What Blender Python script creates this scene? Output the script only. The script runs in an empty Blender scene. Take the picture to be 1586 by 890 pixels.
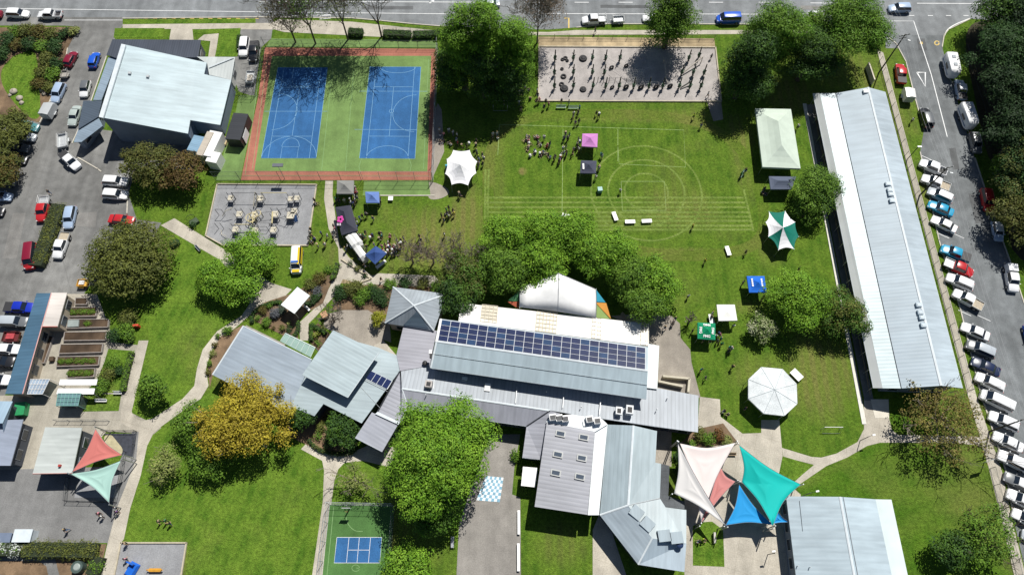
import bpy, bmesh, math, random
import numpy as np
from mathutils import Vector, Matrix
from mathutils.geometry import tessellate_polygon
S = bpy.context.scene
COL = S.collection
rad = math.radians
random.seed(4)

# ------------------------------------------------------------------ camera, world, sun
F, TH, H, W0, H0 = 1080.0, 65.7, 115.0, 1586, 890
cam = bpy.data.objects.new('Camera', bpy.data.cameras.new('Camera'))
COL.objects.link(cam); S.camera = cam
cam.data.sensor_width = 36; cam.data.lens = F/W0*36
cam.data.clip_start = 1; cam.data.clip_end = 3000
cam.location = (0, 0, H); cam.rotation_euler = (rad(90-TH), 0, 0)
S.render.resolution_x = 1024; S.render.resolution_y = 574
SUN = Vector((0.29, 0.58, 1.0)).normalized()      # towards the sun
elev = math.asin(SUN.z); azim = math.atan2(SUN.x, SUN.y)
w = bpy.data.worlds.new('World'); S.world = w; w.use_nodes = True
nt = w.node_tree; bg = nt.nodes['Background']
sky = nt.nodes.new('ShaderNodeTexSky'); sky.sky_type = 'NISHITA'; sky.sun_disc = False
sky.sun_elevation = elev; sky.sun_rotation = azim; sky.altitude = 100; sky.air_density = .9; sky.dust_density = .5; sky.ozone_density = 1.0
nt.links.new(sky.outputs[0], bg.inputs[0]); bg.inputs[1].default_value = 0.05
sl = bpy.data.lights.new('Sun', 'SUN'); sl.energy = 5.0; sl.angle = rad(0.5); sl.color = (1, .965, .9)
so = bpy.data.objects.new('Sun', sl); COL.objects.link(so)
so.rotation_euler = SUN.to_track_quat('Z', 'Y').to_euler(); so.location = (40, 80, 150)
S.view_settings.view_transform = 'Standard'; S.view_settings.look = 'None'
S.view_settings.exposure = 0.14; S.view_settings.gamma = 1

# ------------------------------------------------------------------ helpers
_t = rad(TH); _c, _s = math.cos(_t), math.sin(_t)
def P(px, py, z=0.0):
    "ground (or height z) point that the photograph shows at a pixel"
    a = (px-793)/F; b = (445-py)/F
    d = (a, _c+b*_s, -_s+b*_c); k = (H-z)/-d[2]
    return Vector((d[0]*k, d[1]*k, z))
def mpp(px, py, z=0): return (P(px+1, py, z)-P(px, py, z)).length

class MB:
    def __init__(s): s.v = []; s.f = []; s.m = []; s.cur = 0
    def add(s, vs, fs):
        n = len(s.v); s.v += [tuple(v) for v in vs]
        for f in fs: s.f.append([n+i for i in f]); s.m.append(s.cur)
    def box(s, c, d, rz=0, taper=1.0):
        x, y, z = d[0]/2, d[1]/2, d[2]/2; co, si = math.cos(rz), math.sin(rz); vs = []
        for k, t in ((-1, 1), (1, taper)):
            for i, j in ((-1, -1), (1, -1), (1, 1), (-1, 1)):
                a, b = i*x*t, j*y*t
                vs.append((c[0]+a*co-b*si, c[1]+a*si+b*co, c[2]+k*z))
        s.add(vs, [(3, 2, 1, 0), (4, 5, 6, 7), (0, 1, 5, 4), (1, 2, 6, 5), (2, 3, 7, 6), (3, 0, 4, 7)])
    def sheet(s, pts):
        pts = [Vector(p) for p in pts]
        tr = tessellate_polygon([pts]); n = len(s.v); s.v += [tuple(p) for p in pts]
        for t in tr:
            a, b, c = [pts[i] for i in t]
            t = list(t)
            if (b-a).cross(c-a).z < 0: t.reverse()
            s.f.append([n+i for i in t]); s.m.append(s.cur)
    def slab(s, pts, th):
        "solid plate: top face through pts, thickness th below"
        pts = [Vector(p) for p in pts]
        if area2(pts) < 0: pts = pts[::-1]
        s.sheet(pts); lo = [p-Vector((0, 0, th)) for p in pts]; n = len(pts)
        k = len(s.v); s.sheet(lo)
        for f in s.f[-(n-2):]: f.reverse()
        s.add(pts+lo, [(i, n+i, n+(i+1) % n, (i+1) % n) for i in range(n)])
    def prism(s, pts, z0, z1):
        s.slab([(p[0], p[1], z1) for p in pts], z1-z0)
    def tube(s, path, r, n=6, cap=True):
        path = [Vector(p) for p in path]; rs = r if isinstance(r, (list, tuple)) else [r]*len(path); base = len(s.v)
        for i, p in enumerate(path):
            d = (path[min(i+1, len(path)-1)]-path[max(i-1, 0)]).normalized()
            u = d.cross(Vector((0, 0, 1))) if abs(d.z) < .95 else d.cross(Vector((1, 0, 0)))
            u.normalize(); v = d.cross(u)
            for k in range(n):
                a = 2*math.pi*k/n; q = p+u*math.cos(a)*rs[i]+v*math.sin(a)*rs[i]; s.v.append(tuple(q))
        for i in range(len(path)-1):
            for k in range(n):
                a = base+i*n+k; b = base+i*n+(k+1) % n
                s.f.append([a, a+n, b+n, b]); s.m.append(s.cur)
        if cap:
            s.f.append([base+k for k in range(n)]); s.m.append(s.cur)
            e = base+(len(path)-1)*n; s.f.append([e+k for k in reversed(range(n))]); s.m.append(s.cur)
    def ball(s, c, r, nu=10, nv=6, sq=1.0):
        vs = []; fs = []
        for j in range(nv+1):
            th = math.pi*j/nv
            for i in range(nu):
                a = 2*math.pi*i/nu
                vs.append((c[0]+r*math.sin(th)*math.cos(a), c[1]+r*math.sin(th)*math.sin(a), c[2]+r*sq*math.cos(th)))
        for j in range(nv):
            for i in range(nu):
                fs.append((j*nu+i, (j+1)*nu+i, (j+1)*nu+(i+1) % nu, j*nu+(i+1) % nu))
        s.add(vs, fs)
    def torus(s, c, R, r, n=14, m=7, axis='z', rz=0):
        vs = []; fs = []
        for i in range(n):
            a = 2*math.pi*i/n
            for j in range(m):
                b = 2*math.pi*j/m; x = (R+r*math.cos(b))*math.cos(a); y = (R+r*math.cos(b))*math.sin(a); z = r*math.sin(b)
                if axis == 'y': x, y, z = x, z, y
                if axis == 'y': x, y = x*math.cos(rz)-y*math.sin(rz), x*math.sin(rz)+y*math.cos(rz)
                vs.append((c[0]+x, c[1]+y, c[2]+z))
        for i in range(n):
            for j in range(m):
                fs.append((i*m+j, ((i+1) % n)*m+j, ((i+1) % n)*m+(j+1) % m, i*m+(j+1) % m))
        s.add(vs, fs)
    def mesh(s, name, mats, off=(0, 0, 0), smooth=None):
        me = bpy.data.meshes.new(name)
        me.from_pydata([(x-off[0], y-off[1], z-off[2]) for x, y, z in s.v], [], s.f)
        for m in (mats if isinstance(mats, (list, tuple)) else [mats]): me.materials.append(m)
        if len(me.materials) > 1: me.polygons.foreach_set('material_index', s.m)
        if smooth is not None:
            me.polygons.foreach_set('use_smooth', [True]*len(me.polygons))
            me.set_sharp_from_angle(angle=rad(smooth))
        me.update(); return me
def area2(p): return sum(p[i][0]*p[(i+1) % len(p)][1]-p[(i+1) % len(p)][0]*p[i][1] for i in range(len(p)))

ORG = {}
def props(o, label=None, cat=None, group=None, kind=None):
    if label: o['label'] = label
    if cat: o['category'] = cat
    if group: o['group'] = group
    if kind: o['kind'] = kind
    return o
def thing(name, label, cat, base, group=None, rz=0):
    o = bpy.data.objects.new(name, None); COL.objects.link(o); o.empty_display_size = .5
    o.location = base; o.rotation_euler = (0, 0, rz); ORG[o.name] = Vector(base)
    return props(o, label, cat, group)
def part(name, mb, mats, parent, smooth=None, label=None, kind=None):
    "one mesh object under a thing (or under a part); mb holds world coordinates of that thing"
    off = ORG[parent.name]
    o = bpy.data.objects.new(name, mb.mesh(name, mats, off, smooth)); COL.objects.link(o)
    o.parent = parent; ORG[o.name] = off
    return props(o, label, kind=kind)
def solo(name, mb, mats, label, cat, base, group=None, smooth=None, kind=None):
    "a thing that is one mesh"
    o = bpy.data.objects.new(name, mb.mesh(name, mats, base, smooth)); COL.objects.link(o)
    o.location = base; ORG[o.name] = Vector(base)
    return props(o, label, cat, group, kind)
def setting(name, mb, mats, kind='structure', label=None, cat=None, off=(0,0,0)):
    o = bpy.data.objects.new(name, mb.mesh(name, mats, off)); COL.objects.link(o); o.location = off
    return props(o, label, cat, None, kind)
def dup(root, loc, rz, label=None, group=None):
    r = root.copy(); COL.objects.link(r); r.location = loc; r.rotation_euler = (0, 0, rz)
    if label: r['label'] = label
    if group: r['group'] = group
    for ch in root.children:
        c = ch.copy(); COL.objects.link(c); c.parent = r
        for g in ch.children:
            d = g.copy(); COL.objects.link(d); d.parent = c
    return r

# ------------------------------------------------------------------ materials
MC = {}
def _new(key):
    m = bpy.data.materials.new(key); m.use_nodes = True
    return m, m.node_tree, m.node_tree.nodes['Principled BSDF']
def M(col, rough=.7, var=.12, scale=1.0, metal=0.0, bump=0.0, alpha=1.0, key=None, spec=.5):
    k = key or ('m', tuple(round(c, 3) for c in col), rough, var, scale, metal, bump, alpha, spec)
    if k in MC: return MC[k]
    m, t, b = _new('mat'); N = t.nodes; L = t.links
    tc = N.new('ShaderNodeTexCoord'); no = N.new('ShaderNodeTexNoise'); no.inputs['Scale'].default_value = scale
    no.inputs['Detail'].default_value = 5; L.new(tc.outputs['Object'], no.inputs['Vector'])
    mr = N.new('ShaderNodeMapRange'); mr.inputs[1].default_value = .3; mr.inputs[2].default_value = .7
    mr.inputs[3].default_value = 1-var; mr.inputs[4].default_value = 1+var; L.new(no.outputs['Fac'], mr.inputs[0])
    mx = N.new('ShaderNodeVectorMath'); mx.operation = 'SCALE'; mx.inputs[0].default_value = col
    L.new(mr.outputs[0], mx.inputs['Scale']); L.new(mx.outputs[0], b.inputs['Base Color'])
    b.inputs['Roughness'].default_value = rough; b.inputs['Metallic'].default_value = metal; b.inputs['Alpha'].default_value = alpha
    b.inputs['Specular IOR Level'].default_value = spec
    if bump:
        bu = N.new('ShaderNodeBump'); bu.inputs['Strength'].default_value = bump; bu.inputs['Distance'].default_value = .1
        L.new(no.outputs['Fac'], bu.inputs['Height']); L.new(bu.outputs[0], b.inputs['Normal'])
    MC[k] = m; return m
def ramp(N, L, src, stops):
    r = N.new('ShaderNodeValToRGB'); e = r.color_ramp.elements
    e[0].position, e[0].color = stops[0][0], (*stops[0][1], 1); e[1].position, e[1].color = stops[-1][0], (*stops[-1][1], 1)
    for p, c in stops[1:-1]: x = e.new(p); x.color = (*c, 1)
    L.new(src, r.inputs[0]); return r.outputs[0]
def noise(N, L, tc, sc, det=4, out='Object', stretch=None):
    n = N.new('ShaderNodeTexNoise'); n.inputs['Scale'].default_value = sc; n.inputs['Detail'].default_value = det
    if stretch:
        mp = N.new('ShaderNodeMapping'); mp.inputs['Scale'].default_value = stretch[:3]
        if len(stretch) > 3: mp.inputs['Rotation'].default_value = (0, 0, stretch[3])
        L.new(tc.outputs[out], mp.inputs[0]); L.new(mp.outputs[0], n.inputs['Vector'])
    else: L.new(tc.outputs[out], n.inputs['Vector'])
    return n.outputs['Fac']
def mixc(N, L, fac, a, b, mode='MIX'):
    m = N.new('ShaderNodeMix'); m.data_type = 'RGBA'; m.blend_type = mode
    if isinstance(fac, (int, float)): m.inputs[0].default_value = fac
    else: L.new(fac, m.inputs[0])
    for i, c in ((6, a), (7, b)):
        if isinstance(c, tuple): m.inputs[i].default_value = (*c, 1)
        else: L.new(c, m.inputs[i])
    return m.outputs[2]
def mapr(N, L, src, a, b, c, d):
    r = N.new('ShaderNodeMapRange'); [setattr(r.inputs[i], 'default_value', v) for i, v in zip((1, 2, 3, 4), (a, b, c, d))]
    L.new(src, r.inputs[0]); return r.outputs[0]
def grass_mat(key, base=(.052, .135, .008), light=(.11, .2, .016), dry=(.2, .185, .06), dryness=.35, stripe=None, spots=()):
    if key in MC: return MC[key]
    m, t, b = _new(key); N = t.nodes; L = t.links; tc = N.new('ShaderNodeTexCoord')
    big = noise(N, L, tc, .045, 5); mid = noise(N, L, tc, .35, 6); fine = noise(N, L, tc, 2.2, 8); fi2 = noise(N, L, tc, 7.0, 3)
    c = mixc(N, L, mapr(N, L, mid, .35, .65, 0, 1), base, light)
    c = mixc(N, L, mapr(N, L, big, .62-dryness*.3, .85-dryness*.3, 0, .75), c, dry)
    for (sx, sy, rx, ry, amt, ac) in spots:       # worn or dry areas of the turf, in metres
        mp = N.new('ShaderNodeMapping'); mp.vector_type = 'TEXTURE'; mp.inputs['Location'].default_value = (sx, sy, 0); mp.inputs['Scale'].default_value = (rx, ry, 1); mp.inputs['Rotation'].default_value = (0, 0, ac)
        L.new(tc.outputs['Object'], mp.inputs[0]); ln = N.new('ShaderNodeVectorMath'); ln.operation = 'LENGTH'; L.new(mp.outputs[0], ln.inputs[0])
        ad = N.new('ShaderNodeMath'); ad.operation = 'MULTIPLY_ADD'; L.new(mid, ad.inputs[0]); ad.inputs[1].default_value = 1.1; L.new(ln.outputs['Value'], ad.inputs[2])
        c = mixc(N, L, mapr(N, L, ad.outputs[0], 1.05, 1.7, amt, 0), c, dry)
    if stripe is not None:
        wv = N.new('ShaderNodeTexWave'); wv.inputs['Scale'].default_value = .17; wv.inputs['Distortion'].default_value = 1.2
        wv.inputs['Detail'].default_value = 2; mp = N.new('ShaderNodeMapping'); mp.inputs['Rotation'].default_value = (0, 0, stripe)
        L.new(tc.outputs['Object'], mp.inputs[0]); L.new(mp.outputs[0], wv.inputs['Vector'])
        c = mixc(N, L, mapr(N, L, wv.outputs['Fac'], .3, .7, 0, .42), c, light)
    v = mapr(N, L, fine, .25, .75, .62, 1.38); sc = N.new('ShaderNodeVectorMath'); sc.operation = 'SCALE'
    L.new(c, sc.inputs[0]); L.new(v, sc.inputs['Scale'])
    v2 = mapr(N, L, fi2, .3, .7, .72, 1.28); s2 = N.new('ShaderNodeVectorMath'); s2.operation = 'SCALE'
    L.new(sc.outputs[0], s2.inputs[0]); L.new(v2, s2.inputs['Scale']); L.new(s2.outputs[0], b.inputs['Base Color'])
    b.inputs['Roughness'].default_value = .95; b.inputs['Specular IOR Level'].default_value = .1
    bu = N.new('ShaderNodeBump'); bu.inputs['Strength'].default_value = .9; bu.inputs['Distance'].default_value = .25
    L.new(fi2, bu.inputs['Height']); L.new(bu.outputs[0], b.inputs['Normal'])
    MC[key] = m; return m
def paved(key, col, crack=.0, stain=.25, patch=.12, rough=.9, joint=0.0, ang=0.0):
    if key in MC: return MC[key]
    m, t, b = _new(key); N = t.nodes; L = t.links; tc = N.new('ShaderNodeTexCoord')
    big = noise(N, L, tc, .08, 6); mid = noise(N, L, tc, .6, 8); fine = noise(N, L, tc, 6, 4)
    lon = noise(N, L, tc, .5, 5, stretch=(1, .06, 1, ang))
    dark = tuple(x*(1-stain) for x in col); lite = tuple(min(1, x*(1+stain)) for x in col)
    c = mixc(N, L, mapr(N, L, big, .35, .65, 0, 1), dark, lite)
    for src, lo in ((mid, patch), (fine, .16), (lon, patch)):
        s = N.new('ShaderNodeVectorMath'); s.operation = 'SCALE'; L.new(c, s.inputs[0]); L.new(mapr(N, L, src, .3, .7, 1-lo, 1+lo), s.inputs['Scale']); c = s.outputs[0]
    if crack:
        vo = N.new('ShaderNodeTexVoronoi'); vo.feature = 'DISTANCE_TO_EDGE'; vo.inputs['Scale'].default_value = crack
        nz = N.new('ShaderNodeVectorMath'); nz.operation = 'ADD'; L.new(tc.outputs['Object'], nz.inputs[0])
        L.new(mid, nz.inputs[1]); L.new(nz.outputs[0], vo.inputs['Vector'])
        c = mixc(N, L, mapr(N, L, vo.outputs['Distance'], 0, .012, .5, 0), c, dark)
    if joint:
        br = N.new('ShaderNodeTexBrick'); br.offset = 0; br.inputs['Scale'].default_value = 1
        br.inputs['Brick Width'].default_value = joint; br.inputs['Row Height'].default_value = joint; br.inputs['Mortar Size'].default_value = .03
        br.inputs['Color1'].default_value = (1, 1, 1, 1); br.inputs['Color2'].default_value = (.965, .965, .965, 1); br.inputs['Mortar'].default_value = (.8, .79, .77, 1)
        mp = N.new('ShaderNodeMapping'); mp.inputs['Rotation'].default_value = (0, 0, ang); L.new(tc.outputs['Object'], mp.inputs[0]); L.new(mp.outputs[0], br.inputs['Vector'])
        c = mixc(N, L, 1.0, c, br.outputs['Color'], 'MULTIPLY')
    L.new(c, b.inputs['Base Color']); b.inputs['Roughness'].default_value = rough; b.inputs['Specular IOR Level'].default_value = .25
    MC[key] = m; return m
def corr(col, ang=0.0, period=.75, depth=.22, rough=.45, grime=.14):
    "ribbed metal roofing, ribs across direction ang"
    k = ('corr', col, round(ang, 2), period, depth, rough, grime)
    if k in MC: return MC[k]
    m, t, b = _new('roof_metal'); N = t.nodes; L = t.links; tc = N.new('ShaderNodeTexCoord')
    mp = N.new('ShaderNodeMapping'); mp.inputs['Rotation'].default_value = (0, 0, -ang); L.new(tc.outputs['Object'], mp.inputs[0])
    wv = N.new('ShaderNodeTexWave'); wv.inputs['Scale'].default_value = .314/period; wv.inputs['Distortion'].default_value = 0; L.new(mp.outputs[0], wv.inputs['Vector'])
    c1 = mixc(N, L, mapr(N, L, wv.outputs['Fac'], .0, .35, depth*2, 0), col, tuple(x*.55 for x in col))  # troughs tinted darker: shade between the ribs put into the colour
    # sheet joints: broad bands of slightly different tone
    w2 = N.new('ShaderNodeTexWhiteNoise'); w2.noise_dimensions = '1D'; sx = N.new('ShaderNodeSeparateXYZ'); L.new(mp.outputs[0], sx.inputs[0])
    dv = N.new('ShaderNodeMath'); dv.operation = 'DIVIDE'; dv.inputs[1].default_value = .8; L.new(sx.outputs[0], dv.inputs[0])
    fl = N.new('ShaderNodeMath'); fl.operation = 'FLOOR'; L.new(dv.outputs[0], fl.inputs[0]); L.new(fl.outputs[0], w2.inputs['W'])
    st = noise(N, L, mp, .5, 8, out=0, stretch=(2.5, .35, 1)); bg_ = noise(N, L, tc, .12, 5)
    c = c1
    for src, a, b_, lo in ((w2.outputs['Value'], 0, 1, .02), (st, .3, .7, grime*.6), (bg_, .3, .7, grime*.6)):
        s = N.new('ShaderNodeVectorMath'); s.operation = 'SCALE'; L.new(c, s.inputs[0]); L.new(mapr(N, L, src, a, b_, 1-lo*1.0, 1+lo*1.0), s.inputs['Scale']); c = s.outputs[0]
    L.new(c, b.inputs['Base Color']); b.inputs['Roughness'].default_value = rough; b.inputs['Metallic'].default_value = .0
    bu = N.new('ShaderNodeBump'); bu.inputs['Strength'].default_value = .2; bu.inputs['Distance'].default_value = .03
    L.new(wv.outputs['Fac'], bu.inputs['Height']); L.new(bu.outputs[0], b.inputs['Normal'])
    MC[k] = m; return m
def leafm(a, b, key=None, rough=.65, trans=.16):
    k = ('leaf', a, b)
    if k in MC: return MC[k]
    m, t, bs = _new('foliage'); N = t.nodes; L = t.links; tc = N.new('ShaderNodeTexCoord')
    n1 = noise(N, L, tc, .45, 3); n2 = noise(N, L, tc, 3.0, 2)
    c = mixc(N, L, mapr(N, L, n1, .35, .65, 0, 1), a, b)
    s = N.new('ShaderNodeVectorMath'); s.operation = 'SCALE'; L.new(c, s.inputs[0]); L.new(mapr(N, L, n2, .3, .7, .6, 1.4), s.inputs['Scale'])
    L.new(s.outputs[0], bs.inputs['Base Color']); bs.inputs['Roughness'].default_value = rough; bs.inputs['Specular IOR Level'].default_value = .25
    tr = N.new('ShaderNodeBsdfTranslucent'); L.new(s.outputs[0], tr.inputs[0]); mx = N.new('ShaderNodeMixShader'); mx.inputs[0].default_value = trans
    L.new(bs.outputs[0], mx.inputs[1]); L.new(tr.outputs[0], mx.inputs[2]); L.new(mx.outputs[0], N['Material Output'].inputs['Surface'])
    MC[k] = m; return m

def spot(px, py, wpx, hpx, amt, a=0.0):
    p = P(px, py); return (p.x, p.y, wpx*.5*mpp(px, py), (P(px, py-hpx/2)-P(px, py+hpx/2)).length/2, amt, a)
GRASS = grass_mat('lawn', base=(.06, .128, .012), light=(.118, .195, .022), dryness=.3, stripe=.0, spots=[spot(670,375,150,110,.75), spot(725,330,60,90,.7), spot(980,180,330,22,.4), spot(1150,250,40,130,.35), spot(1060,393,170,20,.55), spot(1190,385,50,60,.35), spot(700,270,24,90,.5), spot(770,280,30,160,.3), spot(1225,150,80,60,.6),
    spot(1280,570,110,120,.55), spot(1000,340,260,40,.3), spot(1155,475,60,25,.4), spot(810,265,14,12,1.0), spot(870,840,90,80,.35), spot(600,330,70,40,.2), spot(530,400,60,60,.3), spot(350,330,60,60,.3), spot(1540,560,30,300,.7), spot(1150,210,60,60,.4)])
GRASS_E = grass_mat('lawn_dry', base=(.058, .135, .01), light=(.1, .18, .018), dryness=.5)
GRASS_W = grass_mat('lawn_lush', base=(.068, .145, .014), light=(.135, .225, .026), dryness=.12, stripe=.25)
LANE = grass_mat('grass_lines', base=(.14, .215, .04), light=(.2, .27, .065), dryness=.0)
TRACKM = grass_mat('grass_worn', base=(.085, .155, .014), light=(.125, .18, .026), dryness=.55)
ASPH = paved('asphalt', (.178, .178, .172), crack=.13, stain=.2, patch=.18, ang=0)
ASPH_MAIN = paved('asphalt_main', (.2, .212, .22), stain=.12, patch=.16, ang=rad(90))
ASPH_SIDE = paved('asphalt_side', (.158, .17, .176), stain=.16, patch=.18, ang=rad(-13))
PLAYG = paved('asphalt_playground', (.2, .2, .198), stain=.12, crack=.25)
CONC = paved('concrete', (.44, .405, .34), stain=.12, joint=2.4, ang=.3)
CONC2 = paved('concrete_yard', (.36, .335, .28), stain=.2, joint=3.0, ang=.1)
TANC = paved('court_concrete', (.3, .27, .23), stain=.12, crack=.1)
SOFT = paved('soft_surface', (.26, .265, .275), stain=.07, patch=.1)
SOFT2 = paved('soft_surface_poles', (.36, .335, .32), stain=.1, patch=.12)
SOIL = paved('soil', (.075, .05, .032), stain=.3, patch=.3)
BARK = paved('bark_mulch', (.17, .115, .07), stain=.3, patch=.3)
TAN = paved('tan_bark', (.36, .28, .17), stain=.25, patch=.25)
SAND = M((.52, .45, .33), .95, .12, 2)
CBLUE = paved('court_blue', (.032, .12, .29), stain=.1, patch=.1)
CGREEN = paved('court_green', (.14, .225, .07), stain=.14, patch=.12)
CRED = paved('court_red', (.34, .135, .095), stain=.12, patch=.12)
LINE = M((.75, .76, .76), .7, .12, 3); LINEY = M((.6, .5, .12), .7, .15, 3); LINEC = M((.2, .4, .58), .7, .1, 2); LINEG = M((.2, .34, .14), .8, .15, 2)
WHITE = M((.8, .8, .79), .5, .05, 1); FABRIC = M((.78, .78, .77), .8, .06, .8, bump=.15)
TIMBER = M((.3, .22, .14), .8, .25, 3); DARKM = M((.03, .033, .04), .5, .2, 2); BLACK = M((.012, .012, .014), .6, .2, 3)
STEEL = M((.4, .42, .44), .4, .1, 3, metal=.7); GALV = M((.5, .52, .53), .5, .1, 2, metal=.3)
GLASS = M((.02, .028, .04), .08, .1, 1, spec=.8); KERB = M((.5, .47, .4), .9, .15, 2)
BARKT = M((.11, .085, .06), .95, .3, 3); BARKG = M((.2, .17, .14), .95, .3, 3)

# ------------------------------------------------------------------ ground
def smooth_px(pts, n=4, closed=True):
    out = []; N_ = len(pts)
    for i in range(N_ if closed else N_-1):
        p = [pts[(i+k) % N_] if closed else pts[max(0, min(N_-1, i+k))] for k in (-1, 0, 1, 2)]
        for k in range(n):
            t = k/n
            out.append(tuple(.5*((2*p[1][j])+(-p[0][j]+p[2][j])*t+(2*p[0][j]-5*p[1][j]+4*p[2][j]-p[3][j])*t*t+(-p[0][j]+3*p[1][j]-3*p[2][j]+p[3][j])*t**3) for j in (0, 1)))
    if not closed: out.append(pts[-1])
    return out
def ground(name, polys, mat, z, label=None, smooth=False, kind='structure'):
    mb = MB()
    for i, p in enumerate(polys):
        if smooth: p = smooth_px(p)
        q = [P(x, y, 0) for x, y in p]; mb.sheet([(a.x, a.y, z+i*.0004) for a in q])
    return setting(name, mb, mat, kind, label)
def strip(mb, pts, width, z, closed=False):
    "flat band along world points"
    pts = [Vector((p[0], p[1], 0)) for p in pts]; n = len(pts); vs = []
    for i in range(n):
        a = pts[(i-1) % n] if closed or i else pts[i]; b = pts[(i+1) % n] if closed or i < n-1 else pts[i]
        d = (b-a).normalized(); nn = Vector((-d.y, d.x, 0))*width/2
        vs += [(*(pts[i]+nn).xy, z), (*(pts[i]-nn).xy, z)]
    fs = [(2*i+1, 2*i+3, 2*i+2, 2*i) for i in range(n-1)]
    if closed: fs.append((2*n-1, 1, 0, 2*n-2))
    mb.add(vs, fs)
def pxs(pts, z=0): return [P(x, y, z) for x, y in pts]
def curb(mb, pts_px, w=.16, h=.1, closed=False):
    q = pxs(pts_px); n = len(q)
    for i in range(n if closed else n-1):
        a, b = q[i], q[(i+1) % n]; d = b-a
        mb.box(((a.x+b.x)/2, (a.y+b.y)/2, h/2), (d.length+w*.5, w, h), math.atan2(d.y, d.x))

mb = MB(); mb.sheet([(-700, -500, 0), (700, -500, 0), (700, 900, 0), (-700, 900, 0)]); setting('ground', mb, GRASS)
ground('lawn_east', [
   [(1381,640),(1378,616),(1495,616),(1530,680),(1451,674),(1396,673)],
   [(1449,686),(1527,690),(1560,820),(1590,905),(1405,905),(1382,772),(1218,767),(1242,748),(1312,709),(1363,686)]], GRASS_E, .004)
ground('lawn_west', [smooth_px([(230,527),(222,480),(250,455),(270,415),(275,360),(352,398),(400,470),(372,489),(336,513),(314,541),(305,571),(301,597),(283,617),(238,647),(220,652),(207,647),(203,637)]),
   [(240,667),(285,640),(330,600),(420,640),(466,696),(499,713),(502,728),(500,776),(484,905),(287,905),(290,840),(188,838),(203,786),(218,736),(228,690)],
   [(531,716),(562,714),(600,720),(610,782),(514,780),(518,743)]], GRASS_W, .004)
# roads
ground('main_road', [[(-900,-140),(2500,-140),(2500,40),(1600,38),(1502,29),(1469,45),(1462,55),(1460,75),(1372,75),(1371,54),(1362,42),(1149,37.5),(941,37),(893,42.5),(850,46),(720,44),(690,41),(640,37),(590,32),(545,28),(400,26.5),(190,28.5),(184,33),(-900,33)]], ASPH_MAIN, .008)
ground('side_road', [[(1371,54),(1388,68),(1403.5,96),(1417,152),(1431,202),(1425,236),(1454,372),(1487,478),(1517,604),(1557,727),(1571,808),(1592,900),(1620,1020),(1840,1020),(1700,640),(1586,470),(1565,407),(1537,329),(1510,245),(1484,160),(1459,73),(1462,55)]], ASPH_SIDE, .012)
ground('car_park', [[(-900,24),(-900,38),(100,40),(122,42),(105,75),(98,115),(85,140),(62,190),(45,188),(20,180),(-300,170),(-300,612),(8,612),(58,455),(130,455),(140,440),(200,440),(250,345),(212,340),(199,300),(210,262),(300,262),(300,215),(190,205),(150,200),(112,222),(140,160),(165,88),(178,60),(190,40),(190,27)]], ASPH, .016)
ground('driveway', [[(365,75),(372,50),(372,26),(425,26),(420,60),(404,74),(394,150),(370,142),(362,120)]], ASPH, .012)
# footpaths
paths = [
 [(190,38),(420,36),(432,30),(545,34),(640,44),(690,49),(700,56),(640,60),(440,50),(425,46),(190,45)],
 [(700,48),(850,50),(893,47),(1150,47),(1350,47),(1350,53),(1150,53),(850,55),(700,55)],
 [(265,45),(298,45),(300,64),(262,64)], [(316,54),(339,52),(333,92),(322,92),(326,64),(306,62)],
 [(249,349),(270,338),(350,388),(420,438),(452,448),(430,470),(400,478),(387,488),(364,508),(341,523),(326,546),(319,571),(323,597),(311,617),(283,636),(250,660),(238,670),(228,690),(218,736),(202,786),(192,834),(186,842),(177,890),(175,900),(154,900),(157,884),(167,839),(182,784),(210,711),(215,668),(187,655),(187,637),(215,527),(230,527),(204,637),(208,647),(220,652),(238,647),(283,617),(301,597),(305,571),(314,541),(336,513),(374,489),(387,470),(380,445),(340,402)],
 [(466,695),(499,713),(502,728),(500,776),(482,900),(499,900),(513,781),(518,743),(524,726),(534,716),(562,713),(600,722),(620,700),(590,680),(546,700),(526,704),(501,700),(476,685)],
 [(504,280),(502,308),(509,354),(524,384),(525,407),(511,444),(495,470),(476,488),(463,500),(465,527),(478,527),(478,501),(491,488),(519,457),(531,432),(577,445),(690,446),(673,427),(587,423),(577,427),(562,417),(540,398),(526,379),(515,303),(516,280)],
 [(1211,693),(1257,707),(1272,708),(1295,702),(1328,684),(1338,664),(1338,617),(1350,621),(1355,647),(1377,647),(1381,665),(1391,673),(1451,674),(1530,676),(1545,690),(1449,685),(1363,685),(1343,690),(1312,708),(1280,721),(1239,749),(1231,745),(1260,719),(1213,707)],
 [(1358,76),(1368,82),(1405,220),(1512,612),(1535,680),(1552,730),(1567,804),(1592,905),(1574,905),(1551,804),(1531,723),(1499,612),(1395,220)],
 [(1084,614),(1115,618),(1116,645),(1150,671),(1179,670),(1179,650),(1207,650),(1211,693),(1214,724),(1205,735),(1240,765),(1245,910),(1060,910),(1060,700),(1046,690),(1080,668)],
 [(934,782),(975,905),(918,905),(918,820)],
]
ground('footpath', paths, CONC, .02)
ground('courtyard', [[(946,489),(1010,484),(1040,489),(1053,501),(1054,523),(1069,541),(1071,561),(1085,615),(1000,640),(1000,520)],
  [(569,472),(600,455),(606,530),(594,526),(585,545),(545,530),(500,505),(506,486),(540,478)], [(1015,660),(1040,668),(1040,722),(1012,722)]], TANC, .024)
ground('paved_yard', [[(95,455),(150,455),(178,530),(222,535),(200,637),(250,662),(238,672),(165,668),(100,740),(-300,740),(-300,612),(40,612)]], CONC2, .018)
ground('asphalt_yard', [[(-300,735),(182,722),(205,668),(215,668),(211,711),(182,784),(167,840),(-300,838)]], paved('yard_asphalt', (.19, .19, .188), stain=.17, crack=.12), .026)
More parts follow.
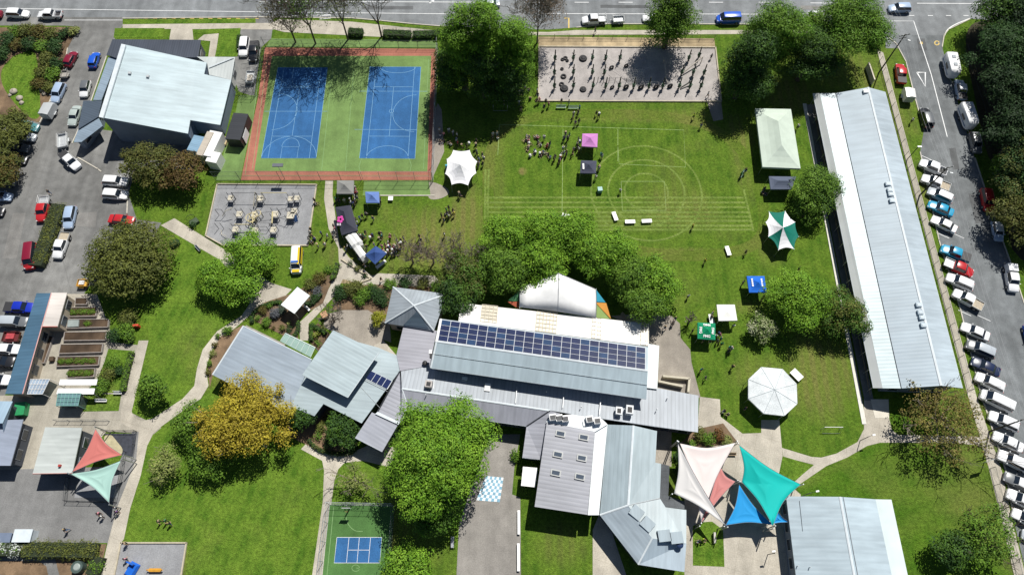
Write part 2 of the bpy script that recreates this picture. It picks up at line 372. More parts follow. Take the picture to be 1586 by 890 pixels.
ground('asphalt_yard', [[(760,672),(806,672),(797,720),(793,765),(806,770),(807,910),(706,910),(711,810),(735,740)]], paved('yard_asphalt_warm', (.25, .235, .215), stain=.12, crack=.1), .027)
# planted ground
ground('mulch_bed', [[(-200,45),(122,42),(105,75),(98,115),(85,140),(62,190),(20,182),(-200,175)], [(-200,842),(165,842),(150,905),(-200,905)],
   [(325,600),(322,570),(340,522),(378,502),(330,580)], [(390,490),(410,468),(450,455),(520,420),(500,470),(474,485),(460,500),(462,525),(440,520),(395,497)], [(478,510),(493,500),(512,518),(495,545),(480,530)],
   [(530,445),(575,440),(690,446),(690,470),(600,500),(570,480),(515,480)], [(440,660),(500,625),(560,660),(548,698),(500,700),(440,672)], [(1050,690),(1075,665),(1120,655),(1142,684),(1052,700)]], BARK, .03)
ground('lawn_patch', [smooth_px([(55,83),(62,150),(60,182),(40,178),(8,140),(2,112),(15,93),(30,84)]), [(55,84),(62,150),(62,180),(40,180),(30,84)],
   [(1086,808),(1103,807),(1120,820),(1122,877),(1073,875),(1073,814)], [(1212,706),(1260,720),(1231,744),(1206,735)], [(168,540),(205,543),(188,608),(130,608),(150,590),(162,560)], [(130,610),(188,610),(184,636),(128,637)],
   [(178,44),(255,44),(252,59),(176,59)], [(298,46),(373,44),(368,88),(333,88),(340,52),(300,52)], [(192,33),(396,29),(396,36),(192,38)]], GRASS_W, .036)
ground('tan_border', [[(834,57),(1106,60),(1108,74),(834,73)], [(529,402),(575,432),(552,440),(522,438),(518,425)]], TAN, .02)
ground('brown_mulch', [[(-100,868),(60,866),(78,905),(-100,905)], [(97,868),(130,865),(130,905),(94,905)]], BARK, .04)
ground('garden_path', [[(-100,862),(85,862),(96,905),(78,905),(72,876),(60,868),(-100,868)]], ASPH, .044)
ground('woodland_floor', [smooth_px([(1500,45),(1540,30),(1700,20),(1700,420),(1580,400),(1560,330),(1565,300),(1530,240),(1512,160),(1498,90)])], paved('dark_floor', (.05,.045,.025), stain=.35, patch=.3), .006)  # ground below the wood coloured far darker than the lawn
ground('worn_earth', [smooth_px([(664,282),(690,290),(695,300),(680,308),(664,306)]), [(662,200),(678,160),(684,170),(688,235),(668,280)], [(1095,158),(1117,158),(1120,185),(1105,188)], ], TANC, .016)

# field markings
fm = MB()
for y in (306, 313.5, 321, 328.7, 335.5, 342, 349.5, 355.5):
    strip(fm, [P(752, y), P(1152+(y-306)*.28, y)], .46, .006)
for x0, y0, x1, y1 in ((1152, 293, 1167, 358), (757, 262, 755, 340), (752, 262, 751, 340)):
    strip(fm, [P(x0, y0), P(x1, y1)], .4, .007)
cc = P(1001, 297)
for r in ((P(1087, 297)-P(916, 297)).length/2, (P(1058, 295)-P(940, 295)).length/2, (P(1031, 293)-P(964, 293)).length/2):
    strip(fm, [(cc.x+r*math.cos(a*math.pi/40), cc.y+r*math.sin(a*math.pi/40)) for a in range(80)], .38, .008, True)
setting('field_marking', fm, LANE)
fm = MB()
for pts in ([(810,194),(1059,201.5),(1061.7,259),(959,254),(957,225)], [(962,281),(1029,281),(1031.6,326),(964,326),(962,281)], [(872,200),(870.5,328)], [(773.5,193),(771,240)], [(773,193),(810,194)], [(957,250),(957,200)]):
    strip(fm, pxs(pts), .09, .010)
setting('field_line', fm, M((.26, .36, .13), .9, .3, 2))
fm = MB()
tr = smooth_px([(757,345),(756,280),(760,235),(780,200),(835,180),(900,176),(1010,178),(1080,190),(1125,212),(1160,250),(1178,300),(1184,345),(1172,375),(1130,391),(1060,396),(1000,390),(960,378)], 5, False)
strip(fm, pxs(tr), 2.2, .005)
setting('running_track', fm, TRACKM)

# courts
def court(quad, name, lines, colr):
    q = pxs(quad)
    def uv(u, v):
        a = q[0].lerp(q[1], u); b = q[3].lerp(q[2], u); return a.lerp(b, v)
    mb = MB(); mb.sheet([(p.x, p.y, .05) for p in q]); setting(name, mb, CBLUE)
    lm = MB()
    for l in lines: strip(lm, [uv(*p) for p in l], .06, .056)
    setting('court_marking', lm, colr); return uv
ground('court_surround', [[(410.6,74),(677,76),(668,279),(373,279),(400,150)]], CRED, .03)
ground('court_base', [[(421.5,87),(668,87),(662,265.5),(394,265)], [(370,148),(399,148),(372,279),(335,279),(350,225),(366,170)], [(564,281),(664,281),(667,303),(562,303)], [(420,60),(676,62),(676,74),(412,73)]], CGREEN, .04)
box = [[(0,0),(1,0),(1,1),(0,1),(0,0)]]
ten = box+[[(.125,0),(.125,1)], [(.875,0),(.875,1)], [(.125,.23),(.875,.23)], [(.125,.77),(.875,.77)], [(.5,.23),(.5,.77)]]
def arc(cx, cy, ru, rv, a0, a1, n=18): return [(cx+ru*math.cos(rad(a0+(a1-a0)*i/n)), cy+rv*math.sin(rad(a0+(a1-a0)*i/n))) for i in range(n+1)]
court([(430.6,105),(507.5,105),(489.8,245.3),(404.6,245.3)], 'tennis_court', ten+[arc(.5,0,.5,.23,0,180), arc(.5,1,.5,.23,180,360), arc(.1,.5,.42,.2,-90,90), [(.32,0),(.32,.12)], [(.68,0),(.68,.12)], arc(.5,.12,.18,.1,0,180), [(.35,1),(.35,.88),(.65,.88),(.65,1)], arc(.5,.88,.16,.09,180,360), [(-.1,.5),(1.1,.5)]], LINEC)
court([(573,104),(652,104),(642.7,246),(556.8,245.3)], 'tennis_court', ten+[arc(.55,0,.35,.07,0,180), arc(.5,1,.38,.13,180,360), arc(.95,.52,.42,.2,90,270), arc(.5,.5,.04,.02,0,360), [(-.15,.28),(1.15,.28)], [(-.15,.7),(1.0,.7)]], LINEC)
lm = MB()
for l in ([(515,110),(498,265)], [(548,110),(535,265)], [(405,90),(380,270)], [(414,92),(391,262)], [(664,92),(656,262)]): strip(lm, pxs(l), .07, .05)
strip(lm, pxs([(560,246),(556,258),(558,266)]), .08, .051); strip(lm, pxs([(634,246),(637,256),(635,266)]), .08, .051)
strip(lm, pxs([(378,272),(664,272)]), .07, .05)
setting('court_line', lm, LINEG)
ground('court_base', [[(511,781),(610,783),(602,905),(498,905)]], paved('court_green_dark', (.07,.16,.045), stain=.15), .04)
court([(522,831.4),(591.4,831.4),(588.4,871),(517.6,871)], 'ball_court', box+[[(.27,0),(.27,1)], [(.75,0),(.75,1)], [(.5,0),(.5,1)], [(.27,.5),(.75,.5)]], LINE)
lm = MB(); strip(lm, pxs(smooth_px([(536,800),(540,812),(550,821),(562,822)], 4, False)), .08, .05); strip(lm, pxs([(517,785),(505,905)]), .08, .05); strip(lm, pxs([(606,785),(600,905)]), .08, .05)
strip(lm, pxs([(552,879)])*1+[P(551+6*math.cos(a*.5), 879+5*math.sin(a*.5)) for a in range(14)], .07, .05); setting('court_line', lm, LINEG)
# chessboard
ca, cb, cw = MB(), MB(), pxs([(752.7,736.6),(779.8,739),(774,777),(737.5,774)])
for i in range(8):
    for j in range(8):
        def c4(u, v): return cw[0].lerp(cw[1], u).lerp(cw[3].lerp(cw[2], u), v)
        (ca if (i+j) % 2 else cb).sheet([(*c4(u/8, v/8).xy, .05) for u, v in ((i, j), (i+1, j), (i+1, j+1), (i, j+1))])
setting('painted_chessboard', ca, M((.7,.75,.78), .8, .15, 2)); setting('painted_chessboard', cb, M((.2,.38,.5), .8, .2, 2))
# playground surfaces and timber edging
ground('playground_surface', [[(337,285.5),(490.7,286.5),(477,380.6),(346.4,380.6),(319,365.5)], [(188,840),(289,840),(279,905),(174,905)], [(115,770),(182,770),(183,735),(125,735)]], SOFT, .05)
ground('playground_surface', [[(834.7,73),(1108,74.4),(1117,158),(834,157)]], SOFT2, .05)
for nm, pts, cl, lb in (('timber_edging', [(337,285.5),(490.7,286.5),(477,380.6),(346.4,380.6),(319,365.5)], True, 'pale timber edging board round the climbing frame playground'),
        ('timber_edging', [(834.7,73),(1108,74.4),(1117,158),(834,157)], True, 'tan timber edging round the pole playground by the main road'),
        ('timber_edging', [(175,905),(188,840),(289.5,840),(279,905)], False, 'timber edging of the small grey play pad at the bottom left'),
        ('timber_edging', [(529,402),(575,432),(552,440)], False, 'timber edging of the triangular tan flower bed by the path fork')):
    mb = MB(); curb(mb, pts, .22, .28, cl); solo(nm, mb, M((.45,.4,.3), .85, .15, 2), lb, 'edging', P(*pts[0]))
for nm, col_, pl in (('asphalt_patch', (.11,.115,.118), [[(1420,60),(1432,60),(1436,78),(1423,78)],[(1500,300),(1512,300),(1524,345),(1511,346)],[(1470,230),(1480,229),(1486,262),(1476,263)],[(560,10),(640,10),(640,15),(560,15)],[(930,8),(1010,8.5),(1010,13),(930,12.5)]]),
        ('asphalt_patch', (.21,.205,.195), [[(60,120),(70,140),(52,200),(40,190)],[(120,330),(150,328),(148,352),(118,350)],[(210,64),(222,62),(206,118),(196,116)],[(20,330),(40,330),(26,400),(4,400)],[(1240,9),(1300,9.5),(1300,16),(1240,15)]])):
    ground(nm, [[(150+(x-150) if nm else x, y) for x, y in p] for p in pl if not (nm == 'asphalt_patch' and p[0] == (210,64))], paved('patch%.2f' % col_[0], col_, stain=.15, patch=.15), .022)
# road markings
rm = MB()
strip(rm, pxs([(-60,13),(120,15),(260,17),(420,19),(700,22)]), .14, .03); strip(rm, pxs([(835,21.5),(1200,22.5),(1370,26)]), .14, .03)
for a, b in ((400, 735), (1255, 1320), (1420, 1525)): strip(rm, pxs([(a, 2.5+(a-400)*.003), (b, 2.8+(b-400)*.003)]), .16, .03)
for x in (820, 890, 958, 1098, 1175): strip(rm, pxs([(x, 4), (x+22, 4.1)]), .16, .03)
for x in (1408, 1437, 1465, 1492): strip(rm, pxs([(x, 24.5), (x+8, 24.6)]), .16, .031)
strip(rm, pxs([(1372,33),(1415,33),(1442,115),(1467,212)]), .17, .032); strip(rm, pxs(smooth_px([(1463,55),(1468,46),(1480,38),(1502,29)], 4, False)), .2, .032)
strip(rm, pxs([(1420,112.5),(1433,112.5),(1433,134),(1420,112.5)]), .3, .033)
strip(rm, pxs([(100,31.5),(190,31.5)]), .12, .03); strip(rm, pxs([(430,26),(512,23)]), .12, .03); strip(rm, pxs([(495,25.5),(512,24),(512,29),(495,30)]), .15, .034)
strip(rm, pxs([(665,5),(672,1)]), .5, .03)
for x, y in ((1425,240),(1450,360),(1484,480),(1508,550),(1473,360),(1514,488)): strip(rm, pxs([(x, y), (x+20, y+9)]), .1, .03)
setting('road_marking', rm, LINE)
rm = MB()
for i in range(15): x = 194+i*14.3; strip(rm, pxs([(x, 29.3-(.02*i*i if i < 6 else .4)), (x+6.5, 29.3)]), .16, .03)
for i in range(10): x = 575+i*12; strip(rm, pxs([(x, 31+i*1.1), (x+6.5, 31.6+i*1.1)]), .16, .03)
strip(rm, pxs([(874,28.5),(881,28.5),(881,44)]), .3, .03)
for x, y, r in ((1451,67,3.5), (1427,67,1.5)):
    strip(rm, [P(x+r*math.cos(a), y+r*.9*math.sin(a)) for a in [k*.6 for k in range(11)]], .25, .03)
setting('road_marking', rm, M((.62,.45,.14), .8, .2, 2))
# kerbs
mb = MB()
for l in ([(190,29),(400,27),(545,28.5),(590,32.5),(640,37.5),(690,41.5)], [(893,43),(941,37.5),(1149,38),(1360,42)], [(1371,54),(1388,68),(1403,96),(1417,152),(1431,202)], [(1459,73),(1462,55),(1469,46),(1502,30)], [(1510,245),(1537,329),(1565,407),(1586,470)], [(1425,236),(1454,372),(1487,478),(1517,604),(1557,727),(1571,808)],
          [(105,75),(98,115),(85,140),(62,190)], [(165,88),(140,160),(112,222)], [(119,243),(152,262),(157,266)], [(198,300),(197,330)], [(567,303),(673,303)]): curb(mb, l, .2, .12)
setting('kerb', mb, KERB)
mb = MB(); curb(mb, [(1246,162),(1338,655)], .7, .12); setting('kerb', mb, M((.66,.64,.58), .9, .1, 2))
ground('verandah_floor', [[(1249,162),(1262,162),(1353,620),(1339,620)]], ASPH, .03)
ground('ramp', [[(1348,618),(1376,618),(1377,647),(1355,647)]], M((.62,.58,.5), .9, .1, 1), .05)


# ------------------------------------------------------------------ buildings
_corr = corr
def corr(col, ang=0.0, period=.75, depth=.22, rough=.45, grime=.14): return _corr(tuple(c*k_ for c, k_ in zip(col, (.76, .745, .74))), ang, min(period, .62), depth*(.6 if depth > .15 else .3), rough, grime*1.5)
RB = (.40, .52, .60); RG = (.40, .42, .48); RL = (.50, .59, .64); RP = (.58, .68, .70)
WALLW = M((.55, .55, .52), .8, .1, .5); WALLD = M((.07, .08, .10), .8, .15, .5); WALLB = M((.16, .2, .26), .8, .12, .5); WALLC = M((.42, .36, .28), .8, .12, .5)
FRAME = M((.3, .32, .34), .5, .05, 1); PANEL = M((.012, .022, .085), .22, .2, .8, spec=.6); FLASH = M((.6, .65, .68), .4, .08, 1)
def ang_px(a, b, z=4):
    d = P(*b, z)-P(*a, z); return math.atan2(d.y, d.x)
def P3(p, dz=0): return P(p[0], p[1], p[2]+dz)
def inset(pts, d):
    "shrink a world polygon by d"
    pts = [Vector(p) for p in pts]
    if area2(pts) < 0: pts = pts[::-1]
    out = []; n = len(pts)
    for i in range(n):
        a, b, c = pts[i-1], pts[i], pts[(i+1) % n]
        u = (b-a).xy.normalized(); v = (c-b).xy.normalized(); n1 = Vector((-u.y, u.x)); n2 = Vector((-v.y, v.x))
        m = n1+n2; k = d/max(.35, m.dot(n1)) if m.length > .01 else d
        out.append(Vector((b.x+m.x*k, b.y+m.y*k, b.z)))
    return out
class Bld:
    def __init__(s, name, label, cat, base): s.r = thing(name, label, cat, P(*base))
    def roof(s, polys, mat, name='roof', th=.16, dz=0):
        mb = MB()
        for p in polys: mb.slab([P3(q, dz) for q in p], th)
        return part(name, mb, mat, s.r)
    def walls(s, outline, mat=WALLW, ins=.4, win=True, drop=.17, z0=0, zc=None):
        "outline = eaves (px,py,z); walls run from the ground to just under the roof"
        pts = inset([P3(q) for q in outline], ins); mb = MB(); n = len(pts); s.pts = pts
        top = [Vector((p.x, p.y, min(p.z, zc) if zc else p.z-drop)) for p in pts]; lo = [Vector((p.x, p.y, z0)) for p in pts]
        mb.add(lo+top, [(i, (i+1) % n, n+(i+1) % n, n+i) for i in range(n)])
        part('wall', mb, mat, s.r)
        for i in range(n if win else 0):
            a, b = pts[i], pts[(i+1) % n]; d = (b-a); d.z = 0; L = d.length
            if L < 3: continue
            nn = Vector((d.y, -d.x, 0)).normalized()     # outward for counter-clockwise
            mid = (a+b)/2; toc = Vector((0, 0, 0))-mid; toc.z = 0
            if nn.dot(toc.normalized()) < .15: continue      # only façades turned towards the viewer's side
            zt = min(a.z, b.z)-drop
            if zt-z0 < 2.2: continue
            k = int(L/2.6)
            for j in range(k):
                c = a.lerp(b, (j+.5)/k); hh = min(1.25, zt-z0-1.3); wz = z0+.95+hh/2; rz = math.atan2(d.y, d.x)
                fm_ = MB(); q = c+nn*.03
                fm_.box((q.x, q.y, wz), (1.7, .07, hh), rz); f = part('window', fm_, FRAME, s.r)
                g = MB(); q = c+nn*.075; g.box((q.x, q.y, wz), (1.5, .03, hh-.18), rz); part('pane', g, GLASS, f)
        return pts
    def ridge(s, a, b, w=.28, name='ridge_cap', mat=None):
        p, q = P3(a), P3(b); d = q-p; mb = MB(); nn = Vector((-d.y, d.x, 0)).normalized()*w/2; u = Vector((0, 0, .05))
        mb.add([p+nn+u*.3, p-nn+u*.3, q-nn+u*.3, q+nn+u*.3, p+u*1.6, q+u*1.6], [(0, 4, 5, 3), (1, 2, 5, 4), (0, 1, 4), (3, 5, 2), (0, 3, 2, 1)])
        return part(name, mb, mat or FLASH, s.r)
    def gutter(s, pts, r=.07, mat=None):
        mb = MB(); mb.tube([P3(q)+Vector((0, 0, -.06)) for q in pts], r, 5); return part('gutter', mb, mat or FLASH, s.r)
def zat(p, plane):
    "height of a roof plane (three (px,py,z)) where the view ray of pixel p meets it"
    A, B, C = [P3(q) for q in plane]; n = (B-A).cross(C-A); O = Vector((0, 0, H)); D = P(p[0], p[1], 0)-O
    t = (A-O).dot(n)/D.dot(n); return (O+D*t).z
def on(plane, pts, dz=0): return [P(x, y, zat((x, y), plane))+Vector((0, 0, dz)) for x, y in pts]
def quadpanel(b, plane, q, mat, name, th=.08, dz=.1):
    mb = MB(); mb.slab(on(plane, q, dz), th); return part(name, mb, mat, b.r)
def boxon(b, plane, c, size, name, mat, rz=0, lift=0):
    p = on(plane, [c])[0]; mb = MB(); mb.box((p.x, p.y, p.z+size[2]/2+lift-.05), size, rz); return part(name, mb, mat, b.r)

# --- gymnasium, top left
g = Bld('gymnasium', 'large pale blue metal-roofed gymnasium with a low dark roof behind, beside the tennis courts', 'building', (250,180))
gm = [(188,68,8),(303,93.5,4.8),(320,97,4.3),(316,115,4.4),(358,124,3.2),(341,193.5,3.2),(294.6,186,4.5),(291,207,4.5),(153,181,8)]
def gz(x, y): t = max(0, min(1, ((x-188)+(y-68)*.3)/(358-188+20))); return 8-4.6*t
gm = [(x, y, gz(x, y) if i not in (0, 8) else 8) for i, (x, y, z) in enumerate(gm)]
g.roof([gm], corr((.5,.63,.68), ang_px((188,68),(153,181),8), .9, .1))
g.walls(gm, WALLB, .25, win=False)
g.roof([[(188,68,8.25),(194.5,69.5,8.25),(159.5,182.5,8.25),(153,181,8.25)]], FLASH, 'parapet', .3)
g.ridge((194.6,69.7,8.02), (159.6,182.6,8.02), .12, 'flashing', DARKM)
nr = [(174,61,3.4),(311,62,3.4),(307,89,3.4),(180,90,3.4),(165,85,3.4)]
g.roof([nr], corr((.075,.09,.12), 0, .5, .3), 'annex_roof'); g.walls(nr, WALLD, .3)
g.roof([[(168,88,3),(182,90,3),(157,155,3),(144,155,3)], [(152,181,2.9),(159,195,2.9),(126,220,2.9),(114,220,2.9),(121,201,2.9)]], corr((.3,.4,.5), 1.2, .5, .2), 'annex_roof'); g.walls([(168,88,3),(182,90,3),(157,155,3),(144,155,3)], WALLB, .3)
g.roof([[(129,156,3.2),(158,156,3.2),(152,181,3.2),(121,200,3.2)]], corr((.09,.125,.17), 1.2, .5, .25), 'annex_roof'); g.walls([(129,156,3),(158,156,3),(152,184,3),(126,220,2.8),(114,220,2.8)], WALLB, .4, drop=.2)
wr = [(305,88,3.6),(364,88.5,3.6),(358,124,3.0),(324,116,3.6),(321,99,3.8)]
g.roof([wr], corr((.6,.66,.66), 0, .8, .08), 'annex_roof', dz=-.2); g.walls(wr, WALLW, .3, drop=.4)
g.ridge((324,104,3.75), (362,89,3.6), .25)
for (x, y, wx, wy, hh, m_) in ((303,222,2.2,3.6,2.6,corr((.25,.42,.58),1.3,.4,.3)), (317,222,1.3,5.6,3.1,corr((.55,.5,.42),1.3,.4,.1)), (326,222,2.6,5.8,2.8,WHITE), (330,243,2.2,2.4,2.6,WHITE)):
    mb = MB(); p = P(x, y, hh); mb.box((p.x, p.y, hh/2), (wx, wy, hh), -.22); part('porch', mb, m_, g.r)
for (x, y, rz) in ((222,205,0),(250,210,0)):
    boxon(g, [gm[0], gm[4], gm[5]], (x-20, y-90), (.5, .5, .5), 'roof_vent', GALV)
# --- long building, right
lb = Bld('classroom_block', 'very long pale blue metal-roofed classroom block beside the side road', 'building', (1370,370))
L0, L1 = [(1259.3,144.6,3.2),(1294.7,144.6,4.7),(1344.8,135.3,6.4),(1371,142.4,5.2)], [(1353,600.5,3.2),(1396,601,4.7),(1457.8,596.8,6.4),(1491,600.8,5.2)]
la = ang_px((1259,145), (1353,600))
lpl = []
lit_tones = [(.62,.68,.68), (.38,.47,.54), (.46,.55,.61)]
LM_ = [corr(c, la, 1.0, .07, grime=.1) for c in lit_tones]; LM_ = [corr(RL, la, .8, .03), corr((.45,.56,.64), la, .9, .04, grime=.1), corr((.5,.6,.67), la, 1.0, .04)]  # sunlight put into the plane colours: west slope darker, east slope lighter
# canopy flattens towards its outer edge
mid0, mid1 = (1270,144.6,4.2), (1367,600.6,4.2)
lb.roof([[L0[0], mid0, mid1, L1[0]]], M((.7,.72,.71), .4, .06, .3), 'verandah_edge', .1)
lb.roof([[mid0, L0[1], L1[1], mid1]], corr((.58,.72,.76), la, .9, .06), 'verandah_roof', .12)  # paler colour stands in for sunlight on this flatter plane
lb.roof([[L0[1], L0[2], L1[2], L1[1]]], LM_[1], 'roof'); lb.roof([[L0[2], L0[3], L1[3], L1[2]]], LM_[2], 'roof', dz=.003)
lb.ridge(L0[2], L1[2], .4); lb.ridge(L0[1], L1[1], .14, 'flashing', DARKM); lb.gutter([L0[3], L1[3]]); lb.gutter([L0[0], L1[0]])
wl = [L0[1], L0[3], L1[3], L1[1]]; lb.walls([(1276,150,4.2),(1344.8,137,6.3),(1371,144,5),(1490,598,5),(1457,595,6.3),(1376,598,4.2)], WALLB, .4, drop=.25)
for i in range(17):
    t = i/16; p = P(1262+(1355-1262)*t, 150+(598-150)*t, 3.1); mb = MB(); mb.tube([(p.x, p.y, 0), (p.x, p.y, 3.05)], .06, 5); part('verandah_post', mb, STEEL, lb.r)
mb = MB(); 
for z in (.55, 1.0): mb.tube([P3((1256+3*z/1,160,z)), P3((1348,612,z))], .035, 4)
part('handrail', mb, TIMBER, lb.r)
pl1 = [L0[1], L0[2], L1[2]]
for x, y in ((1374.5,285.5),(1377.5,295),(1379,301.5),(1381,311.5),(1422,472.5),(1424.5,484),(1427,492),(1429.5,504)):
    f = boxon(lb, pl1, (x, y), (.9, .75, .35), 'skylight', M((.4,.48,.54), .3, .05, 1), la+math.pi/2); p = on(pl1, [(x, y)])[0]
    q = MB(); q.box((p.x, p.y, p.z+.33), (.62, .5, .05), la+math.pi/2); part('skylight_lens', q, M((.55,.62,.66), .2, .05, 1), f)
boxon(lb, pl1, (1340,142.5), (.9, .8, .4), 'roof_vent', WHITE)
mb = MB(); p = P(1345,118,0); mb.box((p.x, p.y, .8), (.25, 4.6, 1.6), .05); solo('screen_wall', mb, M((.55,.5,.42), .9, .1, 1), 'short cream wall beside the north end of the long block', 'wall', (p.x, p.y, 0))
# --- classroom roof bottom right
br = Bld('school_building', 'pale metal-roofed building at the bottom right, next to the shade sails', 'building', (1310,860))
B0 = [(1217.6,768,3.6),(1301,768.7,5.6),(1356,772.5,4.2),(1380.7,773,3.4)]; B1 = [(1240,950,3.6),(1334,950,5.6),(1394,950,4.2),(1419,950,3.4)]
ba = ang_px((1217,768), (1240,950)); br.roof([[B0[0], B0[1], B1[1], B1[0]], [B0[1], B0[2], B1[2], B1[1]]], corr((.5,.62,.69), ba, .9, .03))
br.roof([[B0[2], B0[3], B1[3], B1[2]]], M((.6,.68,.68), .4, .08, .3), 'verandah_roof', .1)
br.ridge(B0[1], B1[1], .35); br.ridge((1306,768.7,5.55), (1340,950,5.55), .1, 'flashing', GALV); br.walls([B0[0], B0[1], B0[2], B1[2], B1[1], B1[0]], WALLB, .3, drop=.25)
pb = [B0[0], B0[1], B1[1]]
for x, y in ((1234,876),(1253,878)): mb = MB(); p = on(pb, [(x, y)])[0]; mb.tube([p-Vector((0,0,.1)), p+Vector((0,0,.7))], .06, 6); part('roof_vent', mb, GALV, br.r)
mb = MB(); mb.tube(on(pb, [(1238,775),(1243,822)], .04), .03, 4); part('cable', mb, DARKM, br.r)
# --- west wing
ww = Bld('school_wing', 'flat grey-blue west wing beside the golden tree', 'building', (405,570))
R1 = [(376.7,504.5,4.2),(483,556.5,4.2),(447,640,3.6),(329,580,3.6)]
ww.roof([R1], corr((.38,.46,.54), ang_px((377,504),(329,580)), 1.1, .03)); ww.walls(R1, WALLD, .5); ww.gutter([R1[0], R1[1]]); ww.ridge(R1[0], R1[3], .25, 'flashing')
# --- link roofs around the square block
lk = Bld('school_wing', 'low pale roofs around the square raised roof, holding a small four-panel solar array', 'building', (570,620))
R3 = [(520,520,4),(586,538,4),(614,550,4),(619,574,4),(560,655,4),(501,625,4),(487,644,4),(450,629,4),(484,559,4)]
lk.roof([R3], corr((.44,.54,.58), ang_px((586,538),(560,655)), .8, .12)); lk.walls(R3, WALLD, .5)
pl3 = R3[:3]
quadpanel(lk, pl3, [(574.5,573.5),(608,590),(600,603),(566,586.5)], FLASH, 'solar_rail', .05, .08)
for i in range(4):
    def q(u, v):
        a = Vector((575,574)).lerp(Vector((607.5,589.8)), u); b = Vector((566.8,586)).lerp(Vector((599.6,602.4)), u); c = a.lerp(b, v); return (c.x, c.y)
    e = .012; quadpanel(lk, pl3, [q(i/4+e, .03), q((i+1)/4-e, .03), q((i+1)/4-e, .97), q(i/4+e, .97)], PANEL, 'solar_panel', .05, .16)
lk.ridge((565,589,4.02), (600,606,4.02), .1, 'flashing', GALV); lk.ridge((556,596,4.0), (589,632,4.0), .08, 'flashing', GALV)
sq = Bld('school_block', 'raised square pale metal roof turned diamond-wise between the west wing and the hall', 'building', (527,563))
R2 = [(516,511,6),(587,545,6),(538.5,615,6),(468,580,6)]
sq.roof([R2], corr((.47,.58,.62), ang_px((516,511),(468,580)), .7, .16), th=.3); sq.walls(R2, WALLD, .7); sq.gutter([R2[3], R2[2]]); sq.gutter([R2[1], R2[2]])
sw = Bld('school_wing', 'small grey-roofed wing jutting south beside the big green tree', 'building', (583,668))
R4 = [(576,638,3.7),(617,656,3.7),(592,699,3.7),(550,677.5,3.7)]
sw.roof([R4], corr((.4,.43,.5), ang_px((576,638),(550,677)), .9, .08)); sw.walls(R4, WALLD, .4); sw.gutter([R4[3], R4[2]])
# --- long corrugated wing with ridge
lw = Bld('school_wing', 'long corrugated grey wing running east under the solar-panelled hall', 'building', (850,615))
R6N = [(621,574.5,4.1),(668,566,3.9),(1003,598,3.6),(1082,612,3.6),(1081,669,4.1),(1012,660,4.5),(932,648,4.7),(886,641,4.8),(852,635,4.9),(622.5,601.5,4.9)]
R6S = [(622.5,601.5,4.9),(852,635.4,4.9),(815.6,659.6,3.8),(633,633.5,3.8)]; R7 = [(852,635.4,4.9),(868,640,4.6),(847,654,4.4),(837.5,711,3.8),(809,708,3.7),(815.6,659.6,3.8)]
R5 = [(619,575,4.1),(622.5,601.5,4.9),(633,633.5,3.8),(621,654,3.7),(585,637,3.8)]
a6 = ang_px((668,575), (1003,612)); lw.roof([R6N], corr((.42,.47,.52), a6, .85, .32, .55), 'roof'); lw.roof([R6S], corr((.38,.4,.46), a6, .6, .1, .5), 'roof', dz=.003)
lw.roof([R7], corr((.4,.42,.48), a6+1.57, .75, .25, .5), 'roof', dz=.006); lw.roof([R5], corr((.42,.44,.5), ang_px((585,637),(621,654))+1.57, .7, .4, .5), 'roof', dz=.009)
lw.walls([(622,580,3.9),(668,573,3.9),(1003,602,3.6),(1082,612,3.6),(1081,669,3.8),(932,648,3.8),(847,654,3.8),(837.5,711,3.7),(809,708,3.7),(815.6,659.6,3.7),(633,633.5,3.7),(621,654,3.7),(585,637,3.7)], WALLD, .4)
lw.ridge((622.5,601.5,4.9), (852,635.4,4.9), .3); lw.ridge((622.5,601.5,4.9), (633,633.5,3.85), .2); lw.ridge((852,635.4,4.95), (815.6,659.6,3.85), .2, 'flashing', DARKM); lw.ridge((619,575,4.1), (585,637,3.85), .25, 'flashing', DARKM)
lw.gutter([R6S[3], R6S[2]]); lw.gutter([R7[4], R7[3]])
mb = MB(); mb.slab([P(*q, 3.95) for q in ((585,637),(620,653.5),(617,657),(581,640.5))], .1); part('flashing', mb, FLASH, lw.r)
p6 = [(668,575,3.9), (1003,602,3.6), (852,635.4,4.9)]
for x, y, sx, sy, sz, m_ in ((665,597,1.1,1.1,1.3,M((.45,.42,.4),.9,.2,3)), (720,586,.9,.5,.35,FLASH), (755,599.5,.9,1.3,.25,WHITE), (958,637,1.0,1.2,.8,GALV), (974,636,1.15,1.4,1.1,M((.6,.62,.63),.5,.1,1))):
    f = boxon(lw, p6, (x, y), (sx, sy, sz), 'roof_unit' if sx > .95 else 'roof_vent', m_, a6); p = on(p6, [(x, y)])[0]
    if sx > .95: q = MB(); q.box((p.x, p.y-.05, p.z+sz-.03), (sx*.62, sy*.62, .06), a6); part('fan_grille', q, BLACK, f)
for x, y in ((716,606),(1033,617),(1017,634),(846,607),(900,630),(660,612)): mb = MB(); p = on(p6, [(x, y)])[0]; mb.tube([p-Vector((0,0,.1)), p+Vector((0,0,.6))], .07, 6); part('roof_vent', mb, GALV, lw.r)
for x, y in ((673,571),(800,599),(873,606),(930,616)): mb = MB(); mb.slab(on(p6, [(x, y),(x+1.2, y),(x-1,y+25 if x>700 else y+30),(x-2,y+25 if x>700 else y+30)], .06), .04); part('flashing', mb, GALV, lw.r)
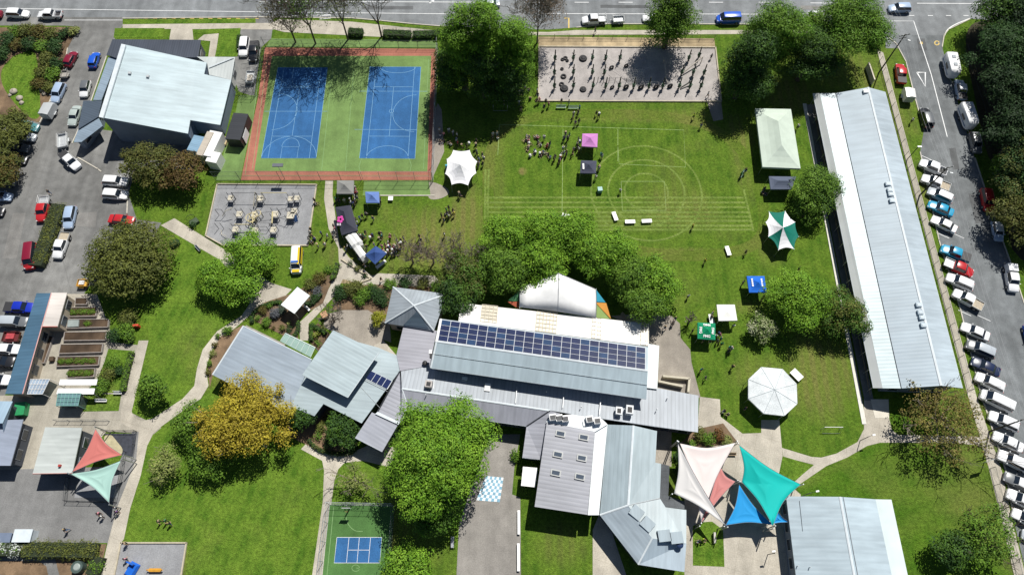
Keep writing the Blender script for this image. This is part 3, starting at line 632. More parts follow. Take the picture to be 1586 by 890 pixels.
# --- hall
hl = Bld('school_hall', 'school hall under a big grid of dark solar panels', 'building', (840,555))
H1 = [(683,493.5,6.2),(1003.5,537,6.2),(1003.3,574,7.4),(676,528.5,7.4)]; H2 = [(676,528.5,7.4),(1003.3,574,7.4),(1001,617.5,6.2),(667,569.5,6.2)]
ha = ang_px((676,528), (1003,574)); hm = corr((.43,.54,.6), ha, 1.2, .04, grime=.12); hl.roof([H1], hm); hl.roof([H2], hm, dz=.003); hl.walls([H1[0], H1[1], H1[2], H2[2], H2[3], H2[0]], WALLB, .45, drop=.3)
hl.ridge(H2[0], H2[1], .3); hl.ridge((671,548,6.86), (1002,596,6.86), .08, 'flashing', GALV); hl.gutter([H2[3], H2[2]]); hl.ridge(H1[0], H1[3], .4, 'flashing', WHITE); hl.ridge(H1[3], H2[3], .3, 'flashing')
mb = MB(); mb.slab(on(H1[:3], [(684,494.6),(1000,538),(999.5,572.5),(678,527.6)], .1), .05); part('solar_rail', mb, M((.5,.53,.56), .4, .05, 1), hl.r)
A, B_, C_, D_ = [Vector(v) for v in ((684.5,495.2),(999.6,538.6),(999.2,572),(678.4,527.2))]
nu, nv = 22, 4
for i in range(nu):
    for j in range(nv):
        def q(u, v): c = A.lerp(B_, u).lerp(D_.lerp(C_, u), v); return (c.x, c.y)
        eu, ev = .0013, .012
        f_ = M((.011, .02, .07), .22, .2, .8, spec=.6) if (i*7+j*3) % 5 else M((.02, .05, .12), .2, .2, .8, spec=.6)
        quadpanel(hl, H1[:3], [q(i/nu+eu, j/nv+ev), q((i+1)/nu-eu, j/nv+ev), q((i+1)/nu-eu, (j+1)/nv-ev), q(i/nu+eu, (j+1)/nv-ev)], f_, 'solar_panel', .04, .15)
for x, y in ((667,545),(668,551)): mb = MB(); p = P(x, y, 6.4); mb.box((p.x, p.y, 6.4), (.5, .7, .5)); part('air_unit', mb, WHITE if y < 548 else BLACK, hl.r)
mb = MB(); p = P(658,562,4.4); mb.ball(p, .45, 10, 6, .3); mb.tube([P(659,565,4.1), p], .05, 5); part('satellite_dish', mb, BLACK, lw.r, 40)
cn = Bld('covered_walkway', 'white flat canopy with clear lattice strips along the north side of the hall', 'canopy', (860,500))
W1 = [(714,469,4),(1005,501,4),(1005,536,4.3),(710,497,4.3)]; cn.roof([W1], M((.74,.73,.7), .6, .07, .4), 'canopy_roof', .12)
cn.roof([[(1003.5,532,4),(1021,535,4),(1018,602,4),(1001,600,4)]], M((.62,.68,.68), .5, .08, .5), 'canopy_roof', .12, -.02)
for q in ([(747,471.5),(771,474),(769,500),(744,497.5)], [(832,481),(863,484),(861,516),(829,512)], [(918,492),(931,493.5),(930,525),(916,523)], [(993,500.5),(1004,502),(1003.5,534.5),(992,533)]):
    f = quadpanel(cn, W1[:3], q, M((.5,.46,.36), .3, .15, 2), 'skylight', .04, .03); n_ = max(3, int((q[1][0]-q[0][0])/5)); mb = MB(); a, b, c, d = [Vector(v) for v in q]
    for i in range(n_+1): u = i/n_; mb.tube(on(W1[:3], [tuple(a.lerp(b, u)), tuple(d.lerp(c, u))], .08), .05, 4)
    for i in range(6): u = i/5; mb.tube(on(W1[:3], [tuple(a.lerp(d, u)), tuple(b.lerp(c, u))], .08), .05, 4)
    part('lattice', mb, M((.66,.6,.48), .7, .1, 1), f)
mb = MB()
for t in range(9): p = P(716+(1003-716)*t/8, 470+(502-470)*t/8, 3.9); mb.tube([(p.x, p.y-.2, 0), (p.x, p.y-.2, 3.9)], .07, 5)
part('canopy_post', mb, STEEL, cn.r)
# stage canopy (curved fabric)
st = Bld('stage_canopy', 'white fabric stage canopy with blue and orange side panels under the trees', 'canopy', (864,460))
NS = 10; pr = []
for i in range(NS+1):
    t = i/NS; pr.append((805+118*t, t))
for nm, u0, u1, mt in (('canopy_fabric', 0, 10, FABRIC),):
    mb = MB(); vs = []
    rows = [(0,), (1,)]
    Wd = [P(805,475.5,4.2), P(923,492,4.2)]; Bk = [P(805,446,3.9), P(865,423,6.6), P(923,448,3.9)]
    for i in range(NS+1):
        t = i/NS; f0 = Wd[0].lerp(Wd[1], t)+Vector((0,0,.35*math.sin(math.pi*t)))
        bk = (Bk[0].lerp(Bk[1], t*2) if t < .5 else Bk[1].lerp(Bk[2], t*2-1)); md = f0.lerp(bk, .55)+Vector((0,0,.6))
        vs += [f0, f0.lerp(bk,.28)+Vector((0,0,.42)), md, bk]
    mb.add(vs, [(4*i+k, 4*i+4+k, 4*i+5+k, 4*i+1+k) for i in range(NS) for k in range(3)])
    o = part(nm, mb, FABRIC, st.r, 60); md = o.modifiers.new('t', 'SOLIDIFY'); md.thickness = .03
mb = MB(); mb.tube([vs[20], vs[21], vs[22], vs[23]], .06, 5); mb.tube([vs[3], vs[23], vs[43]], .07, 5); mb.tube([vs[0], vs[1], vs[2], vs[3]], .07, 5); mb.tube([vs[40], vs[41], vs[42], vs[43]], .07, 5)
for k in (0, 3, 23, 40, 43): p = Vector(vs[k]); mb.tube([p, (p.x, p.y, 0)], .09, 6)
part('canopy_frame', mb, STEEL, st.r)
for tri, c, n_ in (([(923,448,4),(938,468,3),(922,467,3.2)], (.03,.33,.48), 'blue'), ([(922,468,3.2),(939,469,3),(946.5,494,2.2)], (.62,.27,.04), 'orange'), ([(922,469,3.1),(945,494,2.2),(920,491,3)], (.2,.3,.08), 'green'),
        ([(805,449,4),(786,466,3),(803,466,3.2)], (.06,.2,.08), 'dark green'), ([(786,467,3),(804,467,3.2),(803,478,2.8)], (.4,.09,.04), 'brick red')):
    mb = MB(); mb.slab([P3(q) for q in tri], .05); part('side_panel', mb, M(c, .7, .08, 1), st.r, label=n_+' triangular fabric side panel')
# pyramid building + link
py = Bld('pavilion', 'square pavilion with a grey pyramid roof north-west of the hall', 'building', (645,480))
ap = (641,473,7); nw, ne, se, s_ = (608.6,444,4.2), (692,455,4.2), (672,512,4.2), (596,500,4.2)
pm = [corr((.42,.48,.53), ang_px((608,444),(596,500))+1.57*k, .7, .22) for k in (0, 1)]
for k, (a, b) in enumerate(((nw, ne), (ne, se), (se, s_), (s_, nw))): py.roof([[a, b, ap]], pm[(k+1) % 2], dz=.001*k)
py.roof([[(625,502.5,4.45),(664,508.5,4.45),(646,481.5,6.9)]], corr((.28,.38,.46), 1.5, .7, .2), 'gablet', .1); py.walls([nw, ne, se, s_], WALLC, .5)
for q in (nw, ne, se, s_): py.ridge(q, ap, .25)
li = Bld('school_wing', 'ribbed grey link roof joining the pyramid pavilion to the hall', 'building', (645,540))
R9 = [(625,504.5,3.9),(677,512,3.9),(665.5,566,3.9),(619.5,574,3.9),(614,549,3.9)]; li.roof([R9], corr((.4,.41,.47), a6+1.57, .85, .22, .5)); li.walls(R9, WALLC, .5)
mb = MB(); mb.slab([P(*q, .35) for q in ((578,535),(594,527),(614,550),(612,556),(586,541))], .3); part('step', mb, CONC, li.r)
# --- block with six skylights + plant deck
kb = Bld('classroom_block', 'grey ribbed roof with six skylights and a white plant deck of air conditioners', 'building', (875,725))
R8 = [(846.7,653.5,5),(921.6,668,5),(910,796.5,5),(828,784,5)]; kb.roof([R8], corr((.38,.4,.45), ang_px((847,653),(828,784)), .72, .3, .5))
kb.roof([[(922,664,4.6),(941,656.7,4.6),(927.7,797,4.6),(910.5,797,4.6)], [(886,641,4.9),(932.6,648.5,4.9),(941,656.7,4.9),(922,668,4.9),(845.5,653,4.9),(853,645,4.9)]], M((.68,.72,.74), .5, .06, .4), 'deck', .12)
kb.walls([(850,650,4.7),(938,660,4.7),(927,796,4.7),(829,783,4.7)], WALLD, .5)
for c in ((868,671.4),(904,677),(864,703.5),(901,709),(860.7,732),(898,738)):
    p = on(R8[:3], [c])[0]; r_ = ang_px((847,653),(921,668), 5); mb = MB(); mb.box((p.x, p.y, p.z+.1), (1.55, .95, .24), r_); f = part('skylight', mb, M((.42,.43,.42), .5, .1, 1), kb.r)
    mb = MB(); mb.box((p.x, p.y, p.z+.225), (1.2, .62, .04), r_); part('skylight_lens', mb, M((.07,.09,.12), .15, .1, 1), f)
for x, y in ((856,648),(866,649),(875.6,650),(913,651),(925,653)):
    p = P(x, y-2, 5.5); mb = MB(); mb.box((p.x, p.y, 5.4), (1.1, 1.0, .95), .15); f = part('air_conditioner', mb, WHITE, kb.r); mb = MB(); mb.box((p.x, p.y-.1, 5.89), (.85, .7, .04), .15); part('fan_grille', mb, DARKM, f)
mb = MB(); p = P(909,655,5); mb.box((p.x, p.y, 5.0), (1.3, .8, .25), .15); part('hatch', mb, GALV, kb.r)
pc = Bld('porch_canopy', 'small white flat canopy on the west side of the six-skylight block', 'canopy', (820,738)); Q = [(810,722,2.7),(833,724,2.7),(829,754,2.7),(807,751.5,2.7)]; pc.roof([Q], WHITE, 'canopy_roof', .12)
mb = MB(); [mb.tube([P3(q)*1, (P3(q).x, P3(q).y, 0)], .05, 5) for q in [(811.5,723.5,2.6),(831.5,725.5,2.6),(827.5,752,2.6),(808.5,750,2.6)]]; part('canopy_post', mb, STEEL, pc.r)
# --- east wing, octagon end
ew = Bld('classroom_block', 'pale blue ridged wing ending in a many-sided roof, west of the shade sails', 'building', (985,760))
ea = ang_px((979,662), (973,782)); m1 = corr((.41,.51,.56), ea+1.57, .8, .16); m1b = corr((.46,.56,.6), ea+1.57, .8, .1); m2 = corr((.42,.51,.58), ang_px((929,797),(988,873))+1.57, .9, .1)  # one metal in several tones: sunlit side painted lighter than the west
ridge_ = [(981,658.5,5.4),(973,782,5.4)]
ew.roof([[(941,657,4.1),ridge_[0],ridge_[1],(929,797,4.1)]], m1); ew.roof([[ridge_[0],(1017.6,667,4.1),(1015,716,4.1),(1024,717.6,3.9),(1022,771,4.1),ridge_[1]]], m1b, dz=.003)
ew.roof([[(929,797,4.1),(973,782,5.4),(980,793,5.35),(1010,833,5.2),(988.4,873.6,4.1)]], m2, dz=.006); ew.roof([[(1010,833,5.2),(1063,841,4.1),(1060,885,4.1),(988.4,873.6,4.1)]], corr((.4,.5,.58), ang_px((988,873),(1060,884)), .9, .1), dz=.009)
ew.roof([[(973,782,5.4),(1022,771,4.1),(1031,785,4.1),(1063,789,4.1),(1063,841,4.1),(1010,833,5.2),(980,793,5.35)]], corr((.52,.61,.64), ang_px((1031,785),(1063,789)), .8, .1), dz=.012)
ew.walls([(941,660,4),(1017.6,667,4),(1015,716,4),(1024,717.6,3.9),(1022,771,4),(1031,785,4),(1063,789,4),(1060,885,4),(988.4,873.6,4),(929,797,4)], WALLD, .45)
ew.ridge(*ridge_, .35); ew.ridge((973,782,5.42), (929,797,4.12), .3); ew.ridge((1010,833,5.22), (988.4,873.6,4.12), .25); ew.ridge((1022,771,4.15), (973,782,5.4), .15, 'flashing', GALV)
for x, y, r_ in ((986,793,.7),(1003,811,.75),(1029,829,-.1),(1048,832,-.1)):
    p = P(x, y, 5.3); mb = MB(); mb.box((p.x, p.y, 4.95), (1.9, 1.7, 1.0), -r_, .97); f = part('clerestory', mb, corr((.4,.5,.56), 0, .5, .1), ew.r)
    mb = MB(); d = Vector((math.cos(-r_+.0), math.sin(-r_), 0)); q = Vector((p.x, p.y, 0))-d*.96; mb.box((q.x, q.y, 5.05), (.06, 1.3, .5), -r_); part('pane', mb, GLASS, f)
mb = MB(); p = P(1053,843,5); mb.ball(p, .55, 10, 6, .35); mb.tube([(p.x, p.y, 4.2), p], .05, 5); part('satellite_dish', mb, M((.02,.04,.1), .4, .1, 1), ew.r, 40)
tl = [(1024,717.6,2.9),(1037,720.7,2.8),(1035,767.5,2.8),(1060.4,776,2.8),(1060,787.7,2.9),(1031,785,3),(1022,771,3)]
mt_ = paved('roof_tile', (.11,.12,.13), stain=.2, joint=.9); ew.roof([tl], mt_, 'verandah_roof', .1, -.1)
# --- entry shelter and glass canopy
es = Bld('entry_shelter', 'small white flat-roofed shelter over the garden path', 'shelter', (458,465)); Q = [(460.7,444,3),(480,457.7,3),(456,485.5,3),(435,471.6,3)]; es.roof([Q], M((.72,.76,.76), .5, .05, 1), 'shelter_roof', .15)
mb = MB(); [mb.tube([P(x, y, 2.9), (P(x, y, 2.9).x, P(x, y, 2.9).y, 0)], .07, 5) for x, y in ((460.7,446),(478,458),(456,483.5),(437,471.6))]; part('shelter_post', mb, STEEL, es.r)
gc = Bld('glass_canopy', 'pale green glass canopy along the west wing wall', 'canopy', (462,528)); Q = [(442,516,3.2),(488,538,3.2),(481,553,3.2),(434,528,3.2)]; gc.roof([Q], M((.34,.48,.44), .15, .08, 1, alpha=.75), 'glass_sheet', .04)
mb = MB(); A, B_, C_, D_ = [P3(q) for q in Q]
for i in range(7): mb.tube([A.lerp(B_, i/6)+Vector((0,0,.05)), D_.lerp(C_, i/6)+Vector((0,0,.05))], .05, 4)
mb.tube([A, B_], .09, 5)
for q in (A, A.lerp(B_, .5), B_): mb.tube([q, (q.x, q.y, 0)], .07, 5)
part('canopy_frame', mb, M((.6,.7,.66), .5, .05, 1), gc.r)
mb = MB(); mb.slab([P(*q, .3) for q in ((381,503),(442,533),(437,540),(378,508))], .25); solo('timber_deck', mb, M((.3,.28,.25), .8, .2, 2), 'narrow grey timber deck north of the west wing', 'deck', P(410,520))
# --- garden shed range, left
sh = Bld('garden_shed', 'long shed with a blue roof and a cream roof end beside the raised garden beds', 'shed', (55,530))
SA = [(56.6,453.7,3.2),(79.5,453.7,3.8),(35,609.6,3.8),(8,609.6,3.2)]; SBB = [(79.7,453,3.8),(104,453,3.2),(89,505.5,3.2),(63.6,505.5,3.8)]
sa = ang_px((79,453), (35,609)); sh.roof([SA], corr((.09,.19,.29), sa, .6, .2)); sh.roof([SBB], corr((.68,.64,.6), sa, .6, .05), dz=.004)
sh.walls([(56.6,453.7,3.2),(104,453,3.2),(89,505.5,3.2),(64,505.5,3.4),(35,609.6,3.4),(8,609.6,3.2)], WALLC, .25); sh.ridge(SA[1], SA[2], .18, 'flashing', M((.55,.3,.28), .6, .1, 1)); sh.ridge(SBB[3], SBB[2], .15, 'flashing', M((.5,.12,.1), .6, .1, 1))
for lbx, Q, nm, lab, mt in (('a', [(47,587,2.6),(77,587,2.6),(66,610,2.2),(37,610,2.2)], 'glasshouse', 'white-framed glasshouse at the south end of the blue shed', M((.32,.4,.5), .15, .2, 1)),
        ('b', [(90,609,2.7),(125,609,2.7),(121,628,2.4),(87,628,2.4)], 'greenhouse', 'small green greenhouse with a clear ribbed roof', M((.16,.28,.3), .2, .2, 1, alpha=.85))):
    b_ = Bld(nm, lab, 'greenhouse', (Q[0][0]/2+Q[2][0]/2, Q[0][1]/2+Q[2][1]/2)); b_.roof([Q], mt, 'glass_roof', .06); mb = MB(); A, B_, C_, D_ = [P3(q)+Vector((0,0,.05)) for q in Q]
    for i in range(7): mb.tube([A.lerp(B_, i/6), D_.lerp(C_, i/6)], .05, 4)
    for i in range(4): mb.tube([A.lerp(D_, i/3), B_.lerp(C_, i/3)], .05, 4)
    for q in (A, B_, C_, D_): mb.tube([q, (q.x, q.y, 0)], .05, 4)
    part('frame', mb, WHITE if lbx == 'a' else M((.2,.42,.38), .5, .1, 1), b_.r); b_.walls(Q, M((.08,.12,.12), .3, .2, 1, alpha=.8), .15, drop=.1)
for Q, lab in (([(93,587,2.2),(151,587,2.2),(149,596,2.2),(91,596,2.2)], 'narrow white awning north of the greenhouse, the one nearer the garden beds'), ([(90,601,2.2),(147,601,2.2),(145,610,2.2),(87,610,2.2)], 'narrow white awning touching the greenhouse')):
    b_ = Bld('awning', lab, 'awning', (Q[0][0]+25, Q[0][1]+12)); b_.roof([Q], WHITE, 'awning_roof', .08); mb = MB(); [mb.tube([P3(q), (P3(q).x, P3(q).y, 0)], .05, 4) for q in Q]; part('awning_post', mb, STEEL, b_.r)
    props(b_.r, group='white awnings by the greenhouse')
# classroom bottom left and white block
cb_ = Bld('classroom_block', 'pale blue hip-roofed classroom cut by the left edge of the photo', 'building', (-10,690))
cb_.roof([[(-60,620,3.6),(19.5,621,3.6),(4,655,4.6),(-60,655,4.6)], [(19.5,621,3.6),(5,668,3.6),(4,655,4.6)]], corr((.36,.5,.62), 0, .7, .12)); cb_.roof([[(8,650,3.4),(36,649,3.4),(16,720.5,3.4),(-50,720.5,3.4),(-50,660,4.2)]], corr((.37,.43,.54), 1.4, .7, .14), dz=-.03)
cb_.walls([(-60,622,3.4),(19,622,3.4),(10,650,3.4),(36,650,3.4),(16,720,3.4),(-60,720,3.4)], WALLD, .4)
wb = Bld('classroom_block', 'cream-white flat-roofed block between the two left playground yards, with a red sail at its corner', 'building', (90,700))
WQ = [(70,661,3.8),(127,662,4.0),(112,732,3.6),(50.5,733,3.6)]; wb.roof([WQ], corr((.62,.68,.66), ang_px((70,661),(50,733)), .8, .05)); wb.walls(WQ, WALLD, .3); wb.gutter([WQ[3], WQ[2]], .09, M((.5,.25,.22), .6, .1, 1)); boxon(wb, WQ[:3], (94,721), (.35,.35,.5), 'roof_vent', M((.4,.05,.04), .6, .1, 1))
for x, y, sx, sy, hh, lab, mt in ((35,829,2.6,1.7,1.7,'small white storage shed above the hedge', M((.6,.66,.7),.5,.1,1)), (7,832,1.9,1.2,1.3,'low dark blue-grey storage shed at the left edge', M((.16,.2,.28),.5,.1,1))):
    p = P(x, y, hh); mb = MB(); mb.box((p.x, p.y, hh/2), (sx, sy, hh)); t_ = thing('storage_shed', lab, 'shed', (p.x, p.y, 0), 'storage sheds by the hedge'); part('wall', mb, mt, t_)
    mb = MB(); mb.box((p.x, p.y, hh+.06), (sx+.2, sy+.2, .1)); part('roof', mb, mt, t_); mb = MB(); mb.box((p.x, p.y-sy/2-.03, hh*.42), (.7, .05, hh*.8)); part('door', mb, GALV, t_)
# black container shed by the court
p = P(367,196,2.6); mb = MB(); mb.box((p.x, p.y, 1.3), (2.9, 6.2, 2.6), -.1); t_ = thing('storage_container', 'black storage container between the gymnasium and the tennis courts', 'container', (p.x, p.y, 0)); part('container_box', mb, corr((.02,.022,.03), 1.5, .5, .3), t_)
mb = MB(); mb.box((p.x, p.y, 2.66), (3.0, 6.3, .08), -.1); part('container_roof', mb, corr((.04,.045,.055), 1.5, .5, .2), t_); mb = MB(); mb.box((p.x+1.5, p.y-1.2, 1.2), (.06, 2.4, 2.1), -.1); part('door', mb, WHITE, t_)

#@@BUILDINGS2@@

# ------------------------------------------------------------------ vegetation
def leaves_mesh(name, lobes, leaf, per_area, mats, seed, clump=.9, flat=.16, off=(0,0,0), fill=1.0, droop=0):
    "crown: clumps of small folded leaf faces set over and through the lobes (cx,cy,cz,rx,ry,rz)"
    r = np.random.default_rng(seed); C = []; NRM = []; MI = []
    for li, (cx, cy, cz, rx, ry, rz) in enumerate(lobes):
        area = 4*math.pi*((rx*ry)**1.6/3+(rx*rz)**1.6/3+(ry*rz)**1.6/3)**(1/1.6)
        nc = max(4, int(area/(clump*clump*.95)*fill))
        d = r.normal(size=(nc, 3)); d /= np.linalg.norm(d, axis=1)[:, None]; d[:, 2] = np.where(d[:, 2] < -.35, -d[:, 2], d[:, 2])
        rr = r.uniform(.62, 1.03, nc)[:, None]; rr[::4] = r.uniform(.15, .6, len(rr[::4]))[:, None]
        cc = np.array([cx, cy, cz])+d*np.array([rx, ry, rz])*rr; cr = clump*r.uniform(.55, 1.15, nc)
        for k in range(nc):
            n = max(5, int(per_area*cr[k]**2*4)); e = r.normal(size=(n, 3)); e /= np.linalg.norm(e, axis=1)[:, None]; e[:, 2] = np.abs(e[:, 2])*.9+e[:, 2]*.1
            p = cc[k]+e*cr[k]*np.array([1, 1, .75])*r.uniform(.75, 1.05, n)[:, None]
            if droop: p[:, 2] -= r.uniform(0, droop, n)
            nn = e*.9+d[k]*.3+r.normal(size=(n, 3))*flat+np.array([.1,.2,.35]); nn /= np.linalg.norm(nn, axis=1)[:, None]
            C.append(p); NRM.append(nn); MI.append(np.full(n, (k+li) % len(mats) if r.random() < .8 else 0))
    C = np.concatenate(C); NRM = np.concatenate(NRM); MI = np.concatenate(MI); n = len(C)
    u = np.cross(NRM, r.normal(size=(n, 3))); u /= np.linalg.norm(u, axis=1)[:, None]; v = np.cross(NRM, u)
    sz = leaf*r.uniform(.6, 1.3, n)[:, None]
    q = np.stack([C-u*sz*.5, C-v*sz*.34+NRM*sz*.12, C+u*sz*.5, C+v*sz*.34+NRM*sz*.12], 1).reshape(-1, 3)-np.array(off)
    me = bpy.data.meshes.new(name); me.vertices.add(4*n); me.vertices.foreach_set('co', q.astype(np.float32).ravel())
    me.loops.add(4*n); me.loops.foreach_set('vertex_index', np.arange(4*n, dtype=np.int32))
    me.polygons.add(n); me.polygons.foreach_set('loop_start', np.arange(0, 4*n, 4, dtype=np.int32))
    for m in mats: me.materials.append(m)
    me.polygons.foreach_set('material_index', MI.astype(np.int32)); me.update(calc_edges=True); return me
def branches(mb, p, d, length, r, depth, rng, spread=.6, up=.15, minr=.03):
    segs = 3; path = [p]; rs = [r]; cur = Vector(p); dd = Vector(d)
    for i in range(segs):
        dd = (dd+Vector((rng.uniform(-1, 1), rng.uniform(-1, 1), rng.uniform(-.5, 1)))*.16+Vector((0, 0, up*.3))).normalized()
        cur = cur+dd*length/segs; path.append(cur.copy()); rs.append(max(minr, r*(1-.5*(i+1)/segs)))
    mb.tube(path, rs, 5 if depth > 1 else 3, cap=False)
    if depth <= 0: return
    for k in range(rng.choice((3, 4)) if depth > 1 else 4):
        a = rng.uniform(0, 6.28); i = rng.choice((1, 2, 3, 3)); base = path[i]
        side = Vector((math.cos(a), math.sin(a), rng.uniform(-.1, .5))); nd = (dd*.75+side*spread).normalized()
        branches(mb, base, nd, length*rng.uniform(.55, .8), rs[i]*.62, depth-1, rng, spread, up, minr)
def tree(name, label, px, py, hgt, R, leaf_cols, cat='tree', group=None, leaf=.3, dens=7.6, clump=1.2, shape='round', seed=0, trunk=BARKT, fill=1.0, crown_h=None, lobes=None, droop=0, lean=(0,0), bare=0, base_dy=0):
    "px,py = pixel of the crown's centre; hgt = top height; R = crown radius in metres"
    ch = crown_h or min(hgt*.8, R*1.7); cz = hgt-ch/2; c = P(px, py, cz); rng = random.Random(seed); base = (c.x-lean[0], c.y-lean[1], 0)
    t = thing(name, label, cat, base, group)
    L_ = []
    if lobes is None:
        n = 7 if R > 3 else 4
        if shape == 'tall':
            for k in range(7): f = k/6; rr = R*(.95-.5*abs(f-.35)); a = rng.uniform(0, 6.28); L_.append((c.x+math.cos(a)*R*.25, c.y+math.sin(a)*R*.25, cz-ch*.42+f*ch*.85, rr, rr, ch*.17))
        else:
            L_.append((c.x, c.y, cz, R*.74, R*.74, ch*.46))
            for k in range(n): a = k*6.28/n+rng.uniform(-.3, .3); q = rng.uniform(.42, .74); rr = R*rng.uniform(.32, .5); L_.append((c.x+math.cos(a)*R*q, c.y+math.sin(a)*R*q, cz-ch*.12+rng.uniform(-.1, .12)*ch, rr, rr, rr*.8))
            for k in range(n-1): a = rng.uniform(0, 6.28); q = rng.uniform(.72, .98); rr = R*rng.uniform(.14, .25); L_.append((c.x+math.cos(a)*R*q, c.y+math.sin(a)*R*q, cz-ch*.1+rng.uniform(-.12, .16)*ch, rr, rr, rr*.9))
    else: L_ = [(c.x+a, c.y+b, cz+dz, r1, r1, r2) for a, b, dz, r1, r2 in lobes]
    mb = MB(); top = Vector((c.x, c.y, cz+ch*.1)); r0 = .055*hgt*.5+.08
    mb.tube([base, (base[0]+lean[0]*.3, base[1]+lean[1]*.3, cz*.5), top], [r0*1.25, r0*.85, r0*.35], 8)
    tr_ = part('trunk', mb, trunk, t, 40)
    mb = MB()
    for (x, y, z, rx, ry, rz) in L_[1:9]:
        s0 = Vector((base[0]+lean[0]*.3, base[1]+lean[1]*.3, cz*.5)).lerp(top, rng.uniform(0, .6)); e = Vector((x, y, z)); m_ = s0.lerp(e, .5)+Vector((0, 0, -.1*R))
        mb.tube([s0, m_, e, e+(e-m_)*.4], [r0*.5, r0*.35, r0*.2, .03], 5, cap=False)
        if bare: branches(mb, tuple(m_), (e-s0).normalized(), (e-s0).length*.9, r0*.3, bare, rng)
    if mb.v: part('limb', mb, trunk, tr_, 40)
    if leaf_cols:
        mats = [leafm(a, b) for a, b in leaf_cols]
        me = leaves_mesh('crown', L_, leaf, dens, mats, seed+11, clump, off=base, fill=fill, droop=droop)
        o = bpy.data.objects.new('crown', me); COL.objects.link(o); o.parent = t; ORG[o.name] = ORG[t.name]
    return t
BR = [((.115,.25,.014), (.2,.37,.03)), ((.075,.175,.014), (.13,.27,.022)), ((.15,.29,.02), (.23,.39,.035))]      # fresh maple green
MG = [((.09,.185,.015), (.15,.265,.027)), ((.05,.115,.013), (.085,.175,.02)), ((.095,.19,.018), (.15,.27,.03))]
DG = [((.018,.05,.013), (.035,.085,.02)), ((.028,.068,.017), (.05,.11,.025))]
OL = [((.095,.115,.022), (.16,.18,.035)), ((.07,.09,.02), (.12,.14,.03))]
BG = [((.09,.07,.018), (.14,.115,.025)), ((.075,.08,.018), (.12,.12,.025))]
RD = [((.17,.07,.022), (.22,.11,.035)), ((.1,.07,.025), (.16,.1,.035))]
GO = [((.31,.25,.02), (.46,.39,.04)), ((.22,.17,.02), (.34,.27,.03)), ((.3,.24,.025), (.44,.36,.035))]
PALE = [((.2,.24,.06), (.3,.33,.1)), ((.15,.19,.05), (.22,.25,.08))]
TW = [((.16,.12,.08), (.22,.17,.12))]
sd = 100
def T(*a, **k):
    global sd; sd += 1; k.setdefault('seed', sd); return tree(*a, **k)
# poplar stand beside the courts
for x, y, h, r, ch_, lb_ in ((715,75,19,4.4,15,'tall bright green tree right beside the corner of the tennis courts'), (757,66,21,4.8,17,'tall bright green tree, middle of the dark-shaded clump east of the courts'), (797,82,18,4.2,14,'tall bright green tree nearest the pole playground'), (748,108,13,5.0,10,'lower dark green tree at the front of the clump east of the courts'), (694,108,9,3.4,7,'small green tree leaning over the right edge of the red court border'), (780,120,11,4.4,8.5,'dark green tree at the front right of the clump')):
    T('tall_tree', lb_, x, y, h, r, [BR[0], MG[0], BR[1]] if h > 14 else [MG[1], DG[1]], group='trees east of the tennis courts', shape='tall', crown_h=ch_, clump=1.1, fill=1.2, droop=.3)
T('street_tree', 'leafy green street tree between the main road and the pole playground', 1042, 24, 14, 5.2, MG, crown_h=10, shape='tall', fill=1.2, droop=.2)
T('tall_tree', 'tall green willow-like tree west of the big marquee, nearest the marquee', 1158, 105, 15, 5.0, [MG[1], DG[1]], shape='tall', crown_h=12.5, fill=1.25, droop=.5)
T('tall_tree', 'bright green broad tree beside the main road, left of the big dark one', 1200, 58, 16, 6.2, [BR[1], MG[0]], shape='tall', crown_h=13, fill=1.2, droop=.4)
T('tall_tree', 'widest bright green tree by the road corner, with deep shade over the long block', 1315, 36, 17, 8.4, [BR[1], MG[0]], clump=1.4, fill=1.25)
T('tall_tree', 'dark green tree over the north end of the grass, between the two roadside trees', 1258, 82, 13, 6.0, [DG[1], MG[1]], fill=1.3)
# forest edge on the right
VD = [((.012,.032,.01),(.024,.055,.016)), ((.018,.045,.013),(.035,.075,.02))]
for i, (x, y, h, r, c_) in enumerate(((1530,22,11,6,[MG[1],DG[1]]),(1575,25,13,7.5,VD),(1540,78,12,7,[DG[0],DG[1]]),(1592,95,13,8,VD),(1556,138,12,6.5,VD),(1600,170,13,8,VD),(1562,208,11,6,VD),(1600,245,12,7,[DG[1],OL[1]]),(1545,262,5,2.8,MG),(1585,285,9,5.4,[OL[1],DG[1]]),(1580,338,9,5,[BG[1],OL[1]]),(1612,320,10,6,VD))):
    x += 20 if y < 230 else 12
    T('woodland_tree', ['mid green tree at the very top right corner, by the road bend', 'dark tree in the top right corner of the photo', 'dark bluish green tree beside the white caravan', 'dark tree at the right edge, level with the big caravan', 'dark tree behind the second caravan', 'dark tree at the right edge, below the second caravan', 'olive brown tree right of the second caravan', 'green tree at the right edge, above the driveway', 'small green bush tree just above the red car opposite', 'olive tree beside the driveway at the right edge', 'brown-green tree next to the red car', 'dark tree cut off by the right edge, beside the red car'][i], x, y, h, r, c_, group='trees along the right edge of the side road', leaf=.36, clump=1.3, dens=5)
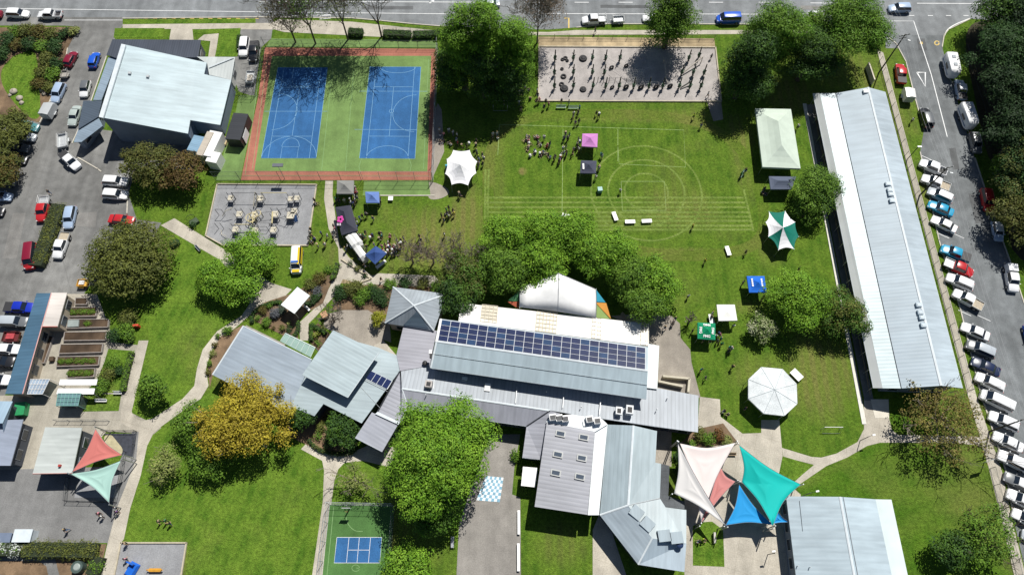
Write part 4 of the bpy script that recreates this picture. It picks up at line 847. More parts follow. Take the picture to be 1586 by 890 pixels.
# trees by gym and playground
T('tree', 'dark olive-brown round tree south of the gymnasium', 228, 250, 7.5, 5.2, [BG[1], OL[1]], leaf=.34, clump=.7, dens=4)
T('tree', 'reddish brown tree touching the gymnasium porch', 280, 262, 6.5, 4.4, [RD[1], BG[0]], leaf=.34, clump=.7, dens=4)
T('tree', 'big dome-shaped olive green tree beside the car park', 197, 398, 9, 8.6, OL, leaf=.36, clump=.75, dens=4.5, crown_h=8, lobes=[(0,0,-.6,7.6,3.8),(2.6,1.5,-.8,5,3),(-2.6,1.2,-.8,5,3),(0,-3,-1,4.9,3),(3,-2.2,-1.1,4.4,2.6),(-3,-2.2,-1.1,4.4,2.6),(0,3.4,-1,4.6,2.6)])
T('tree', 'bright green tree beside the climbing frames, the largest of three', 385, 395, 7, 4.3, BR, group='three bright trees by the path'); T('tree', 'bright green tree at the path, left of the two others', 330, 428, 6, 3.3, BR, group='three bright trees by the path'); T('tree', 'bright green tree at the path, lowest of three', 368, 440, 6, 3.9, BR, group='three bright trees by the path')
# grove north of the hall
for x, y, r, c_, lb_ in ((785,365,4.6,BR,'grove tree at the north-west corner, above the bare trees'),(838,358,4.6,BR,'grove tree on the field side, second from the left'),(888,362,4.4,BR,'grove tree on the field side, north of the stage canopy'),(780,415,4.8,MG,'grove tree on the west side, lower of two'),(835,405,4.6,BR,'grove tree directly left of the canopy top'),(916,392,4.2,BR,'grove tree directly right of the canopy top'),(948,388,4.8,BR,'grove tree on the field side, above the lone end tree'),(978,428,4.6,MG,'grove tree between the canopy and the courtyard'),(1018,440,5.0,BR,'easternmost grove tree, standing out by the lawn'),(1000,470,3.4,MG,'low grove tree over the courtyard edge')):
    T('maple_tree', 'bright green '+lb_, x, y, 9, r, c_, group='bright green trees north of the hall', clump=.95)
T('tree', 'dark olive tree between the bare trees and the bright grove', 718, 425, 7, 4.4, [OL[1], MG[1]], leaf=.34); T('tree', 'dark tree overhanging the pyramid-roofed pavilion', 708, 455, 7, 3.6, [DG[1], MG[1]])
T('tree', 'green tree against the west side of the long block', 1266, 288, 8, 4.6, MG); T('tree', 'low green tree clump below the tree by the long block', 1252, 322, 5, 2.6, MG)
T('maple_tree', 'big bright green round tree on the east lawn', 1240, 462, 8.5, 5.6, BR); T('tree', 'darker green tree leaning against the long block canopy', 1302, 484, 7.5, 4.2, [MG[1], OL[0]])
T('flowering_tree', 'small tree with creamy white flowers on the east lawn', 1180, 505, 4, 2.6, [((.3,.34,.16),(.5,.52,.34)), ((.1,.17,.03),(.16,.24,.05))], leaf=.3, clump=.5)
T('maple_tree', 'very large bright green tree over the lower ball court', 677, 706, 15, 8.7, BR, clump=1.3, crown_h=11); T('tree', 'lower green limb-tree under the biggest tree, by the dark court shade', 668, 775, 8, 4.2, [MG[1], BR[1]])
T('maple_tree', 'bright green tree cut by the bottom edge beside the ball court', 632, 885, 6, 4.2, BR)
T('golden_tree', 'golden yellow tree on the west lawn', 376, 650, 9.5, 7.4, GO, leaf=.3, clump=.75, dens=5, bare=1, trunk=BARKG, fill=1.0); T('tree', 'small fresh green tree at the left foot of the golden tree', 292, 655, 5.5, 3.0, MG); T('small_tree', 'thin pale shrubby tree left of the golden tree, over the lawn', 258, 720, 4.5, 2.4, PALE, fill=.5, bare=1, trunk=BARKG); T('tree', 'green undergrowth tree at the south-west side of the golden tree', 325, 705, 5, 3.6, MG, fill=.7)
T('small_tree', 'round green tree alone on the west lawn', 235, 600, 5.5, 2.7, MG, leaf=.3, clump=.6)
T('round_tree', 'clipped dark round tree beside the golden tree', 464, 648, 5, 2.5, [DG[1], MG[1]], leaf=.26, clump=.45, dens=8); T('round_tree', 'clipped dark round tree in the walled garden bed', 528, 662, 5, 3.2, [DG[1], MG[1]], leaf=.26, clump=.45, dens=8)
T('sparse_tree', 'sparse olive-brown tree at the south end of the long block', 1462, 648, 8, 6.8, [((.17,.15,.035),(.24,.21,.05)), OL[0], ((.13,.1,.03),(.2,.15,.05))], fill=.6, bare=2, leaf=.3, clump=.7, trunk=BARKG, dens=2.4)
T('sparse_tree', 'open green tree near the bottom right corner', 1526, 826, 7.5, 4.9, MG, fill=.6, bare=2, leaf=.32, clump=.7, dens=2.6); T('tree', 'dark green tree at the bottom right, left of the open one', 1476, 850, 6, 3.0, [DG[1], MG[1]])
T('small_tree', 'thin pale budding tree on the small lawn by the ball court', 548, 742, 5, 3.0, PALE, fill=.3, bare=2, leaf=.25, clump=.6, trunk=BARKG)
T('tree', 'olive tree covering cars at the left edge', 8, 205, 6.5, 5.2, [OL[0], OL[1]], leaf=.32, clump=.6, fill=.9); T('tree', 'brownish tree below the olive one at the left edge, over parked cars', 2, 262, 5.5, 3.6, [BG[0], OL[1]], leaf=.32, clump=.6, fill=.8)
T('small_tree', 'bright yellow-green round shrub tree in the courtyard corner', 585, 492, 3, 1.5, [((.22,.24,.015),(.32,.33,.03))], leaf=.25, clump=.4)
# bare trees
def bare(name, label, px, py, hgt, spread, group, seed, leafy=None, lean=(0,0), fill=.2, mat=BARKG, depth=4):
    b = P(px, py); rng = random.Random(seed); t = thing(name, label, 'tree', (b.x, b.y, 0), group); mb = MB()
    mb.tube([b, b+Vector((lean[0]*.2, lean[1]*.2, hgt*.3))], [.2, .15], 7)
    tk = part('trunk', mb, mat, t, 40); mb = MB()
    for k in range(6):
        a = k*6.283/6+rng.uniform(-.4, .4); s0 = b+Vector((lean[0]*.2, lean[1]*.2, hgt*rng.uniform(.2, .3)))
        branches(mb, s0, Vector((math.cos(a)*spread, math.sin(a)*spread, 1)).normalized(), hgt*.36, .09, depth-1, rng, .7, .12, .034)
    part('branches', mb, mat, t)
    if leafy:
        L_ = [(b.x+lean[0]+rng.uniform(-1, 1)*hgt*.22*spread, b.y+lean[1]+rng.uniform(-1, 1)*hgt*.22*spread, hgt*rng.uniform(.5, .85), hgt*.28, hgt*.28, hgt*.2) for _ in range(5)]
        me = leaves_mesh('crown', L_, .22, 1.6, [leafm(*c) for c in leafy], seed, .55, off=ORG[t.name], fill=fill)
        o = bpy.data.objects.new('crown', me); COL.objects.link(o); o.parent = t
g_ = 'bare trees in a row above the tennis courts'
bare('bare_tree', 'budding bare tree with dark trunk above the left tennis court', 489, 68, 19, .55, g_, 1, MG, fill=.4, mat=BARKT, depth=5); bare('bare_tree', 'budding bare tree, middle of the row above the courts', 539, 62, 18, .5, g_, 2, [PALE[0]], fill=.35, mat=BARKT, depth=5); bare('bare_tree', 'leafless spreading tree, rightmost of the row above the courts', 591, 57, 17, .6, g_, 3, mat=BARKT, depth=5)
bare('bare_tree', 'brown budding tree beneath the leftmost one above the courts', 458, 66, 13, .7, g_, 4, BG, fill=.3, mat=BARKT)
bare('blossom_tree', 'pinkish brown bare tree between the tall clump and the pole playground', 832, 66, 15, .6, None, 5, TW, fill=.7, depth=5)
g_ = 'bare trees on the lawn west of the grove'
for i, (x, y, h, lb_) in enumerate(((640,407,6.5,'leafless tree nearest the dark blue gazebo'), (672,407,7,'leafless tree, second from the blue gazebo'), (702,412,7.5,'leafless tree with a thick trunk near the dark olive tree'), (732,412,7,'leafless tree closest to the bright grove'))): bare('bare_tree', lb_, x, y, h, .75, g_, 20+i, TW if i < 2 else None, fill=.1)
bare('bare_tree', 'gnarled bare tree over the courtyard garden', 518, 498, 5, 1.2, None, 30, mat=BARKG); bare('sapling', 'leafless sapling on the east lawn beside the courtyard', 1066, 500, 3.5, .5, None, 31, depth=3)
# shrubs
def shrub(label, px, py, r, cols, name='shrub', group=None, h=None, leaf=.24, clump=.4, seed=None, dens=5, cat='shrub'):
    global sd; sd += 1; h = h or r*1.2; c = P(px, py, h*.5); b = (c.x, c.y, 0); t = thing(name, label, cat, b, group)
    mb = MB(); rng = random.Random(sd)
    for k in range(3): a = k*2.1; mb.tube([b, (c.x+math.cos(a)*r*.5, c.y+math.sin(a)*r*.5, h*.7)], [.05, .02], 4)
    part('stem', mb, BARKT, t)
    L_ = [(c.x, c.y, h*.48, r*.8, r*.8, h*.42)]+([(c.x+math.cos(a)*r*.45, c.y+math.sin(a)*r*.45, h*.45, r*.5, r*.5, h*.35) for a in (rng.uniform(0, 6), rng.uniform(0, 6), rng.uniform(0, 6))] if r > .9 else [])
    me = leaves_mesh('foliage', L_, leaf, dens, [leafm(*c_) for c_ in cols], sd, clump, off=b); o = bpy.data.objects.new('foliage', me); COL.objects.link(o); o.parent = t
    return t
gl = 'shrubs of the garden at the top left'
SHR = [(8,62,2.4,DG,'dark bush at the left edge of the top left garden'),(22,48,2.0,MG,'green bush by the kerb, leftmost of the top left garden'),(40,48,2.2,OL,'olive bush by the kerb below the white wagon'),(58,50,2.2,BG,'brownish bush by the kerb between the two white vehicles'),(80,52,2.0,OL,'olive bush by the kerb below the white ute'),(100,52,1.7,DG,'dark bush nearest the car park entrance'),(45,66,2.2,DG,'dark bush above the tip of the kidney lawn'),(65,70,2.0,MG,'green bush behind the kidney lawn tip'),(85,72,2.3,DG,'dark bush beside the maroon car'),(72,92,2.2,OL,'olive bush beside the lawn, first below its tip'),(88,98,2.0,DG,'dark bush next to the rear of the maroon car'),(66,112,2.0,OL,'olive bush at mid height of the kidney lawn'),(80,115,2.1,MG,'green bush between the kidney lawn and the small trailer'),(60,130,1.9,BG,'brown-green bush low beside the kidney lawn'),(74,134,1.7,OL,'olive bush above the silver wagon'),(0,82,2.2,DG,'dark bush left of the kidney lawn'),(115,48,1.4,PALE,'pale yellow-green clipped bush at the car park entrance'),(28,70,2.0,BG,'brownish bush above the left end of the kidney lawn')]
for x, y, r, c_, l_ in SHR: shrub(l_, x, y, r, c_, group=gl, h=r*.95, clump=.5, leaf=.3, dens=4)
gt = 'round bushes of the shelter garden'
for x, y, r, c_, l_ in ((407,480,.95,BG,'brown-green ball bush, upper of the pair at the bed bend'),(417,474,.7,MG,'small green ball bush nearest the shelter roof'),(399,492,.7,MG,'green ball bush at the left end of the bed'),(412,498,1.0,MG,'largest green ball bush in the bed'),(424,508,.5,BG,'tiny brown tuft in the bed centre'),(436,508,.8,OL,'olive bush in the bed centre'),(447,510,.8,DG,'dark bush at the right end of the bed'),(448,500,.6,PALE,'pale bush right of the bed centre'),(425,484,1.2,[((.09,.1,.11),(.15,.16,.18))],'grey-leaved lavender mound left of the shelter'),(437,478,1.1,[((.05,.08,.05),(.08,.11,.08))],'dark grey-green mound under the shelter edge'),
    (338,519,.7,MG,'ball bush, topmost in the row beside the west wing'),(333,533,.7,BG,'ball bush, second in the row beside the west wing'),(329,547,.8,PALE,'pale ball bush, third in the row beside the west wing'),(325,562,.7,MG,'ball bush, fourth in the row beside the west wing'),(322,576,.7,BG,'ball bush, lowest in the row beside the west wing'),(352,512,1.0,MG,'wider bush at the top corner of the west wing')): shrub(l_, x, y, r, c_, 'round_bush', gt, leaf=.18, clump=.3, dens=8)
gc_ = 'dark bushes north of the courtyard'
for x, y, r, c_, l_ in ((545,445,2.2,OL,'olive bush above the bare courtyard tree'),(528,455,2.0,DG,'dark bush left of the courtyard, beneath the bare tree'),(560,460,1.9,MG,'green bush at the top edge of the courtyard'),(580,455,2.0,DG,'dark bush between courtyard and pavilion, left one'),(595,462,1.7,DG,'dark bush touching the pavilion roof'),(570,448,1.6,MG,'green bush under the path edge'),(605,440,1.5,MG,'green bush behind the pavilion corner'),(630,437,1.6,DG,'dark bush behind the pavilion, first along the path'),(655,438,1.5,OL,'olive bush behind the pavilion, second along the path'),(680,442,1.8,MG,'green bush behind the pavilion, third along the path'),(500,505,.6,PALE,'yellowish low bush in the triangular bed'),(490,518,.9,[((.2,.26,.03),(.3,.35,.06))],'lime bush at the tip of the triangular bed'),(493,530,.8,MG,'green bush at the base of the triangular bed'),
   (495,430,1.6,BG,'brown bush on the bed between lawn and path'),(480,440,1.4,OL,'olive bush on the bed near the shelter'),(507,418,1.0,MG,'narrow green bush at the top of that bed'),(492,452,1.2,[((.08,.09,.09),(.13,.14,.15))],'grey shrub between the shelter and the path'),(486,460,1.0,DG,'dark bush touching the shelter corner'),
   (542,408,.7,DG,'dark tuft at the top of the triangular tan bed'),(554,416,.9,OL,'olive tuft in the middle of the tan bed'),(565,426,.7,DG,'dark tuft at the lower corner of the tan bed')): shrub(l_, x, y, r, c_, group=gc_, h=r*.9, clump=.45)
for x, y, r, c_, l_ in ((497,662,1.0,OL,'upright olive bush in the walled bed'),(492,675,.9,MG,'small bright bush at the left of the walled bed'),(505,648,.8,BG,'brown tuft at the top of the walled bed'),(545,690,1.2,DG,'dark bush at the right side of the walled bed'),(512,685,1.3,DG,'dark bush in the middle of the walled bed'),(1068,690,1.1,MG,'green bush at the left end of the sail bed'),(1085,672,1.3,OL,'olive bush in the sail bed'),(1098,678,1.4,MG,'largest green bush in the sail bed'),(1115,672,1.2,RD,'reddish bush in the sail bed'),(1126,682,1.1,PALE,'pale bush at the right end of the sail bed'),(1054,706,1.2,DG,'dark bush under the white sail corner'),(1053,728,1.2,DG,'dark bush by the wall left of the white sails'),(797,703,1.2,MG,'bush beside the white porch canopy'),
   (298,348,.9,DG,'small bush in the planter beside the diagonal path'),(272,376,1.0,DG,'small bush at the foot of the dome tree'),(195,512,2.0,MG,'green bush beside the raised beds, upper'),(178,520,1.7,DG,'dark bush beside the raised beds, lower'),(200,490,2.0,OL,'olive bush beside the lawn edge under the dome tree shade'),(175,560,1.7,MG,'garden bush left of the hooked lawn, upper'),(165,580,1.7,OL,'garden bush left of the hooked lawn, middle'),(155,597,1.8,MG,'garden bush left of the hooked lawn, lower'),(182,573,1.1,DG,'dark bush inside the hooked lawn'),(1550,252,1.6,MG,'bush on the verge below the second caravan')): shrub(l_, x, y, r, c_, clump=.45)
# hedges
def hedge(label, pts, wdt, h, cols, flower=None):
    global sd; sd += 1; q = pxs(pts, h*.5); b = q[len(q)//2].copy(); b.z = 0; t = thing('hedge', label, 'hedge', b)
    mb = MB(); 
    for i in range(len(q)-1):
        d = q[i+1]-q[i]; c = (q[i]+q[i+1])/2; mb.box((c.x, c.y, h*.42), (d.length, wdt*.7, h*.8), math.atan2(d.y, d.x))
    part('branches', mb, M((.02,.03,.012), .95, .3, 3), t); L_ = []
    for i in range(len(q)-1):
        n = max(1, int((q[i+1]-q[i]).length/(wdt*.55)))
        for k in range(n): p = q[i].lerp(q[i+1], (k+.5)/n); L_.append((p.x, p.y, h*.5, wdt*.52, wdt*.52, h*.45))
    me = leaves_mesh('foliage', L_, .2, 6, [leafm(*c) for c in cols], sd, .35, off=ORG[t.name]); o = bpy.data.objects.new('foliage', me); COL.objects.link(o); o.parent = t
hedge('long olive hedge on the island between parked cars', [(93,318),(80,350),(68,385),(56,412)], 3.6, 1.6, OL)
hedge('clipped green hedge at the bottom left, above the mulch garden', [(38,851),(100,851),(150,852)], 3.0, 1.7, OL); hedge('white-flowering piece of hedge at the bottom left edge', [(-10,850),(36,850)], 2.8, 1.6, [((.5,.55,.5),(.68,.7,.66)), MG[0]])
hedge('green hedge end by the path at the bottom left', [(154,862),(143,890)], 2.6, 1.4, MG)
hedge('low dark clipped hedge curving round the shelter garden', smooth_px([(436,468),(425,468),(402,476),(391,488),(390,500)], 3, False), .7, .7, [DG[1], MG[1]]); hedge('low clipped hedge at the east side of the shelter garden', [(462,498),(462,510),(456,520)], .7, .8, [DG[1], MG[1]])
hedge('low clipped hedge round the triangular bed', [(482,527),(482,502),(505,516)], .7, .8, [DG[1], MG[1]]); hedge('narrow upright hedge at the path fork by the van', [(523,408),(520,420),(514,432)], 1.0, 1.2, MG)
hedge('dark hedge beside the low white shelter path', [(472,470),(482,470),(497,455)], .9, .9, [DG[1]])
hedge('low dark curved hedge around the walled bed', smooth_px([(478,680),(490,693),(508,700),(530,703),(546,700),(553,690)], 3, False), .6, .7, [DG[1], OL[1]])
hedge('dark green hedge along the road behind the courts', [(540,50),(562,51)], 2.2, 1.5, [DG[1], MG[1]]); hedge('dark green hedge behind the right tennis court, middle piece', [(594,52),(636,54)], 2.2, 1.4, [DG[1], MG[1]]); hedge('dark green hedge behind the right tennis court, corner piece', [(640,54),(696,52)], 2.0, 1.3, [DG[1], MG[1]])
hedge('hedge along the raised bed yard and path', [(208,475),(203,500),(200,530)], 1.3, 1.2, MG); hedge('hedge on the right side of the hooked lawn', [(204,545),(196,575),(190,605)], 1.1, 1.1, MG); hedge('narrow hedge beside the gymnasium driveway', [(371,56),(370,75)], 1.0, 1.3, [DG[1]])


# ------------------------------------------------------------------ vehicles
def paint(c, rough=.28): return M(c, rough, .04, 1, spec=.6, key=('paint', c, rough))
GLS = M((.012, .018, .028), .06, .1, 1, spec=.9); TYRE = M((.018, .018, .018), .85, .1, 4); RIM = M((.45, .46, .47), .35, .05, 2, metal=.6); HEADL = M((.7, .72, .74), .15, .05, 1); TAIL = M((.35, .02, .015), .3, .05, 1); PLAS = M((.03, .03, .033), .6, .1, 2)
def loft(mb, secs, capf=True):
    "secs: list of (x, [(y,z)...]) cross-sections"
    n = len(secs[0][1]); b = len(mb.v)
    for x, r in secs: mb.v += [(x, y, z) for y, z in r]
    for i in range(len(secs)-1):
        for k in range(n):
            a = b+i*n+k; c = b+i*n+(k+1) % n; mb.f.append([a, a+n, c+n, c]); mb.m.append(mb.cur)
    if capf:
        mb.f.append([b+k for k in range(n)]); mb.m.append(mb.cur); e = b+(len(secs)-1)*n; mb.f.append([e+k for k in reversed(range(n))]); mb.m.append(mb.cur)
def sec(w_, z0, z1, crown=.04, tuck=.9):
    r = [(-w_*tuck, z0), (-w_, z0+.16), (-w_, z1-.2), (-w_*.95, z1-.05), (-w_*.72, z1), (0, z1+crown)]
    return r+[(-y, z) for y, z in r[-2::-1]]
# profile: L, W, nose h, bonnet h (at screen), belt h, roof h, x of screen base, screen top, rear glass top, rear glass base, tail h   (x from nose=+L/2)
CARK = {'sedan': (4.75, 1.82, .72, .95, .95, 1.44, 1.0, .35, -.95, -1.55, 1.0), 'hatch': (4.1, 1.74, .72, .96, .97, 1.48, .95, .35, -1.45, -1.85, .95), 'wagon': (4.75, 1.86, .8, 1.05, 1.06, 1.68, 1.15, .5, -1.85, -2.2, 1.05),
        'suv': (4.85, 1.92, .86, 1.1, 1.12, 1.78, 1.2, .6, -1.9, -2.25, 1.1), 'ute': (5.25, 1.88, .88, 1.12, 1.12, 1.78, 1.35, .75, -.65, -.9, 1.1), 'van': (5.2, 1.95, .95, 1.2, 1.2, 2.0, 1.9, 1.15, -2.35, -2.5, 1.2)}
PROTO = {}
def wheel_at(root, x, y, r=.33, wd=.22):
    mb = MB(); mb.tube([(x, y-wd/2, r), (x, y+wd/2, r)], r, 14); w_ = part('wheel', mb, TYRE, root, 40)
    mb = MB(); s_ = 1 if y > 0 else -1; mb.tube([(x, y+s_*(wd/2-.02), r), (x, y+s_*(wd/2+.015), r)], r*.62, 10); part('rim', mb, RIM, w_, 40)
def car(kind, col, back=None, roofc=None):
    "vehicle facing +x, origin on the ground at its centre; back: tray / flat / canopy / cage for utes"
    key = (kind, col, back, roofc)
    if key in PROTO: return PROTO[key], False
    L, W, hn, hb, belt, hr, xs, xt, xrt, xrb, ht = CARK[kind]; p = paint(col); h = L/2; w_ = W/2
    t = thing('parked_car', 'x', 'car', (0, 0, 0)); mb = MB()
    xend = -h if kind != 'ute' else -.98
    S_ = [(h, sec(w_*.74, .3, hn-.12)), (h-.12, sec(w_*.9, .24, hn-.02)), (h-.5, sec(w_*.98, .2, hn+.06)), (xs+.05, sec(w_, .18, hb)), (xs-.5, sec(w_, .18, belt)), (0, sec(w_, .18, belt))]
    if kind == 'ute': S_ += [(xend, sec(w_, .2, belt))]
    else: S_ += [(xrb+.3, sec(w_, .18, belt)), (-h+.35, sec(w_*.98, .22, ht)), (-h+.08, sec(w_*.92, .26, ht-.05)), (-h, sec(w_*.84, .34, ht-.18))]
    loft(mb, S_); part('body', mb, p, t, 35)
    def gs(w0, z0, w1, z1): return [(-w0, z0), (-w1, z1), (0, z1+.02), (w1, z1), (w0, z0)]
    mb = MB(); z0 = belt-.04; wt = w_*.78
    loft(mb, [(xs, gs(w_*.84, z0, w_*.83, z0+.03)), (xt, gs(w_*.93, z0, wt, hr-.05)), (xrt, gs(w_*.93, z0, wt, hr-.05)), (xrb, gs(w_*.86, z0, w_*.84, z0+.05))]); part('windows', mb, GLS, t)
    mb = MB(); rs = lambda q, z: [(-wt*q, z-.07), (-wt*q, z), (-wt*q*.85, z+.045), (0, z+.065), (wt*q*.85, z+.045), (wt*q, z), (wt*q, z-.07)]
    loft(mb, [(xt+.08, rs(.94, hr-.06)), (xt-.15, rs(1.01, hr-.02)), ((xt+xrt)/2, rs(1.02, hr)), (xrt+.15, rs(1.01, hr-.02)), (xrt-.06, rs(.95, hr-.07))])
    for x0, x1 in ((xs, xt), (xrb, xrt)):
        for s_ in (-1, 1): mb.tube([(x0, s_*w_*.85, z0+.03), (x1, s_*wt*.99, hr-.05)], .045, 4)
    part('roof', mb, paint(roofc) if roofc else p, t, 35)
    for s_ in (-1, 1):
        mb = MB(); mb.box((h-.16, s_*w_*.68, hn-.1), (.2, .34, .15)); part('headlight', mb, HEADL, t)
        mb = MB(); mb.box(((-h+.03), s_*w_*.76, (ht if kind != 'ute' else 1.0)-.25), (.09, .2, .26)); part('tail_light', mb, TAIL, t)
        mb = MB(); mb.box((xs-.15, s_*(w_+.1), belt+.03), (.12, .2, .15)); part('mirror', mb, p, t)
        for x in (h-.85, -h+.95): wheel_at(t, x, s_*(w_-.08), .37 if kind in ('ute', 'suv') else .33)
    mb = MB(); mb.box((0, 0, .3), (L*.9, W*.8, .2)); part('chassis', mb, PLAS, t)
    if kind == 'ute':
        x0, x1 = -h+.04, -1.02; c = (x0+x1)/2; l = x1-x0
        mb = MB()
        if back in (None, 'tray', 'lid'):
            mb.box((c, 0, .62), (l, W*.96, .08)); 
            for s_ in (-1, 1): mb.box((c, s_*(w_*.95-.04), .85), (l, .08, .52)); mb.box((c, s_*(w_*.95+.02), .55), (l*.5, .1, .3))
            mb.box((x0+.04, 0, .85), (.08, W*.92, .52)); mb.box((x1-.04, 0, .85), (.08, W*.92, .5)); part('tray', mb, p, t)
            if back == 'lid': mb = MB(); mb.box((c, 0, 1.13), (l, W*.93, .05)); part('tray_cover', mb, PLAS, t)
            else: mb = MB(); mb.box((c, 0, .67), (l-.16, W*.84, .03)); part('tray_liner', mb, PLAS, t)
        elif back == 'canopy': mb.box((c, 0, 1.2), (l, W*.95, 1.1), 0, .93); part('canopy', mb, paint(roofc or col), t)
        else:
            mb.box((c, 0, .85), (l+.15, W, .08)); mb.box((c, 0, .7), (l, .9, .2)); o_ = part('flat_tray', mb, M((.42,.36,.27),.8,.15,3) if back == 'flat' else GALV, t); mb = MB()
            for s_ in (-1, 1): mb.box((c, s_*(W/2-.02), .98), (l+.15, .04, .24))
            mb.box((x0-.05, 0, .98), (.04, W, .24)); part('tray_side', mb, GALV, t)
            if back == 'cage':
                mb = MB()
                for z in (1.3, 1.7): mb.tube([(x0, -w_+.05, z), (x1, -w_+.05, z), (x1, w_-.05, z), (x0, w_-.05, z), (x0, -w_+.05, z)], .035, 4)
                for x, y in ((x0, -w_+.05), (x1, -w_+.05), (x1, w_-.05), (x0, w_-.05)): mb.tube([(x, y, .9), (x, y, 1.7)], .04, 4)
                part('cage', mb, WHITE, t)
    PROTO[key] = t; return t, True
def caravan(L=5.4, W=2.3, stripe=True):
    t = thing('caravan', 'x', 'caravan', (0, 0, 0)); mb = MB(); w_ = W/2
    def s(q, zt): return [(-w_*q, .55), (-w_*q, zt-.25), (-w_*q*.9, zt-.04), (0, zt+.03), (w_*q*.9, zt-.04), (w_*q, zt-.25), (w_*q, .55)]
    loft(mb, [(L/2, s(.6, 1.9)), (L/2-.3, s(.86, 2.35)), (L/2-.8, s(.98, 2.55)), (0, s(1, 2.6)), (-L/2+.1, s(1, 2.58)), (-L/2, s(.96, 2.45))]); part('body', mb, paint((.74,.75,.76)), t, 50)
    for x in (.7, -1.3): mb = MB(); mb.box((x, 0, 2.66), (.7, .7, .12)); part('roof_hatch', mb, M((.3,.33,.36),.3,.1,2), t)
    for s_ in (-1, 1):
        mb = MB(); mb.box((.3, s_*w_, 1.6), (1.6, .05, .6)); part('window', mb, GLS, t); mb = MB(); mb.box((0, s_*(w_+.01), 1.05), (L*.85, .03, .18)); part('stripe', mb, paint((.05,.12,.3)), t)
        wheel_at(t, -.3, s_*(w_-.1), .34)
    mb = MB(); mb.tube([(L/2-.4, -.6, .5), (L/2+1.0, 0, .5), (L/2-.4, .6, .5)], .05, 5); mb.tube([(L/2+.9, 0, .5), (L/2+.9, 0, .05)], .03, 5); part('drawbar', mb, STEEL, t); return t
def trailer(L=2.6, W=1.6, hh=.45, cage=False, boxed=False, load=None, col=None):
    t = thing('trailer', 'x', 'trailer', (0, 0, 0)); mb = MB(); mat_ = paint(col) if col else GALV
    if boxed:
        loft(mb, [(L/2, [(-W/2*.9, .5), (-W/2*.9, 1.5), (0, 1.75), (W/2*.9, 1.5), (W/2*.9, .5)]), (L/2-.6, [(-W/2, .5), (-W/2, 2.1), (0, 2.3), (W/2, 2.1), (W/2, .5)]), (-L/2, [(-W/2, .5), (-W/2, 2.1), (0, 2.3), (W/2, 2.1), (W/2, .5)])]); part('body', mb, mat_, t, 30)
        mb = MB(); mb.box((-L/2-.03, 0, 1.2), (.05, W*.8, 1.3)); part('door', mb, GALV, t)
    else:
        mb.box((0, 0, .55), (L, W, .06))
        for s_ in (-1, 1): mb.box((0, s_*W/2, .55+hh/2), (L, .05, hh)); mb.box((s_*L/2, 0, .55+hh/2), (.05, W, hh))
        part('tray', mb, mat_, t)
        if cage:
            mb = MB()
            for z in (1.1, 1.45): mb.tube([(L/2, -W/2, z), (L/2, W/2, z), (-L/2, W/2, z), (-L/2, -W/2, z), (L/2, -W/2, z)], .03, 4)
            for k in range(5):
                for s_ in (-1, 1): x = -L/2+k*L/4; mb.tube([(x, s_*W/2, .6), (x, s_*W/2, 1.45)], .025, 4)
            part('cage', mb, WHITE, t)
        if load: mb = MB(); mb.box((-.2, .1, .75), (L*.5, W*.6, .3)); part('load', mb, M(load, .8, .2, 3), t)
    for s_ in (-1, 1):
        wheel_at(t, -.1, s_*(W/2+.12), .3, .18); mb = MB(); mb.box((-.1, s_*(W/2+.12), .64), (.9, .24, .05)); part('mudguard', mb, mat_, t)
    mb = MB(); mb.tube([(L/2, -.5, .45), (L/2+1.1, 0, .45), (L/2, .5, .45)], .04, 5); part('drawbar', mb, STEEL, t); return t
def put(proto, fresh, rear, front, label, group, name=None, cat=None, z=.9):
    a, b = P(*rear, z), P(*front, z); c = (a+b)/2; d = b-a; rz = math.atan2(d.y, d.x); loc = (c.x, c.y, 0.03)
    if fresh: proto.location = loc; proto.rotation_euler = (0, 0, rz); o = proto
    else: o = dup(proto, loc, rz)
    o['label'] = label
    if group: o['group'] = group
    if name: o.name = name
    o['category'] = cat or o['category']; return o
Wt, Si, Gy, Bk, Nv = (.75,.76,.77), (.42,.46,.5), (.13,.14,.15), (.015,.016,.02), (.015,.025,.07)
Rd, Dr, Bl, Tl, LB = (.45,.02,.025), (.2,.01,.03), (.015,.1,.55), (.02,.3,.5), (.35,.45,.6)
def V(kind, col, rear, front, label, group, back=None, roofc=None):
    t, fresh = car(kind, col, back, roofc); n, c = {'ute': ('utility_truck', 'utility truck'), 'van': ('van', 'van')}.get(kind, ('parked_car', 'car')); return put(t, fresh, rear, front, label, group, n, c)
G1 = 'vehicles angle-parked along the west kerb of the side road'
V('ute', Wt, (1467,268), (1425,250), 'white ute with a tray, the first of the angle-parked row from the top', G1)
V('ute', Wt, (1473,292), (1426,273), 'white ute with a beige flat tray, second in the angle-parked row', G1, 'flat')
V('wagon', Si, (1479,312), (1435,292), 'silver white-roofed long wagon, third in the angle-parked row', G1, None, Wt)
V('sedan', Tl, (1477,330), (1439,314), 'bright teal blue sedan in the angle-parked row', G1)
V('sedan', Wt, (1482,356), (1444,337), 'white sedan with a sunroof just below the teal blue sedan', G1)
V('ute', Tl, (1503,401), (1458,383), 'teal blue ute with a pale tray, just above the red ute', G1, 'lid')
V('ute', Rd, (1462,404), (1509,424), 'red ute backed in with a white tray', G1, 'flatw')
V('wagon', Wt, (1508,445), (1467,427), 'white wagon directly below the red ute', G1)
V('ute', Wt, (1524,477), (1475,450), 'white ute with a beige flat tray, level with the lower roof skylights', G1, 'flat')
V('sedan', Wt, (1533,522), (1490,503), 'white sedan, first below the gap in the angle-parked row', G1)
V('suv', Gy, (1543,550), (1496,530), 'dark grey SUV with a pale bonnet and roof rails', G1, None, Si)
V('sedan', Nv, (1547,576), (1508,558), 'dark navy sedan, the only nearly black car in the lower row', G1)
